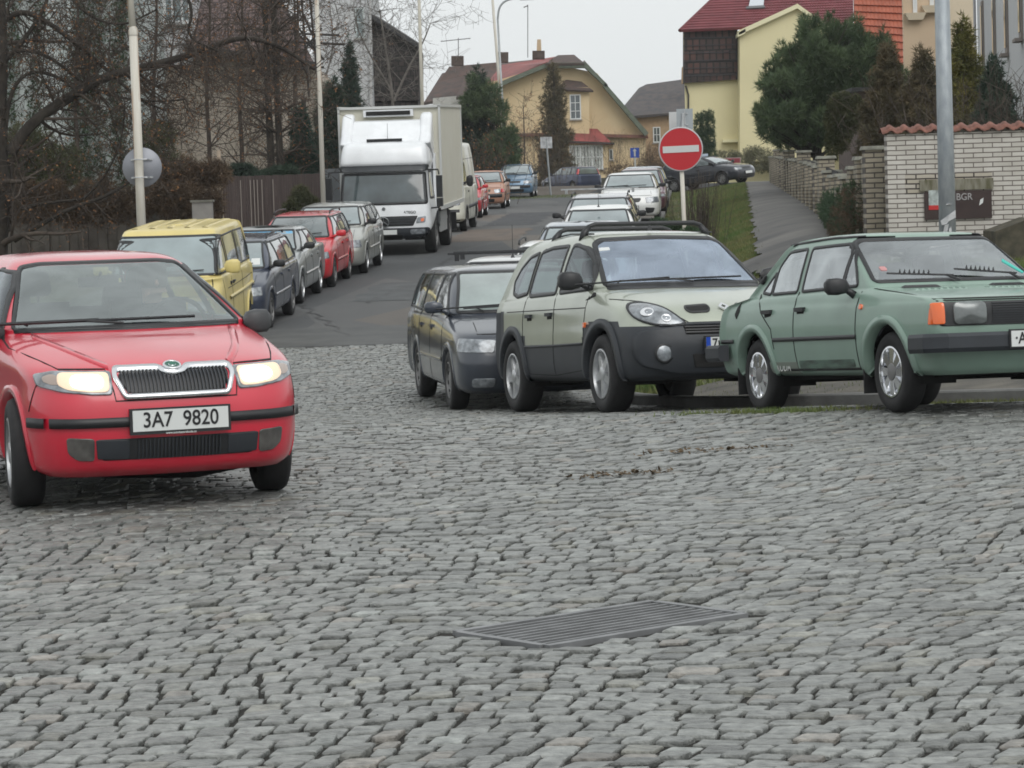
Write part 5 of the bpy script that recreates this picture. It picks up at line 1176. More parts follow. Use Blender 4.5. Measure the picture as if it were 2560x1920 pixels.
def plant(name, label, cat, lobes, fol, n, length, trunk=None, k=7, width=.16, spread=.9, group=None, seed=1, shell=.45, droop=0., up=0., leafmode=False, core=False):
    lb = np.array(lobes, float); c = lb[:, :3].mean(0); z0 = trunk[2] if trunk else lb[:, 2].min(); root = empty(name, (trunk[0] if trunk else c[0], trunk[1] if trunk else c[1], z0)); tag(root, label, cat, group)
    off = np.array(root.location)
    P, O = lobe_points(lobes, n, seed, shell); O = O.copy(); O[:, 2] += up
    if leafmode: o = leaves('crown', P - off, length, FG[fol], root, seed=seed)
    else: o = tufts('crown', P - off, O, FG[fol], length, k, width, spread, root, seed, droop)
    if trunk:
        mb = MB(); tz = trunk[3]; r = trunk[4]; mb.tube([(0, 0, -.2), (.02, 0, (tz - z0) * .5), (0, 0, tz - z0)], [r, r * .8, r * .25], 9)
        rr = random.Random(seed)
        for l in lobes:
            h = (l[2] - z0) * rr.uniform(.55, .8); mb.tube([(0, 0, max(.1, h)), ((l[0] - off[0]) * .5, (l[1] - off[1]) * .5, (l[2] - z0) * .85), ((l[0] - off[0]) * .8, (l[1] - off[1]) * .8, l[2] - z0)], [r * .3, r * .16, r * .06], 6)
        mb.build('trunk', FG['bark'], root, True)
    return root
def conic(x, y, z0, z1, r, n=9, pw=1.0, seed=1, jit=.15):
    """lobes for a conical crown"""
    rr = random.Random(seed); out = []
    for i in range(n):
        t = (i + .3) / n; R = r * (1 - t)**pw + .06; z = z0 + (z1 - z0) * t; h = (z1 - z0) / n * 1.05
        m = max(3, int(7 * (1 - t)) + 1)
        out.append((x, y, z, R * .6, R * .6, h))
        for k in range(m):
            a = 6.283 * (k + rr.random()) / m; q = R * rr.uniform(.45, .8); out.append((x + q * math.cos(a), y + q * math.sin(a), z - .1 * R + rr.uniform(-.1, .1), R * .36, R * .36, h * .55))
    return out
def grow(mb, p, d, L, r, depth, rr, tips, kids=3, bend=.25, up=.05, minr=.006, fr=(.55, .8)):
    n = 5; P = [p.copy()]; R = [r]; q = p.copy(); d = d.normalized()
    for i in range(n):
        d = (d + Vector((rr.gauss(0, bend), rr.gauss(0, bend), rr.gauss(0, bend) + up)) * .45).normalized(); q = q + d * L / n; P.append(q.copy()); R.append(max(minr * .6, r * (1 - .75 * (i + 1) / n)))
    mb.tube(P, R, 7 if r > .04 else (4 if r > .012 else 3), caps=False)
    if depth == 0: tips.extend(P[2:]); return
    for k in range(kids + (1 if depth > 1 else 0)):
        i = rr.randint(1, n); a = rr.uniform(0, 6.283); o = d.orthogonal(); o.rotate(Matrix.Rotation(a, 3, d)); dd = (d * rr.uniform(.3, .9) + o * rr.uniform(.6, 1.1))
        grow(mb, P[i].copy(), dd, L * rr.uniform(*fr), max(minr, R[i] * .6), depth - 1, rr, tips, kids, bend, up, minr, fr)
def bare_tree(name, label, base, limbs, r0, fol=None, depth=3, kids=4, seed=1, leaf_n=0, leaf=.05, mt='bark', mtw=None, minr=.006, group=None, cat='tree', bend=.25, up=.05, fr=(.4, .65)):
    """limbs: list of (points, r_start, r_end, children, child_length)"""
    root = empty(name, base); tag(root, label, cat, group); B = Vector(base); rr = random.Random(seed); tr = MB(); tw = MB(); tips = []
    for pts, ra, rb, kc, Lc in limbs:
        Q = [Vector(p) - B for p in pts]; n = len(Q)
        # smooth the limb
        S = chaikin([tuple(q) for q in Q], 2, False); m = len(S)
        tr.tube(S, [ra + (rb - ra) * i / (m - 1) for i in range(m)], 9, caps=True)
        for k in range(kc):
            i = rr.randint(int(m * .15), m - 1); p = Vector(S[i]); d = (Vector(S[min(i + 1, m - 1)]) - Vector(S[max(i - 1, 0)])).normalized(); o = d.orthogonal(); o.rotate(Matrix.Rotation(rr.uniform(0, 6.283), 3, d))
            grow(tw, p, d * rr.uniform(.2, .8) + o, Lc * rr.uniform(.6, 1.2), max(.012, (ra + (rb - ra) * i / m) * .35), depth, rr, tips, kids, bend, up, minr, fr)
    tr.build('trunk', FG[mt], root, True); cr = tw.build('crown', FG[mtw or mt], root, True)
    if leaf_n and tips:
        T = np.array([tuple(t) for t in tips]); rng = np.random.default_rng(seed); P = T[rng.integers(0, len(T), leaf_n)] + rng.normal(0, .05, (leaf_n, 3)); leaves('leaves', P, leaf, FG[fol], cr, seed=seed)
    return root
def bush_twigs(name, label, P0, w, dpt, h, n, seed=1, mt='twig', lean=.25, r=.008, leafm=None, leaf_n=0, sg=.19, group=None, cat='bush'):
    root = empty(name, P0); tag(root, label, cat, group); rr = random.Random(seed); mb = MB(); tips = []
    for i in range(n):
        x, y = rr.gauss(0, w * .3), rr.gauss(0, dpt * .3); zb = gzf(P0[0] + x, P0[1] + y) - P0[2]
        p = Vector((x, y, zb)); d = Vector((x * lean / w + rr.gauss(0, sg), rr.gauss(0, sg), 1)); L = h * rr.uniform(.55, 1.05)
        q = p + d * L * .5; e = q + (d + Vector((rr.gauss(0, sg), rr.gauss(0, sg), 0))) * L * .5
        mb.tube([p, q, e], [r, r * .7, r * .3], 3, caps=False); tips += [q, e]
        for k in range(5):
            a = p.lerp(e, rr.uniform(.3, .95)); b = a + Vector((rr.gauss(0, sg * 1.5), rr.gauss(0, sg * 1.5), rr.uniform(.1, .5))) * h * .3; mb.tube([a, b], [r * .5, r * .25], 3, caps=False); tips.append(b)
    mb.build('twigs', FG[mt], root)
    if leaf_n:
        T = np.array([tuple(t) for t in tips]); rng = np.random.default_rng(seed); leaves('leaves', T[rng.integers(0, len(T), leaf_n)] + rng.normal(0, .06, (leaf_n, 3)), .05, FG[leafm], root, seed=seed)
    return root
def build_grass():
    rng = np.random.default_rng(5); n = 42000; y = 32 + 95 * rng.random(n)**1.5; lo = xk(y) + .15; hi = 4.35 + (y - 40) * (5.95 / 72) - .72 + rng.normal(0, .06, n); x = lo + (hi - lo) * rng.random(n)
    ok = (x < hi) & (hi > lo) & ~((y > 47.4) & (y < 51.3)) & ~((y < 37.6) & (x > 3.25)); x, y = x[ok], y[ok]
    n2 = 9000; y2 = rng.uniform(27, 43.8, n2); x2 = rng.uniform(5.2, 10.5, n2); x = np.concatenate([x, x2]); y = np.concatenate([y, y2])
    n3 = 5000; y3 = rng.uniform(121, 131, n3); x3 = rng.uniform(-1.5, 6.5, n3); x = np.concatenate([x, x3]); y = np.concatenate([y, y3])
    y4 = rng.uniform(26, 32, 2600); x4 = xk(y4) + .15 + rng.random(2600) * 3; x = np.concatenate([x, x4]); y = np.concatenate([y, y4])
    P = np.stack([x, y, gz(x, y) - .06], -1); O = np.tile([0, 0, 1.3], (len(P), 1))
    o = tufts('grass', P, O, FG['grass'], .11, 3, .16, .5, seed=4); tag(o, 'short patchy yellow green grass on the verge beside the footpath', 'grass', kind='stuff')
    y = rng.uniform(22.2, 24.2, 900); x = xk(y) + rng.normal(-.1, .05, 900); c = gpt(775, 414); r = rng.normal(0, 1, (500, 2)); x = np.concatenate([x, c.x + r[:, 0] * .35]); y = np.concatenate([y, c.y + .25 + r[:, 1] * .08])
    P = np.stack([x, y, gz(x, y) - .01], -1); o = tufts('weeds', P, np.tile([0, 0, 1.2], (len(P), 1)), FG['grass'], .05, 4, .2, .7, seed=8); tag(o, 'thin weeds growing in the gutter under the mint saloon', 'weeds', kind='stuff')
    c = disp(1580, 512, 41.5); n = 700; r = rng.normal(0, 1, (n, 2)); x = c.x + r[:, 0] * .22; y = 42.5 + r[:, 1] * .8; P = np.stack([x, y, gz(x, y) + .03], -1); o = leaves('fallen_leaves', P, .035, FG['rust'], flat=.7); tag(o, 'reddish heap of fallen leaves on the verge grass', 'fallen leaves', kind='stuff')
# ------------------------------------------------------------ buildings
def quad_wall(mb, x0, x1, z0, z1, y, d, m=0): mb.box(((x0 + x1) / 2, y + d / 2, (z0 + z1) / 2), (abs(x1 - x0), d, z1 - z0), m)
def house(name, label, Y, cat='house', group=None):
    r = empty(name, (0, Y, 0)); tag(r, label, cat, group); return r
def pz(x, y, Y):
    p = disp(x, y, Y); return p.x, p.z
def facade_poly(root, name, pts, Y, depth, m, off=0.):
    """outline given in photo display coordinates, standing at distance Y, with real depth behind"""
    P = [pz(x, y, Y) for x, y in pts]; mb = MB(); mb.prism(P, -off, depth); return mb.build(name, m, root)
def window(root, x0, y0, x1, y1, Y, cols=2, rows=2, frame=None, glass=None, rec=.12, fw=.07, off=0., curtain=False, name='window'):
    a, c = pz(x0, y1, Y); b, d = pz(x1, y0, Y); w, h = b - a, d - c
    fm = frame or mat('white window frame', (.62, .64, .64), .5); gm = glass or mat('window pane', (.06, .075, .08), .08, coat=1, var=.4, vscale=.8)
    mb = MB(); o = -.03 - off
    for x in (a + fw / 2, b - fw / 2): mb.box((x, o, (c + d) / 2), (fw, .08, h))
    for z in (c + fw / 2, d - fw / 2): mb.box(((a + b) / 2, o, z), (w - 2 * fw, .08, fw))
    for i in range(1, cols): mb.box((a + w * i / cols, o, (c + d) / 2), (fw * .6, .07, h - 2 * fw))
    for i in range(1, rows): mb.box(((a + b) / 2, o - .002, c + h * i / rows), (w - 2 * fw, .066, fw * .55))
    f = mb.build(name, fm, root)
    mb = MB(); mb.box(((a + b) / 2, o + .02, (c + d) / 2), (w - fw, .02, h - fw)); mb.build('pane', gm, f)
    mb = MB(); mb.box(((a + b) / 2, -.06 - off, c - .05), (w + .16, .16, .06)); mb.build('sill', mat('stone sill', (.3, .29, .27), .8), f)
    if curtain:
        mb = MB()
        for i in range(cols * 3): x = a + fw + (w - 2 * fw) * (i + .5) / (cols * 3); mb.box((x, o + .005, (c + d) / 2), ((w - 2 * fw) / (cols * 3) * .8, .012, h - 2 * fw))
        mb.build('curtain', mat('net curtain', (.42, .44, .42), .8, var=.15, vscale=8), f)
    return f
def slab(root, name, corners, th, m):
    """roof plane: four world-relative corners, thickness th downwards"""
    V = [Vector(c) for c in corners]; n = (V[1] - V[0]).cross(V[3] - V[0]).normalized(); n = n if n.z > 0 else -n; mb = MB()
    mb.add(V + [v - n * th for v in V], [(0, 1, 2, 3), (7, 6, 5, 4), (0, 4, 5, 1), (1, 5, 6, 2), (2, 6, 7, 3), (3, 7, 4, 0)]); return mb.build(name, m, root)
def tile_roof(root, name, A, B, C, D, rows, cols, m, th=.05, wave=.04):
    """tiled roof plane: A,B the eave (left,right), C,D the ridge (right,left); rows of overlapping wavy tiles"""
    A, B, C, D = map(Vector, (A, B, C, D)); n = (B - A).cross(D - A).normalized(); n = n if n.y < 0 or n.z > 0 else -n
    if n.y > 0: n = -n
    V = []; Fc = []; k = cols * 4
    for r in range(rows):
        for e, (t, o) in enumerate(((r / rows, th), ((r + 1.0) / rows, 0.0))):
            L, R = A.lerp(D, t), B.lerp(C, t)
            for i in range(k + 1): V.append(L.lerp(R, i / k) + n * (o + wave * abs(math.sin(math.pi * i / 4))))
        b = r * 2 * (k + 1)
        Fc += [(b + i, b + i + 1, b + k + 2 + i, b + k + 1 + i) for i in range(k)]
        if r: Fc += [(b - (k + 1) + i, b - (k + 1) + i + 1, b + i + 1, b + i) for i in range(k)]
    nb = len(V); V += [A - n * .1, B - n * .1, C - n * .1, D - n * .1]
    Fc += [(nb, nb + 1, nb + 2, nb + 3)]
    mb = MB(); mb.add(V, Fc); mb.add([A + n * th, B + n * th, B - n * .1, A - n * .1, D, C, C - n * .1, D - n * .1], [(0, 1, 2, 3), (4, 5, 6, 7), (0, 3, 7, 4), (1, 5, 6, 2)])
    return mb.build(name, m, root)
def pt(x, y, Y, Y0): p = disp(x, y, Y); return (p.x, Y - Y0, p.z)
def aerial_yagi(x, y0, y1, Y, label, arm=24):
    b = disp(x, y0, Y); t = disp(x, y1, Y); r = empty('tv_aerial', tuple(b)); tag(r, label, 'aerial')
    mb = MB(); mb.tube([(0, 0, 0), tuple(t - b)], .03, 6); mb.build('mast', mat('grey aerial metal', (.12, .12, .13), .5), r)
    mb = MB(); z = (t - b).z - .05; s = arm / 2.16 / F_PX * Y; mb.tube([(-s * 1.3, .1, z - .15), (s, -.1, z)], .03, 5)
    for i in range(7): x_ = -s * 1.2 + 2.1 * s * i / 6; mb.tube([(x_, -.35, z - .08), (x_, .35, z - .08)], .015, 4)
    mb.build('boom', mat('grey aerial metal', (1, 1, 1)), r)
def build_houses():
    # cream house with the red roof, right of centre
    cream = mat('cream render', (.66, .60, .37), .9, var=.05, vscale=.35, bump=.15, bscale=8); trim_ = mat('cream trim', (.70, .66, .44), .8)
    Y = 150.; r = house('cream_house', 'cream rendered house with a dark shingled corner and red tiled roof', Y)
    x0, zb = pz(1483, 350, Y); x1, zt = pz(1900, 60, Y)
    mb = MB(); mb.prism([(x0, 0), (x1, 0), (x1, 10), (x0 + 1.3, 10)], 0, zt, ax='Z'); mb.build('wall', cream, r)
    facade_poly(r, 'gable_wall', [(1593, 350), (1593, 80), (1605, 74), (1715, 20), (1782, 72), (1784, 350)], Y, 1.0, cream, 1.5)
    for P in ([(1588, 84), (1588, 76), (1604, 66), (1604, 76)], [(1590, 80), (1590, 70), (1715, 13), (1715, 23)], [(1715, 23), (1715, 13), (1786, 64), (1786, 74)]):
        facade_poly(r, 'gable_cornice', P, Y, .3, trim_, 1.8)
    sh = brickmat('dark brown shingles', (.035, .024, .022), (.085, .040, .032), (.010, .009, .009), .35, .62, .05, axes='XZ', mottle=(.6, .55, .55))
    facade_poly(r, 'shingled_bay', [(1477, 180), (1477, 62), (1592, 60), (1592, 172)], Y, .8, sh, .30)
    for k in range(7):
        y = 66 + k * 16.3; facade_poly(r, 'shingle_course', [(1476, y + 2.0), (1476, y), (1592, y - 3), (1592, y - 1)], Y, .1, mat('dark course', (.028, .028, .032), .7), .34 + .0)
    facade_poly(r, 'shingled_bay', [(1786, 160), (1786, 58), (1842, 54), (1842, 160)], Y, .8, sh, .30)
    facade_poly(r, 'plinth_band', [(1560, 308), (1560, 302), (1782, 296), (1782, 302)], Y, .1, trim_, .42)
    red = mat('red roof tile', (.175, .042, .050), .6, var=.18, vscale=1.5)
    A, B = pt(1468, 66, Y - .7, Y), pt(1843, 50, Y - .7, Y); C = pt(1843, -70, Y + 4.5, Y); D = pt(1600, -60, Y + 4.5, Y)
    tile_roof(r, 'roof', A, B, C, D, 22, 60, red, .05, .03)
    m1 = mat('roof hip ridge', (.12, .02, .025), .6); mb = MB(); mb.tube([A, D], .10, 6); mb.build('hip_ridge', m1, r)
    sk = slab(r, 'skylight', [pt(1616, 14, Y + 1.2, Y), pt(1648, 12, Y + 1.2, Y), pt(1650, -12, Y + 2.0, Y), pt(1622, -12, Y + 2.0, Y)], .12, mat('skylight glass', (.5, .54, .58), .05, coat=1)); sk.location.y -= .35
    slab(r, 'skylight_frame', [pt(1612, 18, Y + .8, Y), pt(1652, 16, Y + .8, Y), pt(1652, 12, Y + .85, Y), pt(1612, 14, Y + .85, Y)], .1, mat('grey metal flashing', (.08, .09, .10), .4))
    mb = MB(); mb.tube([pt(1481, 185, Y - .1, Y), pt(1487, 205, Y - .1, Y), pt(1487, 345, Y - .1, Y)], .05, 6); mb.build('drainpipe', mat('dark pipe', (.05, .045, .04), .5), r)
    # orange roof behind
    Y = 146.; r = house('orange_roofed_house', 'house with a bright orange tiled roof behind the big pine', Y); org = mat('orange roof tile', (.30, .078, .040), .6, var=.15, vscale=1.5)
    tile_roof(r, 'roof', pt(1846, 128, Y, Y), pt(1962, 142, Y, Y), pt(1962, -30, Y + 3, Y), pt(1844, -30, Y + 3, Y), 11, 14, org, .10, .03)
    a, z0 = pz(1850, 330, Y); b, z1 = pz(1962, 130, Y); mb = MB(); mb.box(((a + b) / 2, 3, (z0 + z1) / 2), (b - a, 5, z1 - z0)); mb.build('wall', cream, r)
    # peach and white town houses on the right
    peach = mat('peach render', (.52, .40, .28), .9, var=.06, vscale=.6); pale = mat('pale peach trim', (.62, .53, .40), .85)
    Y = 100.; r = house('peach_house', 'tall peach rendered house behind the lamp post on the right', Y)
    a, z0 = pz(1957, 330, Y); b, _ = pz(2022, 0, Y); c_, _ = pz(2112, 0, Y)
    mb = MB(); mb.prism([(a, 0), (b, 0), (b, 8), (a + 1.5, 8)], 0, 16, ax='Z'); mb.build('wall', peach, r)
    mb = MB(); mb.box(((b + c_) / 2, 4.5, 8), (c_ - b, 8, 16)); mb.build('wall', pale, r)
    for X, y0, y1 in ((1972, 0, 28), (2008, -20, 12)):
        window(r, X, y0 - 60, X + 7, y1, Y, 1, 2, name='window'); u, v = pz(X + 4, y1 + 8, Y); mb = MB(); mb.box((u, -.12, v), (.5, .24, .25), top=1.5); mb.build('corbel', pale, r)
    window(r, 2012, 130, 2017, 165, Y, 1, 1, name='window')
    white = mat('white render', (.52, .53, .54), .9, var=.05, vscale=.5)
    p0 = disp(2114, 200, 92.); p1 = disp(2240, 200, 66.); v = (p1 - p0); v.z = 0; L_ = v.length
    r = empty('white_house', (p0.x, p0.y, 0), math.atan2(v.y, v.x)); tag(r, 'white rendered house with narrow tall windows at the upper right corner', 'house')
    mb = MB(); mb.box((L_ / 2 + 2, 4, 6), (L_ + 4, 8, 12)); mb.build('wall', white, r)
    for t, zz in ((.14, 5.2), (.38, 5.3), (.60, 5.4), (.82, 5.5)):
        mb = MB(); x = L_ * t; fmx = mat('grey window surround', (.22, .19, .17), .7); mb.box((x, -.02, zz + 1.0), (.85, .08, 2.4)); f = mb.build('window', fmx, r)
        mb = MB(); mb.box((x, -.07, zz + 1.0), (.6, .03, 2.1)); mb.build('pane', mat('window pane', (1, 1, 1)), f); mb = MB(); mb.box((x, -.12, zz - .25), (1.0, .2, .08)); mb.build('sill', fmx, f)
    mb = MB(); mb.tube([(.05, -.08, 1), (.05, -.08, 12)], .05, 6); mb.build('drainpipe', mat('pale pipe', (.4, .4, .42), .4), r)
    # yellow house at the top of the street
    ochre = mat('ochre render', (.55, .42, .25), .92, var=.12, vscale=.7, bump=.2, bscale=5, col2=(.61, .49, .31)); Y = 196.
    r = house('yellow_house', 'ochre yellow house with a broad gable and green bargeboards at the street end', Y)
    facade_poly(r, 'wall', [(1035, 395), (1035, 196), (1052, 180), (1180, 142), (1205, 140), (1290, 158), (1395, 296), (1395, 395)], Y, 9, ochre)
    mossy = mat('dark weathered roof tile', (.045, .035, .032), .8, var=.3, vscale=2, col2=(.09, .055, .045)); redr = mat('faded red metal roof', (.21, .05, .045), .6, var=.25, vscale=1.2); grn = mat('grey green bargeboard', (.10, .12, .09), .7, var=.2)
    slab(r, 'roof', [pt(1036, 196, Y - .9, Y), pt(1182, 133, Y - .9, Y), pt(1215, 120, Y + 7, Y), pt(1085, 140, Y + 7, Y)], .15, redr)
    slab(r, 'roof', [pt(1177, 137, Y - 1.0, Y), pt(1262, 136, Y - 1.0, Y), pt(1240, 118, Y + 2.5, Y), pt(1205, 119, Y + 2.5, Y)], .15, mossy)
    for P in ([(1036, 206), (1036, 196), (1182, 136), (1182, 146)], [(1182, 148), (1182, 137), (1262, 136), (1262, 147)], [(1262, 146), (1262, 134), (1312, 184), (1308, 190)], [(1302, 188), (1306, 180), (1400, 288), (1392, 294)]):
        facade_poly(r, 'bargeboard', P, Y, .4, grn, .9)
    slab(r, 'roof', [pt(1262, 134, Y - .9, Y), pt(1314, 186, Y - .9, Y), pt(1312, 184, Y + 9, Y), pt(1262, 130, Y + 9, Y)], .12, mossy); slab(r, 'roof', [pt(1306, 182, Y - .9, Y), pt(1400, 289, Y - .9, Y), pt(1396, 285, Y + 9, Y), pt(1306, 178, Y + 9, Y)], .12, mossy)
    dark = mat('dark eaves', (.03, .028, .026), .8)
    facade_poly(r, 'string_course', [(1280, 296), (1280, 289), (1398, 292), (1400, 299)], Y, .3, mat('reddish ledge tile', (.16, .07, .05), .8, var=.3, vscale=4), .5); facade_poly(r, 'string_course', [(1040, 297), (1040, 291), (1180, 287), (1180, 294)], Y, .3, mat('reddish ledge tile', (1, 1, 1)), .5)
    # bay with window, hood roof, and the ground floor glazed porch
    facade_poly(r, 'bay', [(1205, 306), (1205, 190), (1272, 190), (1272, 306)], Y, .5, ochre, 1.0)
    slab(r, 'bay_roof', [pt(1200, 193, Y - 1.4, Y), pt(1282, 196, Y - 1.4, Y), pt(1256, 176, Y - .1, Y), pt(1222, 172, Y - .1, Y)], .12, mossy)
    window(r, 1231, 205, 1253, 259, Y, 2, 3, off=1.03, curtain=False)
    slab(r, 'porch_roof', [pt(1218, 306, Y - 2.0, Y), pt(1323, 310, Y - 2.0, Y), pt(1290, 278, Y - .4, Y), pt(1240, 276, Y - .4, Y)], .12, mat('faded red metal roof', (1, 1, 1)))
    facade_poly(r, 'porch_wall', [(1222, 392), (1222, 308), (1312, 309), (1312, 392)], Y, 1, ochre, 1.5); facade_poly(r, 'eaves', [(1218, 309), (1218, 305), (1325, 309), (1325, 313)], Y, .3, dark, 2.0)
    window(r, 1230, 313, 1300, 368, Y, 3, 2, off=1.55, curtain=True, fw=.10)
    window(r, 1316, 322, 1324, 346, Y, 1, 1, off=.0)
    for X, y1, y0, w, h2 in ((1087, 125, 119, 22, 0), (990, 132, 127, 26, 0), (1162, 118, 116, 26, 0)):
        facade_poly(r, 'chimney', [(X - w / 2, y1 + 15), (X - w / 2, y0), (X + w / 2, y0), (X + w / 2, y1 + 15)], Y + 4, 1.2, mat('sooty brick chimney', (.07, .05, .042), .9, var=.3), 0)
    facade_poly(r, 'chimney_pot', [(1158, 118), (1159, 92), (1167, 92), (1168, 118)], Y + 4, .6, mat('tan chimney pot', (.50, .38, .25), .8), 0)
    # lower roofs to its left
    Y = 214.; r = house('dark_roofed_house', 'low house with a long dark tiled roof left of the yellow house', Y)
    slab(r, 'roof', [pt(915, 222, Y, Y), pt(1010, 205, Y, Y), pt(1060, 140, Y + 6, Y), pt(955, 158, Y + 6, Y)], .2, mossy); slab(r, 'roof', [pt(930, 205, Y + 3, Y), pt(1080, 205, Y + 3, Y), pt(1080, 134, Y + 5.5, Y), pt(970, 144, Y + 5.5, Y)], .2, mossy); slab(r, 'roof', [pt(985, 210, Y - 3, Y), pt(1100, 205, Y - 3, Y), pt(1100, 150, Y + 3, Y), pt(1012, 152, Y + 3, Y)], .2, mossy)
    slab(r, 'roof', [pt(1010, 168, Y + 6, Y), pt(1200, 150, Y + 6, Y), pt(1180, 126, Y + 12, Y), pt(1040, 140, Y + 12, Y)], .2, mossy)
    facade_poly(r, 'wall', [(935, 330), (935, 212), (1000, 206), (1000, 330)], Y, 5, mat('grey white render', (.42, .42, .40), .9, var=.1)); facade_poly(r, 'wall', [(1000, 330), (1000, 200), (1100, 200), (1100, 330)], Y - 1, 5, ochre)
    # grey roofed house between
    Y = 208.; r = house('grey_roofed_house', 'tan house with a patched grey hipped roof between the yellow and cream houses', Y); tan_ = mat('tan render', (.36, .25, .15), .9, var=.12)
    gr = mat('patched grey roof tile', (.055, .055, .06), .8, vscale=2.2, col2=(.10, .085, .08)); slab(r, 'roof', [pt(1345, 252, Y - .6, Y), pt(1500, 240, Y - .6, Y), pt(1500, 168, Y + 5, Y), pt(1396, 182, Y + 5, Y)], .2, gr)
    slab(r, 'roof', [pt(1330, 250, Y + 5, Y), pt(1348, 254, Y - .6, Y), pt(1396, 182, Y + 5, Y), pt(1380, 190, Y + 9, Y)], .2, gr)
    facade_poly(r, 'wall', [(1358, 392), (1358, 250), (1500, 240), (1500, 392)], Y, 6, tan_); window(r, 1411, 274, 1426, 308, Y, 2, 2); facade_poly(r, 'chimney', [(1466, 185), (1467, 150), (1480, 150), (1480, 185)], Y + 4, 1, tan_)
    # left side: white house with dark gable
    Y = 122.; r = house('white_town_house', 'tall white house with a drainpipe and narrow window left of the lorry', Y); wh = mat('grey white wall', (.50, .51, .52), .9, var=.08, vscale=.5)
    a, z0 = pz(683, 330, Y); b, _ = pz(797, 0, Y); mb = MB(); mb.box(((a + b) / 2, 5, 7.5), (b - a, 10, 15)); mb.build('wall', wh, r)
    window(r, 768, 16, 786, 82, Y, 1, 2, frame=mat('pale window frame', (.45, .5, .5), .5), glass=mat('pale pane', (.22, .27, .28), .1, coat=1)); mb = MB(); mb.tube([pt(799, -20, Y - .15, Y), pt(801, 240, Y - .15, Y)], .06, 6); mb.build('drainpipe', mat('light pipe', (.45, .45, .45), .5), r)
    Y = 124.; r = house('dark_gabled_house', 'dark shingled gable house behind bare twigs above the lorry', Y); dsh = brickmat('black brown shingles', (.022, .019, .018), (.05, .038, .034), (.008, .008, .008), .25, .22, .03, axes='XZ', mottle=(.6, .6, .6))
    facade_poly(r, 'wall', [(799, 330), (799, 34), (903, 96), (903, 330)], Y, 8, dsh); slab(r, 'roof', [pt(796, 26, Y - .4, Y), pt(908, 96, Y - .4, Y), pt(908, 94, Y + 8, Y), pt(796, 22, Y + 8, Y)], .18, mat('dark slate edge', (.04, .04, .042), .7))
    facade_poly(r, 'wall_lower', [(799, 218), (799, 108), (905, 104), (905, 218)], Y, .3, dsh, .12)
    # left: brown roofed house and the pale green streaked one
    Y = 90.; r = house('beige_house', 'beige house with a brick red hipped roof behind the bare trees', Y); beige = mat('stained beige render', (.24, .21, .17), .95, vscale=.8, col2=(.36, .32, .27), stretch=(1, 1, .4)); tl = brickmat('brick red roof tile', (.10, .070, .066), (.14, .095, .088), (.04, .025, .025), .22, .2, .025, axes='XZ', mottle=(.5, .5, .5))
    facade_poly(r, 'wall', [(322, 460), (322, 100), (405, 96), (672, 138), (700, 178), (700, 460)], Y, 8, beige); facade_poly(r, 'attic_wall', [(322, 140), (322, -40), (418, -40), (418, 140)], Y, 3, mat('grey white wall', (1, 1, 1)), .3)
    window(r, 356, -30, 414, 54, Y, 3, 1, off=.33, frame=mat('white window frame', (1, 1, 1)), glass=mat('pale pane', (1, 1, 1)), fw=.10)
    slab(r, 'roof', [pt(400, 98, Y - .7, Y), pt(680, 138, Y - .7, Y), pt(590, -40, Y + 4, Y), pt(430, -60, Y + 4, Y)], .2, tl)
    facade_poly(r, 'eaves', [(400, 103), (400, 96), (684, 136), (684, 143)], Y, .3, dark, .8)
    Y = 84.; r = house('grey_green_house', 'pale grey green rendered house with vertical stains behind the leafless tree', Y)
    gg = mat('streaked grey green render', (.30, .34, .33), .95, vscale=.9, col2=(.50, .54, .535), stretch=(2.2, 1, .12)); N_, L__ = nodes(gg)
    facade_poly(r, 'wall', [(-60, 480), (-60, -60), (300, -60), (318, 480)], Y, 8, gg)
    iv = mat('green creeper strands', (.03, .055, .025), .9)
    for i, X in enumerate((40, 92, 178, 196, 222, 262, 275)):
        u, v0 = pz(X, 430, Y); _, v1 = pz(X, -40, Y); rg = np.random.default_rng(i); n = 900; z = v0 + (v1 - v0) * rg.random(n); P = np.stack([u + rg.normal(0, .13, n) + .12 * np.sin(z), np.full(n, -.06) - .1 * rg.random(n), z], -1); leaves('creeper', P, .07, iv, r, seed=i)
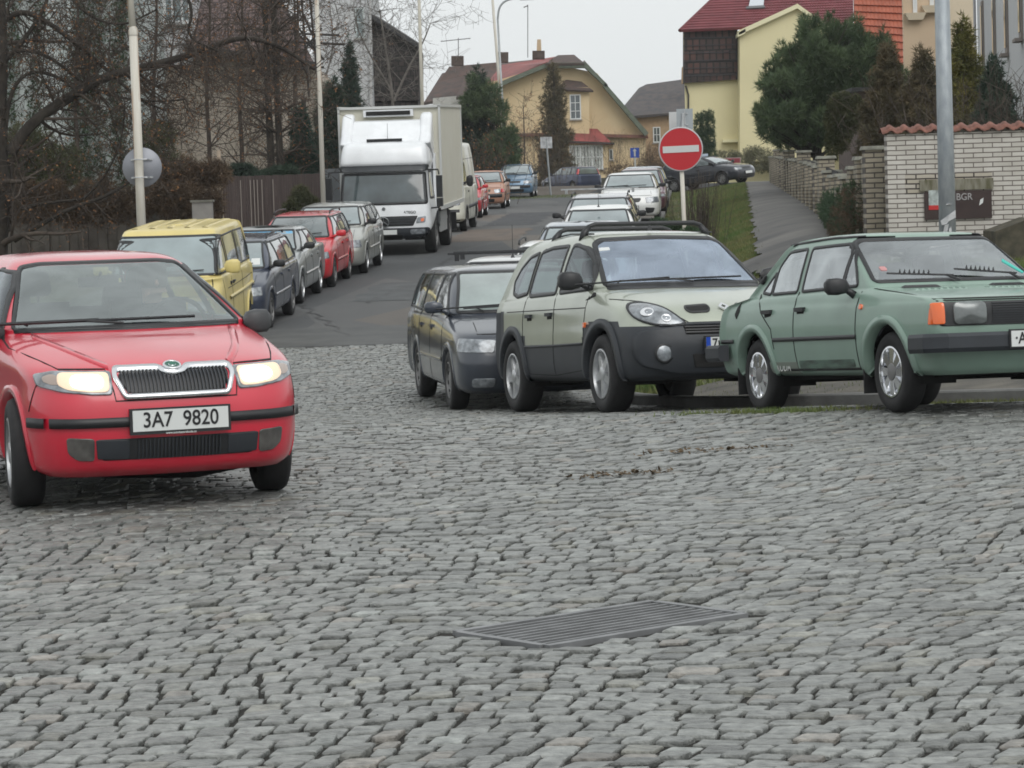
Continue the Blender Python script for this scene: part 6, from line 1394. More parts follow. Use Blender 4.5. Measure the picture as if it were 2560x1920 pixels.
# ------------------------------------------------------------ walls, fences, poles, signs
def build_street():
    wb = brickmat('white glazed brick', (.54, .52, .48), (.45, .43, .39), (.15, .13, .115), .30, .075, .009, axes='XZ', rough=.6, bump=.8, mottle=(.72, .70, .66))
    Y = 44.; xa, zt = pz(1915, 291, Y); r = empty('white_brick_wall', (xa, Y, .6)); tag(r, 'white brick garden wall with wavy terracotta tile coping at the right', 'wall'); H = zt - .6; W_ = 5.2
    mb = MB(); mb.box((W_ / 2, .15, (H - .5) / 2), (W_, .30, H + .5)); w = mb.build('brick_face', wb, r)
    ys_ = brickmat('yellowed brick', (.33, .29, .21), (.46, .43, .38), (.05, .042, .038), .30, .075, .012, axes='XZ', rough=.7, bump=.9, mottle=(.7, .66, .6)); mb = MB(); mb.box((.95, -.002, H - .78), (1.35, .012, .30)); mb.build('repaired_brick_patch', ys_, r)
    tc_ = mat('terracotta coping', (.165, .068, .048), .75, var=.35, vscale=9); mb = MB(); n = 260; V = []
    for i in range(n + 1):
        x = -.08 + (W_ + .1) * i / n; ph = (x / .225) % 1; z = H + .03 + .034 * math.sin(2 * math.pi * ph) + .03 * (ph if ph < .9 else (1 - ph) * 9)
        for y, o in ((-.07, -.012), (-.07, .012), (.15, .09), (.37, .012)): V.append((x, y, z + o))
    mb.add(V, [(i * 4 + k, (i + 1) * 4 + k, (i + 1) * 4 + k + 1, i * 4 + k + 1) for i in range(n) for k in range(3)]); mb.build('coping', tc_, r, True)
    # meter cabinet with a mossy lintel
    a, zc0 = pz(1997, 475, Y); b, zc1 = pz(2141, 410, Y); bx = empty('meter_cabinet', (xa, Y, .6)); tag(bx, 'dark brown meter cabinet with scratched graffiti set in the white brick wall', 'cabinet'); br = mat('dark brown cabinet', (.030, .016, .014), .45, var=.2)
    zc0 -= .6; zc1 -= .6; a -= xa; b -= xa
    mb = MB(); mb.box(((a + b) / 2, -.01, (zc0 + zc1) / 2), (b - a, .05, zc1 - zc0)); mb.build('door_panel', br, bx); mb = MB(); mb.box((a + .42, -.037, (zc0 + zc1) / 2), (.012, .006, zc1 - zc0)); mb.build('door_gap', SEAM, bx)
    mb = MB(); mb.box(((a + b) / 2 - .02, -.012, zc1 + .10), (b - a + .10, .06, .17)); mb.build('lintel', mat('mossy concrete lintel', (.09, .085, .045), .95, vscale=5, col2=(.24, .23, .19), stretch=(3, 1, .6)), bx)
    mb = MB(); mb.box((a + .16, -.04, (zc0 + zc1) / 2 + .12), (.19, .006, .24)); mb.box((a + .16, -.041, (zc0 + zc1) / 2 - .03), (.19, .008, .07), 1); mb.build('notice', [mat('faded notice', (.33, .37, .36), .5, var=.4, vscale=14), mat('red strip', (.45, .02, .02))], bx)
    M = Matrix.Translation((b - .43, -.042, (zc0 + zc1) / 2 + .12)) @ Matrix.Rotation(math.pi / 2, 4, 'X'); text_mesh('BGR', .15, mat('scratched graffiti', (.30, .29, .29), .8), bx, M, 'graffiti', .001, .9)
    mb = MB(); mb.prism([(b - .20, -.02 + (zc0 + zc1) / 2), (b - .14, .02 + (zc0 + zc1) / 2), (b - .13, .10 + (zc0 + zc1) / 2), (b - .18, .07 + (zc0 + zc1) / 2)], -.04, -.036); mb.build('paper_scrap', WHT, bx)
    # low dark edging right of the wall
    p = disp(2150, 500, 42.5); q = disp(2230, 470, 42.5); mb = MB(); mb.add([(p.x, 42.5, p.z - .8), (q.x, 42.5, q.z - .8), (q.x, 42.5, q.z), (p.x, 42.5, p.z), (p.x, 43.6, p.z - .8), (q.x, 43.6, q.z - .8), (q.x, 43.6, q.z), (p.x, 43.6, p.z)], [(0, 1, 2, 3), (4, 7, 6, 5), (3, 2, 6, 7), (0, 3, 7, 4), (1, 5, 6, 2)])
    tag(mb.build('retaining_wall', mat('mossy dark concrete', (.035, .034, .024), .95, vscale=6, col2=(.09, .08, .055))), 'low mossy retaining wall at the foot of the white brick wall', 'wall')
    # garden fence of brick piers along the path
    pb = brickmat('buff brick', (.36, .32, .25), (.28, .25, .19), (.09, .08, .07), .29, .08, .012, axes='YZ', bump=.8, mottle=(.5, .5, .46)); pbx = brickmat('buff brick end', (.36, .32, .25), (.28, .25, .19), (.09, .08, .07), .29, .08, .012, axes='XZ', bump=.8, mottle=(.5, .5, .46))
    capm = mat('concrete pier cap', (.20, .20, .17), .9, var=.3, vscale=6); r = empty('garden_fence', (5.85, 44, 0)); tag(r, 'long buff brick garden wall with stepped piers beside the footpath', 'wall')
    fx = lambda y: 5.62 + (y - 44) * .0745 + .18 * max(0, 1 - (y - 44.9) / 5)
    tops = [(44.9, 2.28), (46.4, 2.14), (47.9, 2.0), (49.5, 1.85), (51.5, 1.9), (54, 1.9)] + [(57 + 3.0 * i, None) for i in range(20)]
    for i, (y, t) in enumerate(tops):
        z0 = gzf(fx(y), y); t = t or z0 + 1.05 + (.25 if i % 5 == 2 else 0); mb = MB(); mb.box((fx(y) - 5.85, y - 44, (z0 + t) / 2 - .1), (.34, .34, t - z0 + .2), 0); mb.build('pier', pbx, r); mb = MB(); mb.box((fx(y) - 5.85, y - 44, t + .03), (.42, .42, .06), top=.9); mb.build('pier_cap', capm, r)
        if i + 1 < len(tops):
            y2 = tops[i + 1][0]; h = t - .12 if i < 4 else z0 + .55; V = []; xm = fx((y + y2) / 2) - 5.85; mb = MB()
            for yy in (y + .17, y2 - .17):
                for dx in (-.1, .1): V += [(fx(yy) - 5.85 + dx, yy - 44, gzf(fx(yy), yy) - .3), (fx(yy) - 5.85 + dx, yy - 44, (h if i < 4 else gzf(fx(yy), yy) + .55))]
            mb.add(V, [(0, 1, 5, 4), (2, 6, 7, 3), (1, 3, 7, 5), (0, 2, 3, 1), (4, 5, 7, 6)]); mb.build('wall_panel', pb, r)
            if i >= 4:
                mb = MB(); k = 9
                for j in range(k): yy = y + .3 + (y2 - y - .6) * j / (k - 1); mb.box((fx(yy) - 5.85, yy - 44, gzf(fx(yy), yy) + .85), (.02, .07, .55))
                mb.build('pickets', mat('dark fence metal', (.03, .03, .032), .6), r)
    Yg = 68.; g0, gb = pz(1856, 420, Yg); g1, gt = pz(1900, 197, Yg); rr_ = house('garage', 'brown windowless garage wall beyond the hedge arch', Yg, 'garage'); mb = MB(); mb.box(((g0 + g1) / 2 + .6, 2, (gb + gt) / 2), (g1 - g0 + 1.2, 4, gt - gb)); mb.build('wall', mat('brown garage render', (.13, .10, .09), .9, var=.1), rr_); mb = MB(); mb.box(((g0 + g1) / 2 + .6, 1.9, gt + .05), (g1 - g0 + 1.5, 4.4, .1)); mb.build('roof', dkr(), rr_)
    # left: brown board fence, low garden wall
    bf = mat('brown board fence', (.045, .032, .030), .85, vscale=3, col2=(.075, .056, .052), stretch=(6, 6, .3)); Y = 68.; r = empty('board_fence', (0, Y, 0)); tag(r, 'brown vertical board fence behind the parked cars on the left', 'fence')
    a, zt = pz(470, 382, Y); b, _ = pz(700, 382, Y); z0 = gzf(a, Y) - .3; n = 46; w = (b - a) / n
    rg = random.Random(4); mb = MB()
    for i in range(n): mb.box((a + w * (i + .5), rg.uniform(-.01, .01), (z0 + zt) / 2), (w * .93, .03, zt - z0 + rg.uniform(-.02, .02)))
    mb.build('boards', bf, r); mb = MB(); mb.box(((a + b) / 2, .06, (zt + z0) / 2 + .5), (b - a, .05, .1)); mb.build('rail', bf, r)
    for X in (640, 655, 664, 672, 682, 700): pass
    for X in (472, 476, 520, 541, 549, 556, 566, 590):
        u, _ = pz(X, 400, Y); mb = MB(); mb.box((u, -.035, (z0 + zt) / 2 + .1), (.022, .02, zt - z0 - .4)); mb.build('pale_batten', mat('pale batten', (.22, .19, .17), .8), r)
    Y = 75.; a, zt = pz(696, 365, Y); b, _ = pz(760, 365, Y); mb = MB(); z0 = gzf(a, Y) - .3; mb.box(((a + b) / 2, Y, (z0 + zt) / 2), (b - a, .2, zt - z0)); tag(mb.build('gate_wall', mat('blue grey gate', (.20, .22, .24), .7, var=.12)), 'blue grey sheet gate between the leaning pole and lorry', 'gate')
    Y = 63.; a, zt = pz(-30, 432, Y); b, _ = pz(470, 432, Y); z0 = gzf(-8, Y) - .4; r = empty('concrete_fence', (0, Y, 0)); tag(r, 'weathered concrete garden fence under the brown hedge behind the yellow van', 'fence'); cf = mat('weathered concrete', (.06, .052, .045), .95, vscale=2.2, col2=(.13, .12, .105), bump=.4, bscale=6)
    for i in range(12):
        x = a + (b - a) * (i + .5) / 12; mb = MB(); mb.box((x, 0, (z0 + zt) / 2 - .1), ((b - a) / 12 - .22, .12, zt - z0 - .2)); mb.build('wall_panel', cf, r); mb = MB(); mb.box((x + (b - a) / 24, 0, (z0 + zt) / 2), (.2, .2, zt - z0 + .1)); mb.build('pier', cf, r)
    p = disp(438, 455, 60); q_ = empty('electric_cabinet', (p.x, 60, gzf(p.x, 60))); tag(q_, 'pale grey utility cabinet beside the brown fence', 'cabinet'); mb = MB(); mb.box((0, 0, .75), (.42, .3, 1.6)); mb.build('box', mat('pale cabinet', (.30, .29, .27), .7, var=.15), q_); mb = MB(); mb.box((0, 0, 1.57), (.48, .36, .05)); mb.build('cap', capm, q_)
    # yellow-house garden wall
    Y = 183.; a, zt = pz(1245, 386, Y); b, _ = pz(1500, 376, Y); z0 = 1.8; mb = MB(); mb.box(((a + b) / 2, Y, (z0 + zt) / 2), (b - a, .3, zt - z0)); tag(mb.build('garden_wall', mat('mossy garden wall', (.055, .058, .045), .95, vscale=1, col2=(.10, .10, .085))), 'low mossy garden wall in front of the yellow house', 'wall')
    # poles
    rusty = mat('rust streaked white pole', (.50, .47, .40), .65, vscale=3.0, col2=(.58, .56, .51), stretch=(6, 6, .5)); N, L = nodes(rusty); b_ = N['Principled BSDF']; src = b_.inputs['Base Color'].links[0].from_socket
    tc = N.new('ShaderNodeTexCoord'); mp = N.new('ShaderNodeMapping'); mp.inputs['Scale'].default_value = (9, 9, .55); L.new(tc.outputs['Object'], mp.inputs[0]); nz = N.new('ShaderNodeTexNoise'); nz.inputs['Scale'].default_value = 1.0; nz.inputs['Detail'].default_value = 7; L.new(mp.outputs[0], nz.inputs['Vector'])
    rp = N.new('ShaderNodeValToRGB'); rp.color_ramp.elements[0].position = .54; rp.color_ramp.elements[0].color = (0, 0, 0, 1); rp.color_ramp.elements[1].position = .66; L.new(nz.outputs[0], rp.inputs[0]); mm = N.new('ShaderNodeMix'); mm.data_type = 'RGBA'; mm.inputs[7].default_value = (.26, .13, .06, 1); L.new(rp.outputs[0], mm.inputs[0]); L.new(src, mm.inputs[6]); L.new(mm.outputs[2], b_.inputs['Base Color'])
    def pole(name, label, xt, yt, xb, yb, Y, r0, r1, m, cat='pole', step=None, n=12):
        t = disp(xt, yt, Y); b = disp(xb, yb, Y); d = (b - t); base = b + d * ((b.z - gzf(b.x, Y)) / max(.1, -d.z)); top = t - d * .35 if yt <= 2 else t
        root = empty(name, tuple(base)); tag(root, label, cat); T = top - base; mb = MB()
        if step:
            s_ = disp(*step, Y) - base; mb.tube([(0, 0, -.1), tuple(s_)], [r0, r0 * .95], n); mb.lathe([(r0 * 1.05, 0), (r0 * 1.05, .08), (r1, .16)], n, c=tuple(s_)); mb.tube([tuple(s_), tuple(T)], r1, n)
        else: mb.tube([(0, 0, -.1), tuple(T)], [r0, r1], n)
        mb.build('shaft', m, root, True); return root, base, T
    P1, b1, t1 = pole('lamp_post', 'rust streaked white lamp post with a round sign back, behind the yellow van', 276, 0, 304, 500, 52., .085, .062, rusty, 'lamp post', (288, 76))
    c = disp(302, 361, 51.85) ; sg_ = empty('round_sign', tuple(c)); tag(sg_, 'grey back of a round road sign clamped to the rusty lamp post', 'road sign'); gm = mat('grey sign back', (.26, .27, .30), .5, .3, var=.08)
    mb = MB(); mb.lathe([(.001, .02), (.36, .02), (.365, .03), (.36, .04), (.001, .04)], 40, axis='Y', c=(0, .3, 0)); mb.build('disc', gm, sg_, True)
    for z in (.14, -.19): mb = MB(); mb.box((0, .30, z), (.40, .02, .03)); mb.tube([(-.14, .22, z), (-.13, .0, z), (.13, .0, z), (.14, .22, z)], .012, 5); mb.build('clamp', ALU, sg_)
    pole('lamp_post', 'blotchy pale concrete pole leaning in front of the green conifer', 684, 0, 699, 452, 66., .062, .048, rusty, 'lamp post')
    pole('lamp_post', 'pale straight lamp post rising behind the lorry box', 905, 0, 912, 218, 100., .07, .055, mat('pale tan pole', (.42, .40, .34), .6, var=.1), 'lamp post')
    pole('lamp_post', 'rusty pale pole beside the curved street lamp in front of the yellow house', 1064, 0, 1082, 225, 138., .085, .06, rusty, 'lamp post')
    grey = mat('galvanised grey pole', (.33, .35, .36), .5, .4, var=.1, vscale=6)
    R5, b5, t5 = pole('street_lamp', 'grey street lamp with a curved top arm in front of the yellow house', 1075, 40, 1086, 240, 140., .08, .05, grey, 'street lamp')
    q = [disp(x, y, 140.) - b5 for x, y in ((1075, 42), (1077, 20), (1085, 6), (1100, -2), (1125, -5))]; mb = MB(); mb.tube(chaikin([tuple(v) for v in q], 2, False), .05, 8); mb.build('lamp_arm', grey, R5, True); mb = MB(); mb.box(tuple(q[-1] + Vector((.3, 0, -.05))), (.7, .3, .14)); mb.build('lamp_head', grey, R5)
    gal = mat('galvanised steel post', (.27, .30, .325), .55, .45, vscale=5, col2=(.36, .39, .41), stretch=(3, 3, 1.2), bump=.2, bscale=40)
    R6, b6, t6 = pole('steel_lamp_post', 'thick galvanised grey lamp post with a torn paper notice in front of the brick wall', 2035, 0, 2047, 505, 31., .100, .079, gal, 'lamp post', n=8)
    pm_ = mat('torn white paper', (.46, .47, .48), .8, var=.15, vscale=12); c = disp(2046, 474, 31.) - b6
    for k, P in enumerate(([(-.105, -.01), (.0, .05), (.10, .10), (.105, .02), (.0, -.02), (-.03, -.05), (-.09, -.06)], [(-.05, -.06), (.0, -.05), (-.02, -.13), (-.05, -.16), (-.07, -.13)], [(-.02, .16), (.05, .165), (.02, .175), (-.03, .17)], [(.0, -.10), (.03, -.08), (.04, -.2), (.0, -.2)])):
        V = []
        for o in (.102, .108):
            for x, z in P: th = x / .112 * .95; V.append((c.x + math.sin(th) * o, c.y - math.cos(th) * o, c.z + z))
        n = len(P); mb = MB(); mb.add(V, [tuple(range(n)), tuple(range(n, 2 * n))] + [(i, (i + 1) % n, n + (i + 1) % n, n + i) for i in range(n)]); mb.build('paper_scrap', pm_, R6)
    # signs
    redm = mat('sign red', (.42, .012, .020), .4); whm = mat('sign white', (.52, .53, .53), .45); rim = mat('sign rim', (.42, .42, .43), .45)
    c = disp(1470.5, 322, 45.); zb = gzf(c.x, 45.); s = empty('no_entry_sign', (c.x, 45., zb)); tag(s, 'round red no entry sign with a white bar on a rusty white post', 'road sign')
    h = c.z - zb; mb = MB(); mb.tube([(.06, .06, -.1), (0, .05, h + .1)], .035, 10); mb.build('post', rusty, s, True); M = Matrix.Translation((0, 0, h)) @ Matrix.Rotation(math.radians(-1), 4, 'Y')
    mb = MB(); mb.lathe([(.001, .02), (.355, .02), (.355, -.006), (.335, -.006)], 48, axis='Y', M=M); mb.build('disc_rim', rim, s, True); mb = MB(); mb.lathe([(.337, .0), (.337, -.004), (.001, -.004)], 48, axis='Y', M=M); mb.build('disc', redm, s)
    mb = MB(); mb.box((0, -.008, 0), (.575, .006, .105), M=M); mb.build('white_bar', whm, s)
    c2 = disp(1480, 257, 45.); mb = MB(); mb.box((c2.x - c.x, .11, c2.z - zb), (.26, .01, .33)); o = mb.build('plate_back', mat('pale grey plate back', (.33, .36, .38), .5, .3), s); mb = MB(); mb.box((c2.x - c.x, .10, c2.z - zb), (.022, .02, .30)); mb.box((c2.x - c.x, .10, c2.z - zb + .09), (.1, .02, .015)); mb.box((c2.x - c.x, .10, c2.z - zb - .09), (.1, .02, .015)); mb.tube([(c2.x - c.x - .05, .08, c2.z - zb - .3), (c2.x - c.x - .02, .09, c2.z - zb + .1)], .03, 8); mb.build('clamp', ALU, s)
    p = disp(1456, 262, 45.4); mb = MB(); mb.box((p.x - c.x, .4, p.z - zb), (.16, .01, .30)); mb.build('second_plate', whm, s)
    c = disp(1371, 330, 160.); zb = gzf(c.x, 160.); s = empty('one_way_sign', (c.x, 160., zb)); tag(s, 'small blue sign with an upright white arrow on a white post', 'road sign'); h = c.z - zb; mb = MB(); mb.box((0, 0, h), (.5, .03, .56)); mb.build('panel', mat('sign blue', (.015, .07, .42), .4), s); mb = MB(); mb.box((0, -.02, h - .03), (.10, .01, .34)); mb.add([(-.12, -.02, h + .1), (.12, -.02, h + .1), (0, -.02, h + .24)], [(0, 1, 2)]); mb.build('arrow', whm, s); mb = MB(); mb.tube([(.05, .05, -.1), (.0, .03, h - .2)], .05, 8); mb.build('post', whm, s)
    c = disp(1180, 308, 130.); zb = gzf(c.x, 130.); s = empty('twin_sign', (c.x, 130., zb)); tag(s, 'pair of pale sign plates on a thin post on the grass corner', 'road sign'); h = c.z - zb
    for k in (-1, 1): mb = MB(); mb.box((k * .14, k * .02, h), (.26, .02, .52)); mb.build('plate', mat('faded sign plate', (.42, .43, .44), .5, var=.35, vscale=5), s)
    mb = MB(); mb.tube([(.14, .05, -.1), (0, .03, h + .1)], .045, 8); mb.build('post', grey, s)
    c = disp(1583, 348, 140.); zb = gzf(c.x, 140.); s = empty('street_name_sign', (c.x, 140., zb)); tag(s, 'small dark red street name plate in front of the pale shrubs', 'street sign'); h = c.z - zb; mb = MB(); mb.box((0, 0, h), (.76, .03, .34)); mb.build('plate', mat('plate rim', (.4, .3, .3), .5), s); mb = MB(); mb.box((0, -.02, h), (.70, .015, .28)); mb.build('plate_face', mat('dark red plate', (.20, .02, .03), .4), s); mb = MB(); mb.tube([(-.25, .04, -.1), (-.25, .04, h)], .03, 6); mb.tube([(.25, .04, -.1), (.25, .04, h)], .03, 6); mb.build('posts', grey, s)
    p = disp(1508, 400, 150); mb = MB(); 
    aerial_yagi(990, 135, 82, 200., 'tall rooftop aerial with a slanted boom above the dark roofs', 28); 
    aerial_yagi(1140, 124, 10, 204., 'very thin rooftop mast rising above the yellow house chimney', 4)
    # lattice by the bare trees
    Y = 80.; r = empty('metal_lattice', tuple(disp(655, 210, Y))); tag(r, 'dark metal lattice mast with horizontal bars between the leaning pole and beige house', 'mast'); o = Vector(r.location); dm = mat('dark iron', (.025, .023, .022), .7)
    mb = MB()
    for a, b in (((640, 210), (636, -20)), ((668, 210), (650, -20)), ((690, 210), (668, -20)), ((628, 72), (733, 76)), ((605, 88), (745, 96)), ((630, 60), (700, 130)), ((640, 130), (695, 60)), ((625, 150), (700, 145)), ((620, 30), (700, 130)), ((650, 20), (690, 110))):
        mb.tube([tuple(disp(*a, Y) - o), tuple(disp(*b, Y) - o)], .035, 5)
    mb.tube([tuple(disp(655, 212, Y) - o), (0, 0, -(o.z - gzf(o.x, Y)))], .07, 6); mb.build('lattice', dm, r)
    pole('street_post', 'thin tan post standing in front of the brown board fence', 472, 325, 480, 480, 64., .05, .045, mat('tan post', (.30, .24, .18), .8, var=.2), 'post')
def dkr(): return mat('dark roof felt', (.03, .03, .03), .9)
# ------------------------------------------------------------ trees and shrubs
def L3(x, y, Y, rx, rz, ry=None):
    """lobe: centre at photo display position, radii given in display pixels"""
    p = disp(x, y, Y); k = Y / F_PX / 2.16; return (p.x, p.y, p.z, rx * k, (ry or rx) * k, rz * k)
def cone_at(x, yt, yb, Y, w, **kw):
    t = disp(x, yt, Y); b = disp(x, yb, Y); return conic(b.x, Y, b.z, t.z, w / 2 * Y / F_PX / 2.16, **kw), b
def conifer(name, label, x, yt, yb, Y, w, fol, n, length, seed=1, pw=.9, trunk=.09, nl=9, **kw):
    lb, b = cone_at(x, yt, yb, Y, w, seed=seed, pw=pw, n=nl); t = disp(x, yt, Y); z0 = gzf(b.x, Y)
    return plant(name, label, 'tree', lb, fol, n, length, (b.x, Y, z0, t.z - .1, trunk), seed=seed, **kw)
def build_trees():
    # the great pine beside the footpath
    Y = 86.; rr = random.Random(2)
    pts = [(1690, 185, 44, 46), (1668, 240, 36, 46), (1700, 262, 50, 50), (1735, 120, 34, 46), (1722, 175, 42, 50), (1748, 68, 24, 34), (1800, 92, 42, 50), (1838, 80, 28, 44), (1770, 150, 55, 60), (1830, 150, 55, 55), (1880, 130, 36, 40), (1862, 100, 22, 34), (1905, 110, 22, 40), (1920, 170, 40, 40), (1780, 220, 60, 55), (1850, 215, 55, 50), (1740, 270, 50, 42), (1800, 285, 50, 36), (1700, 302, 34, 24), (1660, 282, 22, 28), (1655, 180, 20, 26), (1690, 130, 22, 30), (1745, 300, 40, 24)]
    lob = []
    for x, y, a, b in pts:
        lob.append(L3(x, y, Y + rr.uniform(-1.2, 1.2), a * .8, b * .8))
        for k in range(6):
            th = rr.uniform(0, 6.28); lob.append(L3(x + a * .75 * math.cos(th), y + b * .75 * math.sin(th) - 5, Y + rr.uniform(-1.6, 1.2), a * .34, b * .46))
    z0 = gzf(9.6, Y); plant('pine_tree', 'large bushy dark green pine in front of the cream house', 'tree', lob, 'pine', 19000, .20, (9.5, Y, z0, z0 + 4.5, .16), k=7, width=.12, spread=.6, seed=2, up=.9, shell=.5)
    conifer('dark_conifer', 'shaggy dark pine standing right behind the lorry', 1040, 150, 395, 131., 185, 'dark', 7000, .26, 3, .62, .14, 8, k=6, up=.3)
    lobs = [L3(x, y, 130., a * .95, b) for x, y, a, b in ((1060, 200, 22, 26), (1022, 180, 14, 22), (1075, 245, 26, 22), (1090, 300, 30, 24), (1100, 335, 24, 16), (1020, 230, 30, 30), (1108, 290, 14, 20), (1085, 228, 12, 12), (1065, 330, 40, 36))]
    plant('pine_shrub', 'green pine boughs reaching right of the lorry box towards the yellow house', 'tree', lobs, 'pine', 3000, .24, (disp(1070, 330, 130.).x, 130., gzf(-1, 130), 5.2, .12), k=6, seed=5, up=.4, width=.12)
    conifer('brown_conifer', 'tall browning conifer in front of the yellow house gable', 1202, 138, 400, 168., 100, 'brown', 6500, .24, 6, .45, .12, 10, k=6)
    conifer('dark_spruce', 'pointed dark spruce in front of the white town house', 762, 86, 330, 108., 84, 'dark', 4500, .22, 7, .8, .10, 10, k=6)
    conifer('juniper', 'blue green egg shaped conifer left of the leaning pole', 654, 232, 385, 74., 74, 'blue', 4200, .14, 8, .42, .07, 8, k=6)
    lobs = [L3(x, y, 88., a, b) for x, y, a, b in ((712, 250, 30, 60), (700, 330, 34, 50), (735, 300, 26, 50), (722, 210, 20, 40), (706, 380, 30, 40))]
    plant('dark_hedge', 'dark evergreen hedge mass between the leaning pole and lorry', 'hedge', lobs, 'dark', 4200, .17, k=6, seed=9)
    lobs = [L3(x, y, 67., a, b) for x, y, a, b in ((655, 440, 34, 26), (630, 455, 22, 20), (680, 452, 24, 22), (650, 415, 18, 16), (663, 470, 40, 16))]
    plant('olive_shrub', 'small yellow green shrub at the foot of the leaning pole', 'bush', lobs, 'olive', 2200, .10, k=6, seed=10)
    # thuja column (three spires) and shrubs by the cream house
    for i, (x, yt, w) in enumerate(((1509, 243, 18), (1521, 240, 20), (1535, 238, 20))): pass
    lobs = []
    for x, yt in ((1509, 246), (1521, 241), (1534, 240)): lobs += [L3(x, yt + 8, 136., 7, 10), L3(x, yt + 30, 136., 10, 24), L3(x, yt + 60, 136., 11, 26), L3(x + 1, yt + 90, 136., 12, 26)]
    plant('thuja', 'clipped dark green thuja column with three spires against the cream house', 'tree', lobs, 'thuja', 3600, .13, k=6, seed=11, shell=.3)
    lobs = [L3(x, y, 143., a, b) for x, y, a, b in ((1560, 345, 26, 20), (1600, 350, 28, 20), (1640, 345, 32, 26), (1625, 330, 20, 16), (1670, 355, 26, 22), (1585, 338, 14, 14))]
    plant('pale_shrubs', 'pale green and straw coloured shrubs under the cream house wall', 'bush', lobs, 'straw', 4200, .12, k=6, seed=12)
    lobs = [L3(x, y, 176., a, b) for x, y, a, b in ((1420, 345, 34, 30), (1450, 330, 26, 34), (1400, 360, 30, 20), (1470, 355, 20, 24), (1340, 370, 40, 14))]
    plant('brown_shrubs', 'brownish bare shrubs under the grey roofed house', 'bush', lobs, 'hedge', 2600, .2, k=6, seed=13, width=.08)
    # right side: clipped arch hedge, conifers over the wall
    lobs = [L3(x, y, 60., a, b) for x, y, a, b in ((1818, 225, 26, 24), (1800, 260, 18, 34), (1845, 228, 18, 22), (1798, 310, 14, 40), (1830, 255, 30, 20), (1850, 260, 12, 26), (1820, 290, 18, 36))]
    plant('arch_hedge', 'clipped olive brown hedge beside the brown garage', 'hedge', lobs, 'olive', 5200, .085, k=6, seed=14, shell=.3)
    conifer('brown_cypress', 'wispy brown green cypress left of the thick lamp post', 1925, 95, 340, 56., 150, 'brown', 8000, .13, 15, .6, .06, 9, k=7, width=.12)
    conifer('brown_cypress', 'second brown green cypress directly behind the thick lamp post', 1995, 110, 340, 55., 130, 'brown', 6500, .13, 16, .5, .06, 8, k=7, width=.12)
    conifer('golden_cypress', 'golden green cypress just right of the thick lamp post', 2085, 42, 340, 60., 130, 'yellow', 7000, .14, 17, .55, .07, 9, k=6)
    conifer('blue_spruce', 'dark blue green spruce over the white brick wall', 2150, 128, 340, 54., 150, 'dark', 6000, .14, 18, .75, .07, 9, k=6)
    p = disp(2200, 300, 50.); bush_twigs('bare_shrub', 'tangled bare shrub overhanging the right end of the brick wall', (p.x, 50., gzf(p.x, 50)), 2.6, 1.0, 3.0, 190, 19, 'twig', .5, .012)
    # hanging hedge over the fence by the path
    lobs = []
    for i in range(9): y = 46.5 + i * 1.1; x = 5.62 + (y - 44) * .0745 - .12; z = gzf(x, y); lobs += [(x, y, z + .35, .22, .6, .42), (x + .08, y, z + .80 - .05 * i, .18, .6, .36)]
    plant('fence_hedge', 'dark green and brown hedge hanging over the buff brick wall', 'hedge', lobs, 'thuja', 5200, .08, k=6, seed=20, shell=.35)
    lobs = [(x - .05, y - .2, z - .1, a, b, c) for x, y, z, a, b, c in lobs[:8]]
    plant('dry_hedge', 'dry brown hedge at the near end of the buff brick wall', 'hedge', lobs, 'hedge', 3000, .08, k=6, seed=21, shell=.35, width=.1)
    # leafless bush by the no entry sign
    c = disp(1508, 470, 50.); bush_twigs('leafless_bush', 'dark leafless upright bush beside the no entry sign post', (c.x, 50., gzf(c.x, 50)), .40, .5, 2.0, 130, 22, 'twig', .08, .0065, sg=.055)
    c = disp(1465, 490, 44.); lobs = [L3(1455, 492, 46., 30, 12), L3(1490, 505, 45., 26, 12), L3(1425, 482, 48., 20, 9)]; plant('low_bush', 'low dark green ground shrubs at the foot of the no entry sign', 'bush', lobs, 'thuja', 1500, .07, k=6, seed=23)
    # left side bare trees
    Y = 57.
    def q(x, y, dy=0.): return tuple(disp(x, y, Y + dy))
    bx = disp(-6, 520, Y)
    limbs = [([q(-10, 600), q(0, 420), q(-6, 250), q(4, 120), q(-4, -60)], .24, .10, 22, 2.0),
             ([q(22, 330), q(70, 262), q(150, 210), q(220, 168), q(300, 148), q(380, 128, 1), q(450, 104, 1), q(520, 78, 1), q(600, 95, 1), q(680, 150, 1)], .13, .03, 60, 1.5),
             ([q(-10, 60), q(40, 22), q(90, 38), q(160, 90), q(230, 150), q(300, 215), q(360, 240)], .07, .02, 34, 1.2),
             ([q(-6, 150), q(50, 90), q(100, 15), q(110, -50)], .06, .03, 14, 1.0), ([q(10, 300), q(20, 200), q(62, 150), q(125, 165), q(170, 200)], .05, .02, 16, .9),
             ([q(0, 120), q(60, 105), q(120, 130), q(190, 190), q(260, 212), q(330, 220), q(400, 215)], .045, .015, 22, .9),
             ([q(30, 520), q(80, 490), q(150, 450), q(230, 425), q(300, 380), q(330, 330)], .055, .02, 20, .8), ([q(20, 500), q(30, 420), q(25, 350)], .06, .05, 8, .8),
             ([q(45, 450), q(100, 438), q(180, 430)], .045, .02, 8, .7), ([q(180, 430), q(230, 380), q(265, 300), q(270, 220)], .03, .012, 14, .8), ([q(130, -40), q(180, 30), q(260, 60), q(340, 20)], .04, .015, 20, 1.0), ([q(380, -50), q(420, 20), q(400, 80), q(470, 110)], .04, .02, 20, 1.0)]
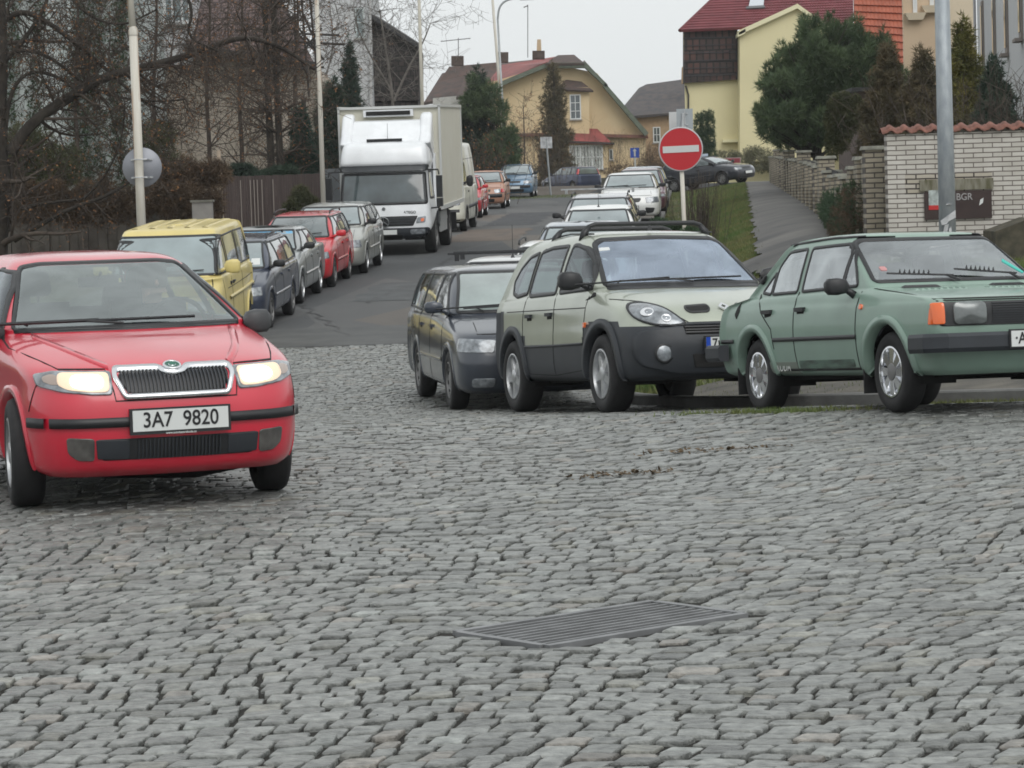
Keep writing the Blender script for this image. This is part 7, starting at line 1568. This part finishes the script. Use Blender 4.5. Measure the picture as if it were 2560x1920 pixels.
    bare_tree('leafless_tree', 'big spreading tree at the far left with bare arching limbs and a few rusty leaves', (bx.x, Y, gzf(bx.x, Y)), limbs, .24, 'rust', 2, 4, 31, 4200, .032, 'bark', 'twig', .007, 'trees in the left gardens', bend=.32, up=.02)
    Y = 72.
    for i, (xt, xb, lb, r) in enumerate(((570, 583, 'dark slim trunk of the left one of a close pair beside the beige house', .11), (588, 603, 'slightly bolder dark trunk, right one of the close pair', .11))):
        base = disp(xb, 400, Y); g = gzf(base.x, Y); limbs = [([(base.x + .05, Y, g - .2), q(xb, 300), q((xt + xb) / 2, 150), q(xt, -60)], r, r * .6, 70, 1.6)]
        bare_tree('larch_tree', lb, (base.x, Y, g), limbs, r, 'rust', 2, 3, 40 + i, 1300, .035, 'bark', 'twig', .007, 'trees in the left gardens', bend=.2, up=-.05)
    Y = 76.
    for i, (x, L_) in enumerate(((335, 10), (450, 11), (520, 12), (640, 10), (165, 11))):
        base = disp(x, 430, Y); g = gzf(base.x, Y)
        limbs = [([(base.x, Y, g - .2), q(x + 4, 330), q(x - 6, 200), q(x + 5, 60), q(x, -60)], .08, .02, 34, 1.8)]
        lab = ('thin leafless tree behind the round sign back', 'leafless tree in front of the beige house window', 'leafless tree in front of the brick red roof', 'leafless tree between the trunk pair and leaning pole', 'leafless tree in front of the streaked wall centre')[i]
        bare_tree('leafless_tree', lab, (base.x, Y, g), limbs, .1, 'rust', 2, 4, 50 + i, 600, .032, 'twig', 'twig', .007, 'trees in the left gardens', bend=.3, up=.1)
    Y = 116.; base = disp(850, 240, Y); g = gzf(base.x, Y); limbs = [([(base.x, Y, g), q(850, 220), q(835, 120), q(820, 20)], .09, .02, 26, 2.2), ([q(850, 220), q(880, 150), q(915, 90), q(930, 50)], .06, .015, 22, 1.8), ([q(848, 200), q(800, 120), q(770, 60), q(765, 20)], .05, .015, 18, 1.6), ([q(700, 180), q(722, 100), q(712, 10)], .04, .015, 16, 1.6)]
    bare_tree('pale_bare_tree', 'pale twiggy leafless tree above the lorry in front of the dark gable', (base.x, Y, g), limbs, .1, None, 2, 3, 61, 0, .05, 'pale', 'pale', .009, bend=.25, up=.1)
    Y = 160.; base = disp(1132, 380, Y); g = gzf(base.x, Y); bare_tree('sapling', 'thin leafless sapling in front of the yellow wall', (base.x, Y, g), [([(base.x, Y, g), q(1133, 300), q(1130, 232)], .06, .02, 26, 1.6)], .06, 'rust', 1, 3, 62, 160, .07, 'twig', 'twig', .012)
    for i, (x, y, Y2, w, h, n, lab) in enumerate(((1025, 375, 112., 2.2, 3.2, 90, 'orange brown shrub between the lorry and dark pine'), (1120, 400, 152., 5.0, 4.2, 130, 'thin orange twigged shrub by the yellow house corner'), (1345, 385, 180., 7.5, 3.8, 120, 'bare brown shrubs in the yellow house front garden'))):
        p = disp(x, y, Y2); bush_twigs('twiggy_shrub', lab, (p.x, Y2, gzf(p.x, Y2)), w, 1.5, h, n, 70 + i, 'twig', .3, .012, 'rust', 700 if i < 2 else 120)
    # brown hedge over the concrete fence at left
    lobs = []
    rr = random.Random(9)
    for i in range(30):
        x = 0 + i * 16; lobs.append(L3(x + rr.uniform(-6, 6), 440 + rr.uniform(-14, 14) + (0 if x < 430 else 10), 61.5, 24, 34 if x > 250 else 46))
    for i in range(9): lobs.append(L3(330 + i * 18, 385 + rr.uniform(-18, 14), 62.2, 26, 30))
    plant('brown_hedge', 'long brown leafless hedge along the left garden behind the yellow van', 'hedge', lobs, 'hedge', 15000, .13, k=6, seed=80, width=.09, shell=.5)
    lobs = [L3(x, y, 70., a, b) for x, y, a, b in ((60, 330, 60, 60), (130, 360, 50, 50), (20, 400, 60, 50), (90, 400, 60, 40), (340, 300, 40, 40), (350, 360, 50, 30))]
    plant('olive_evergreen', 'dim olive evergreen mass behind the leafless tree lower limbs', 'bush', lobs, 'olive', 6500, .14, k=6, seed=81, shell=.6)
    lobs = [L3(x, y, 70., a, b) for x, y, a, b in ((560, 385, 40, 14), (610, 375, 30, 14), (520, 372, 30, 16)  )]
    plant('fence_shrub', 'dark evergreen shrub spilling over the brown board fence', 'bush', lobs, 'dark', 3600, .12, k=6, seed=82)

def build_haze():
    m = bpy.data.materials.new('thin winter haze'); N, L = nodes(m); N.remove(N['Principled BSDF']); v = N.new('ShaderNodeVolumePrincipled')
    v.inputs['Color'].default_value = (.93, .95, .97, 1); v.inputs['Density'].default_value = HAZE; v.inputs['Anisotropy'].default_value = .2; L.new(v.outputs[0], N['Material Output'].inputs['Volume'])
    mb = MB(); mb.box((0, 690, 6.5), (1500, 1480, 17)); o = mb.build('haze', m); o['kind'] = 'stuff'; tag(o, 'thin pale winter haze over the whole street')
HAZE = .0003
build_ground(); build_houses(); build_street(); build_trees(); build_setts(); build_grass(); build_vehicles()
build_haze()
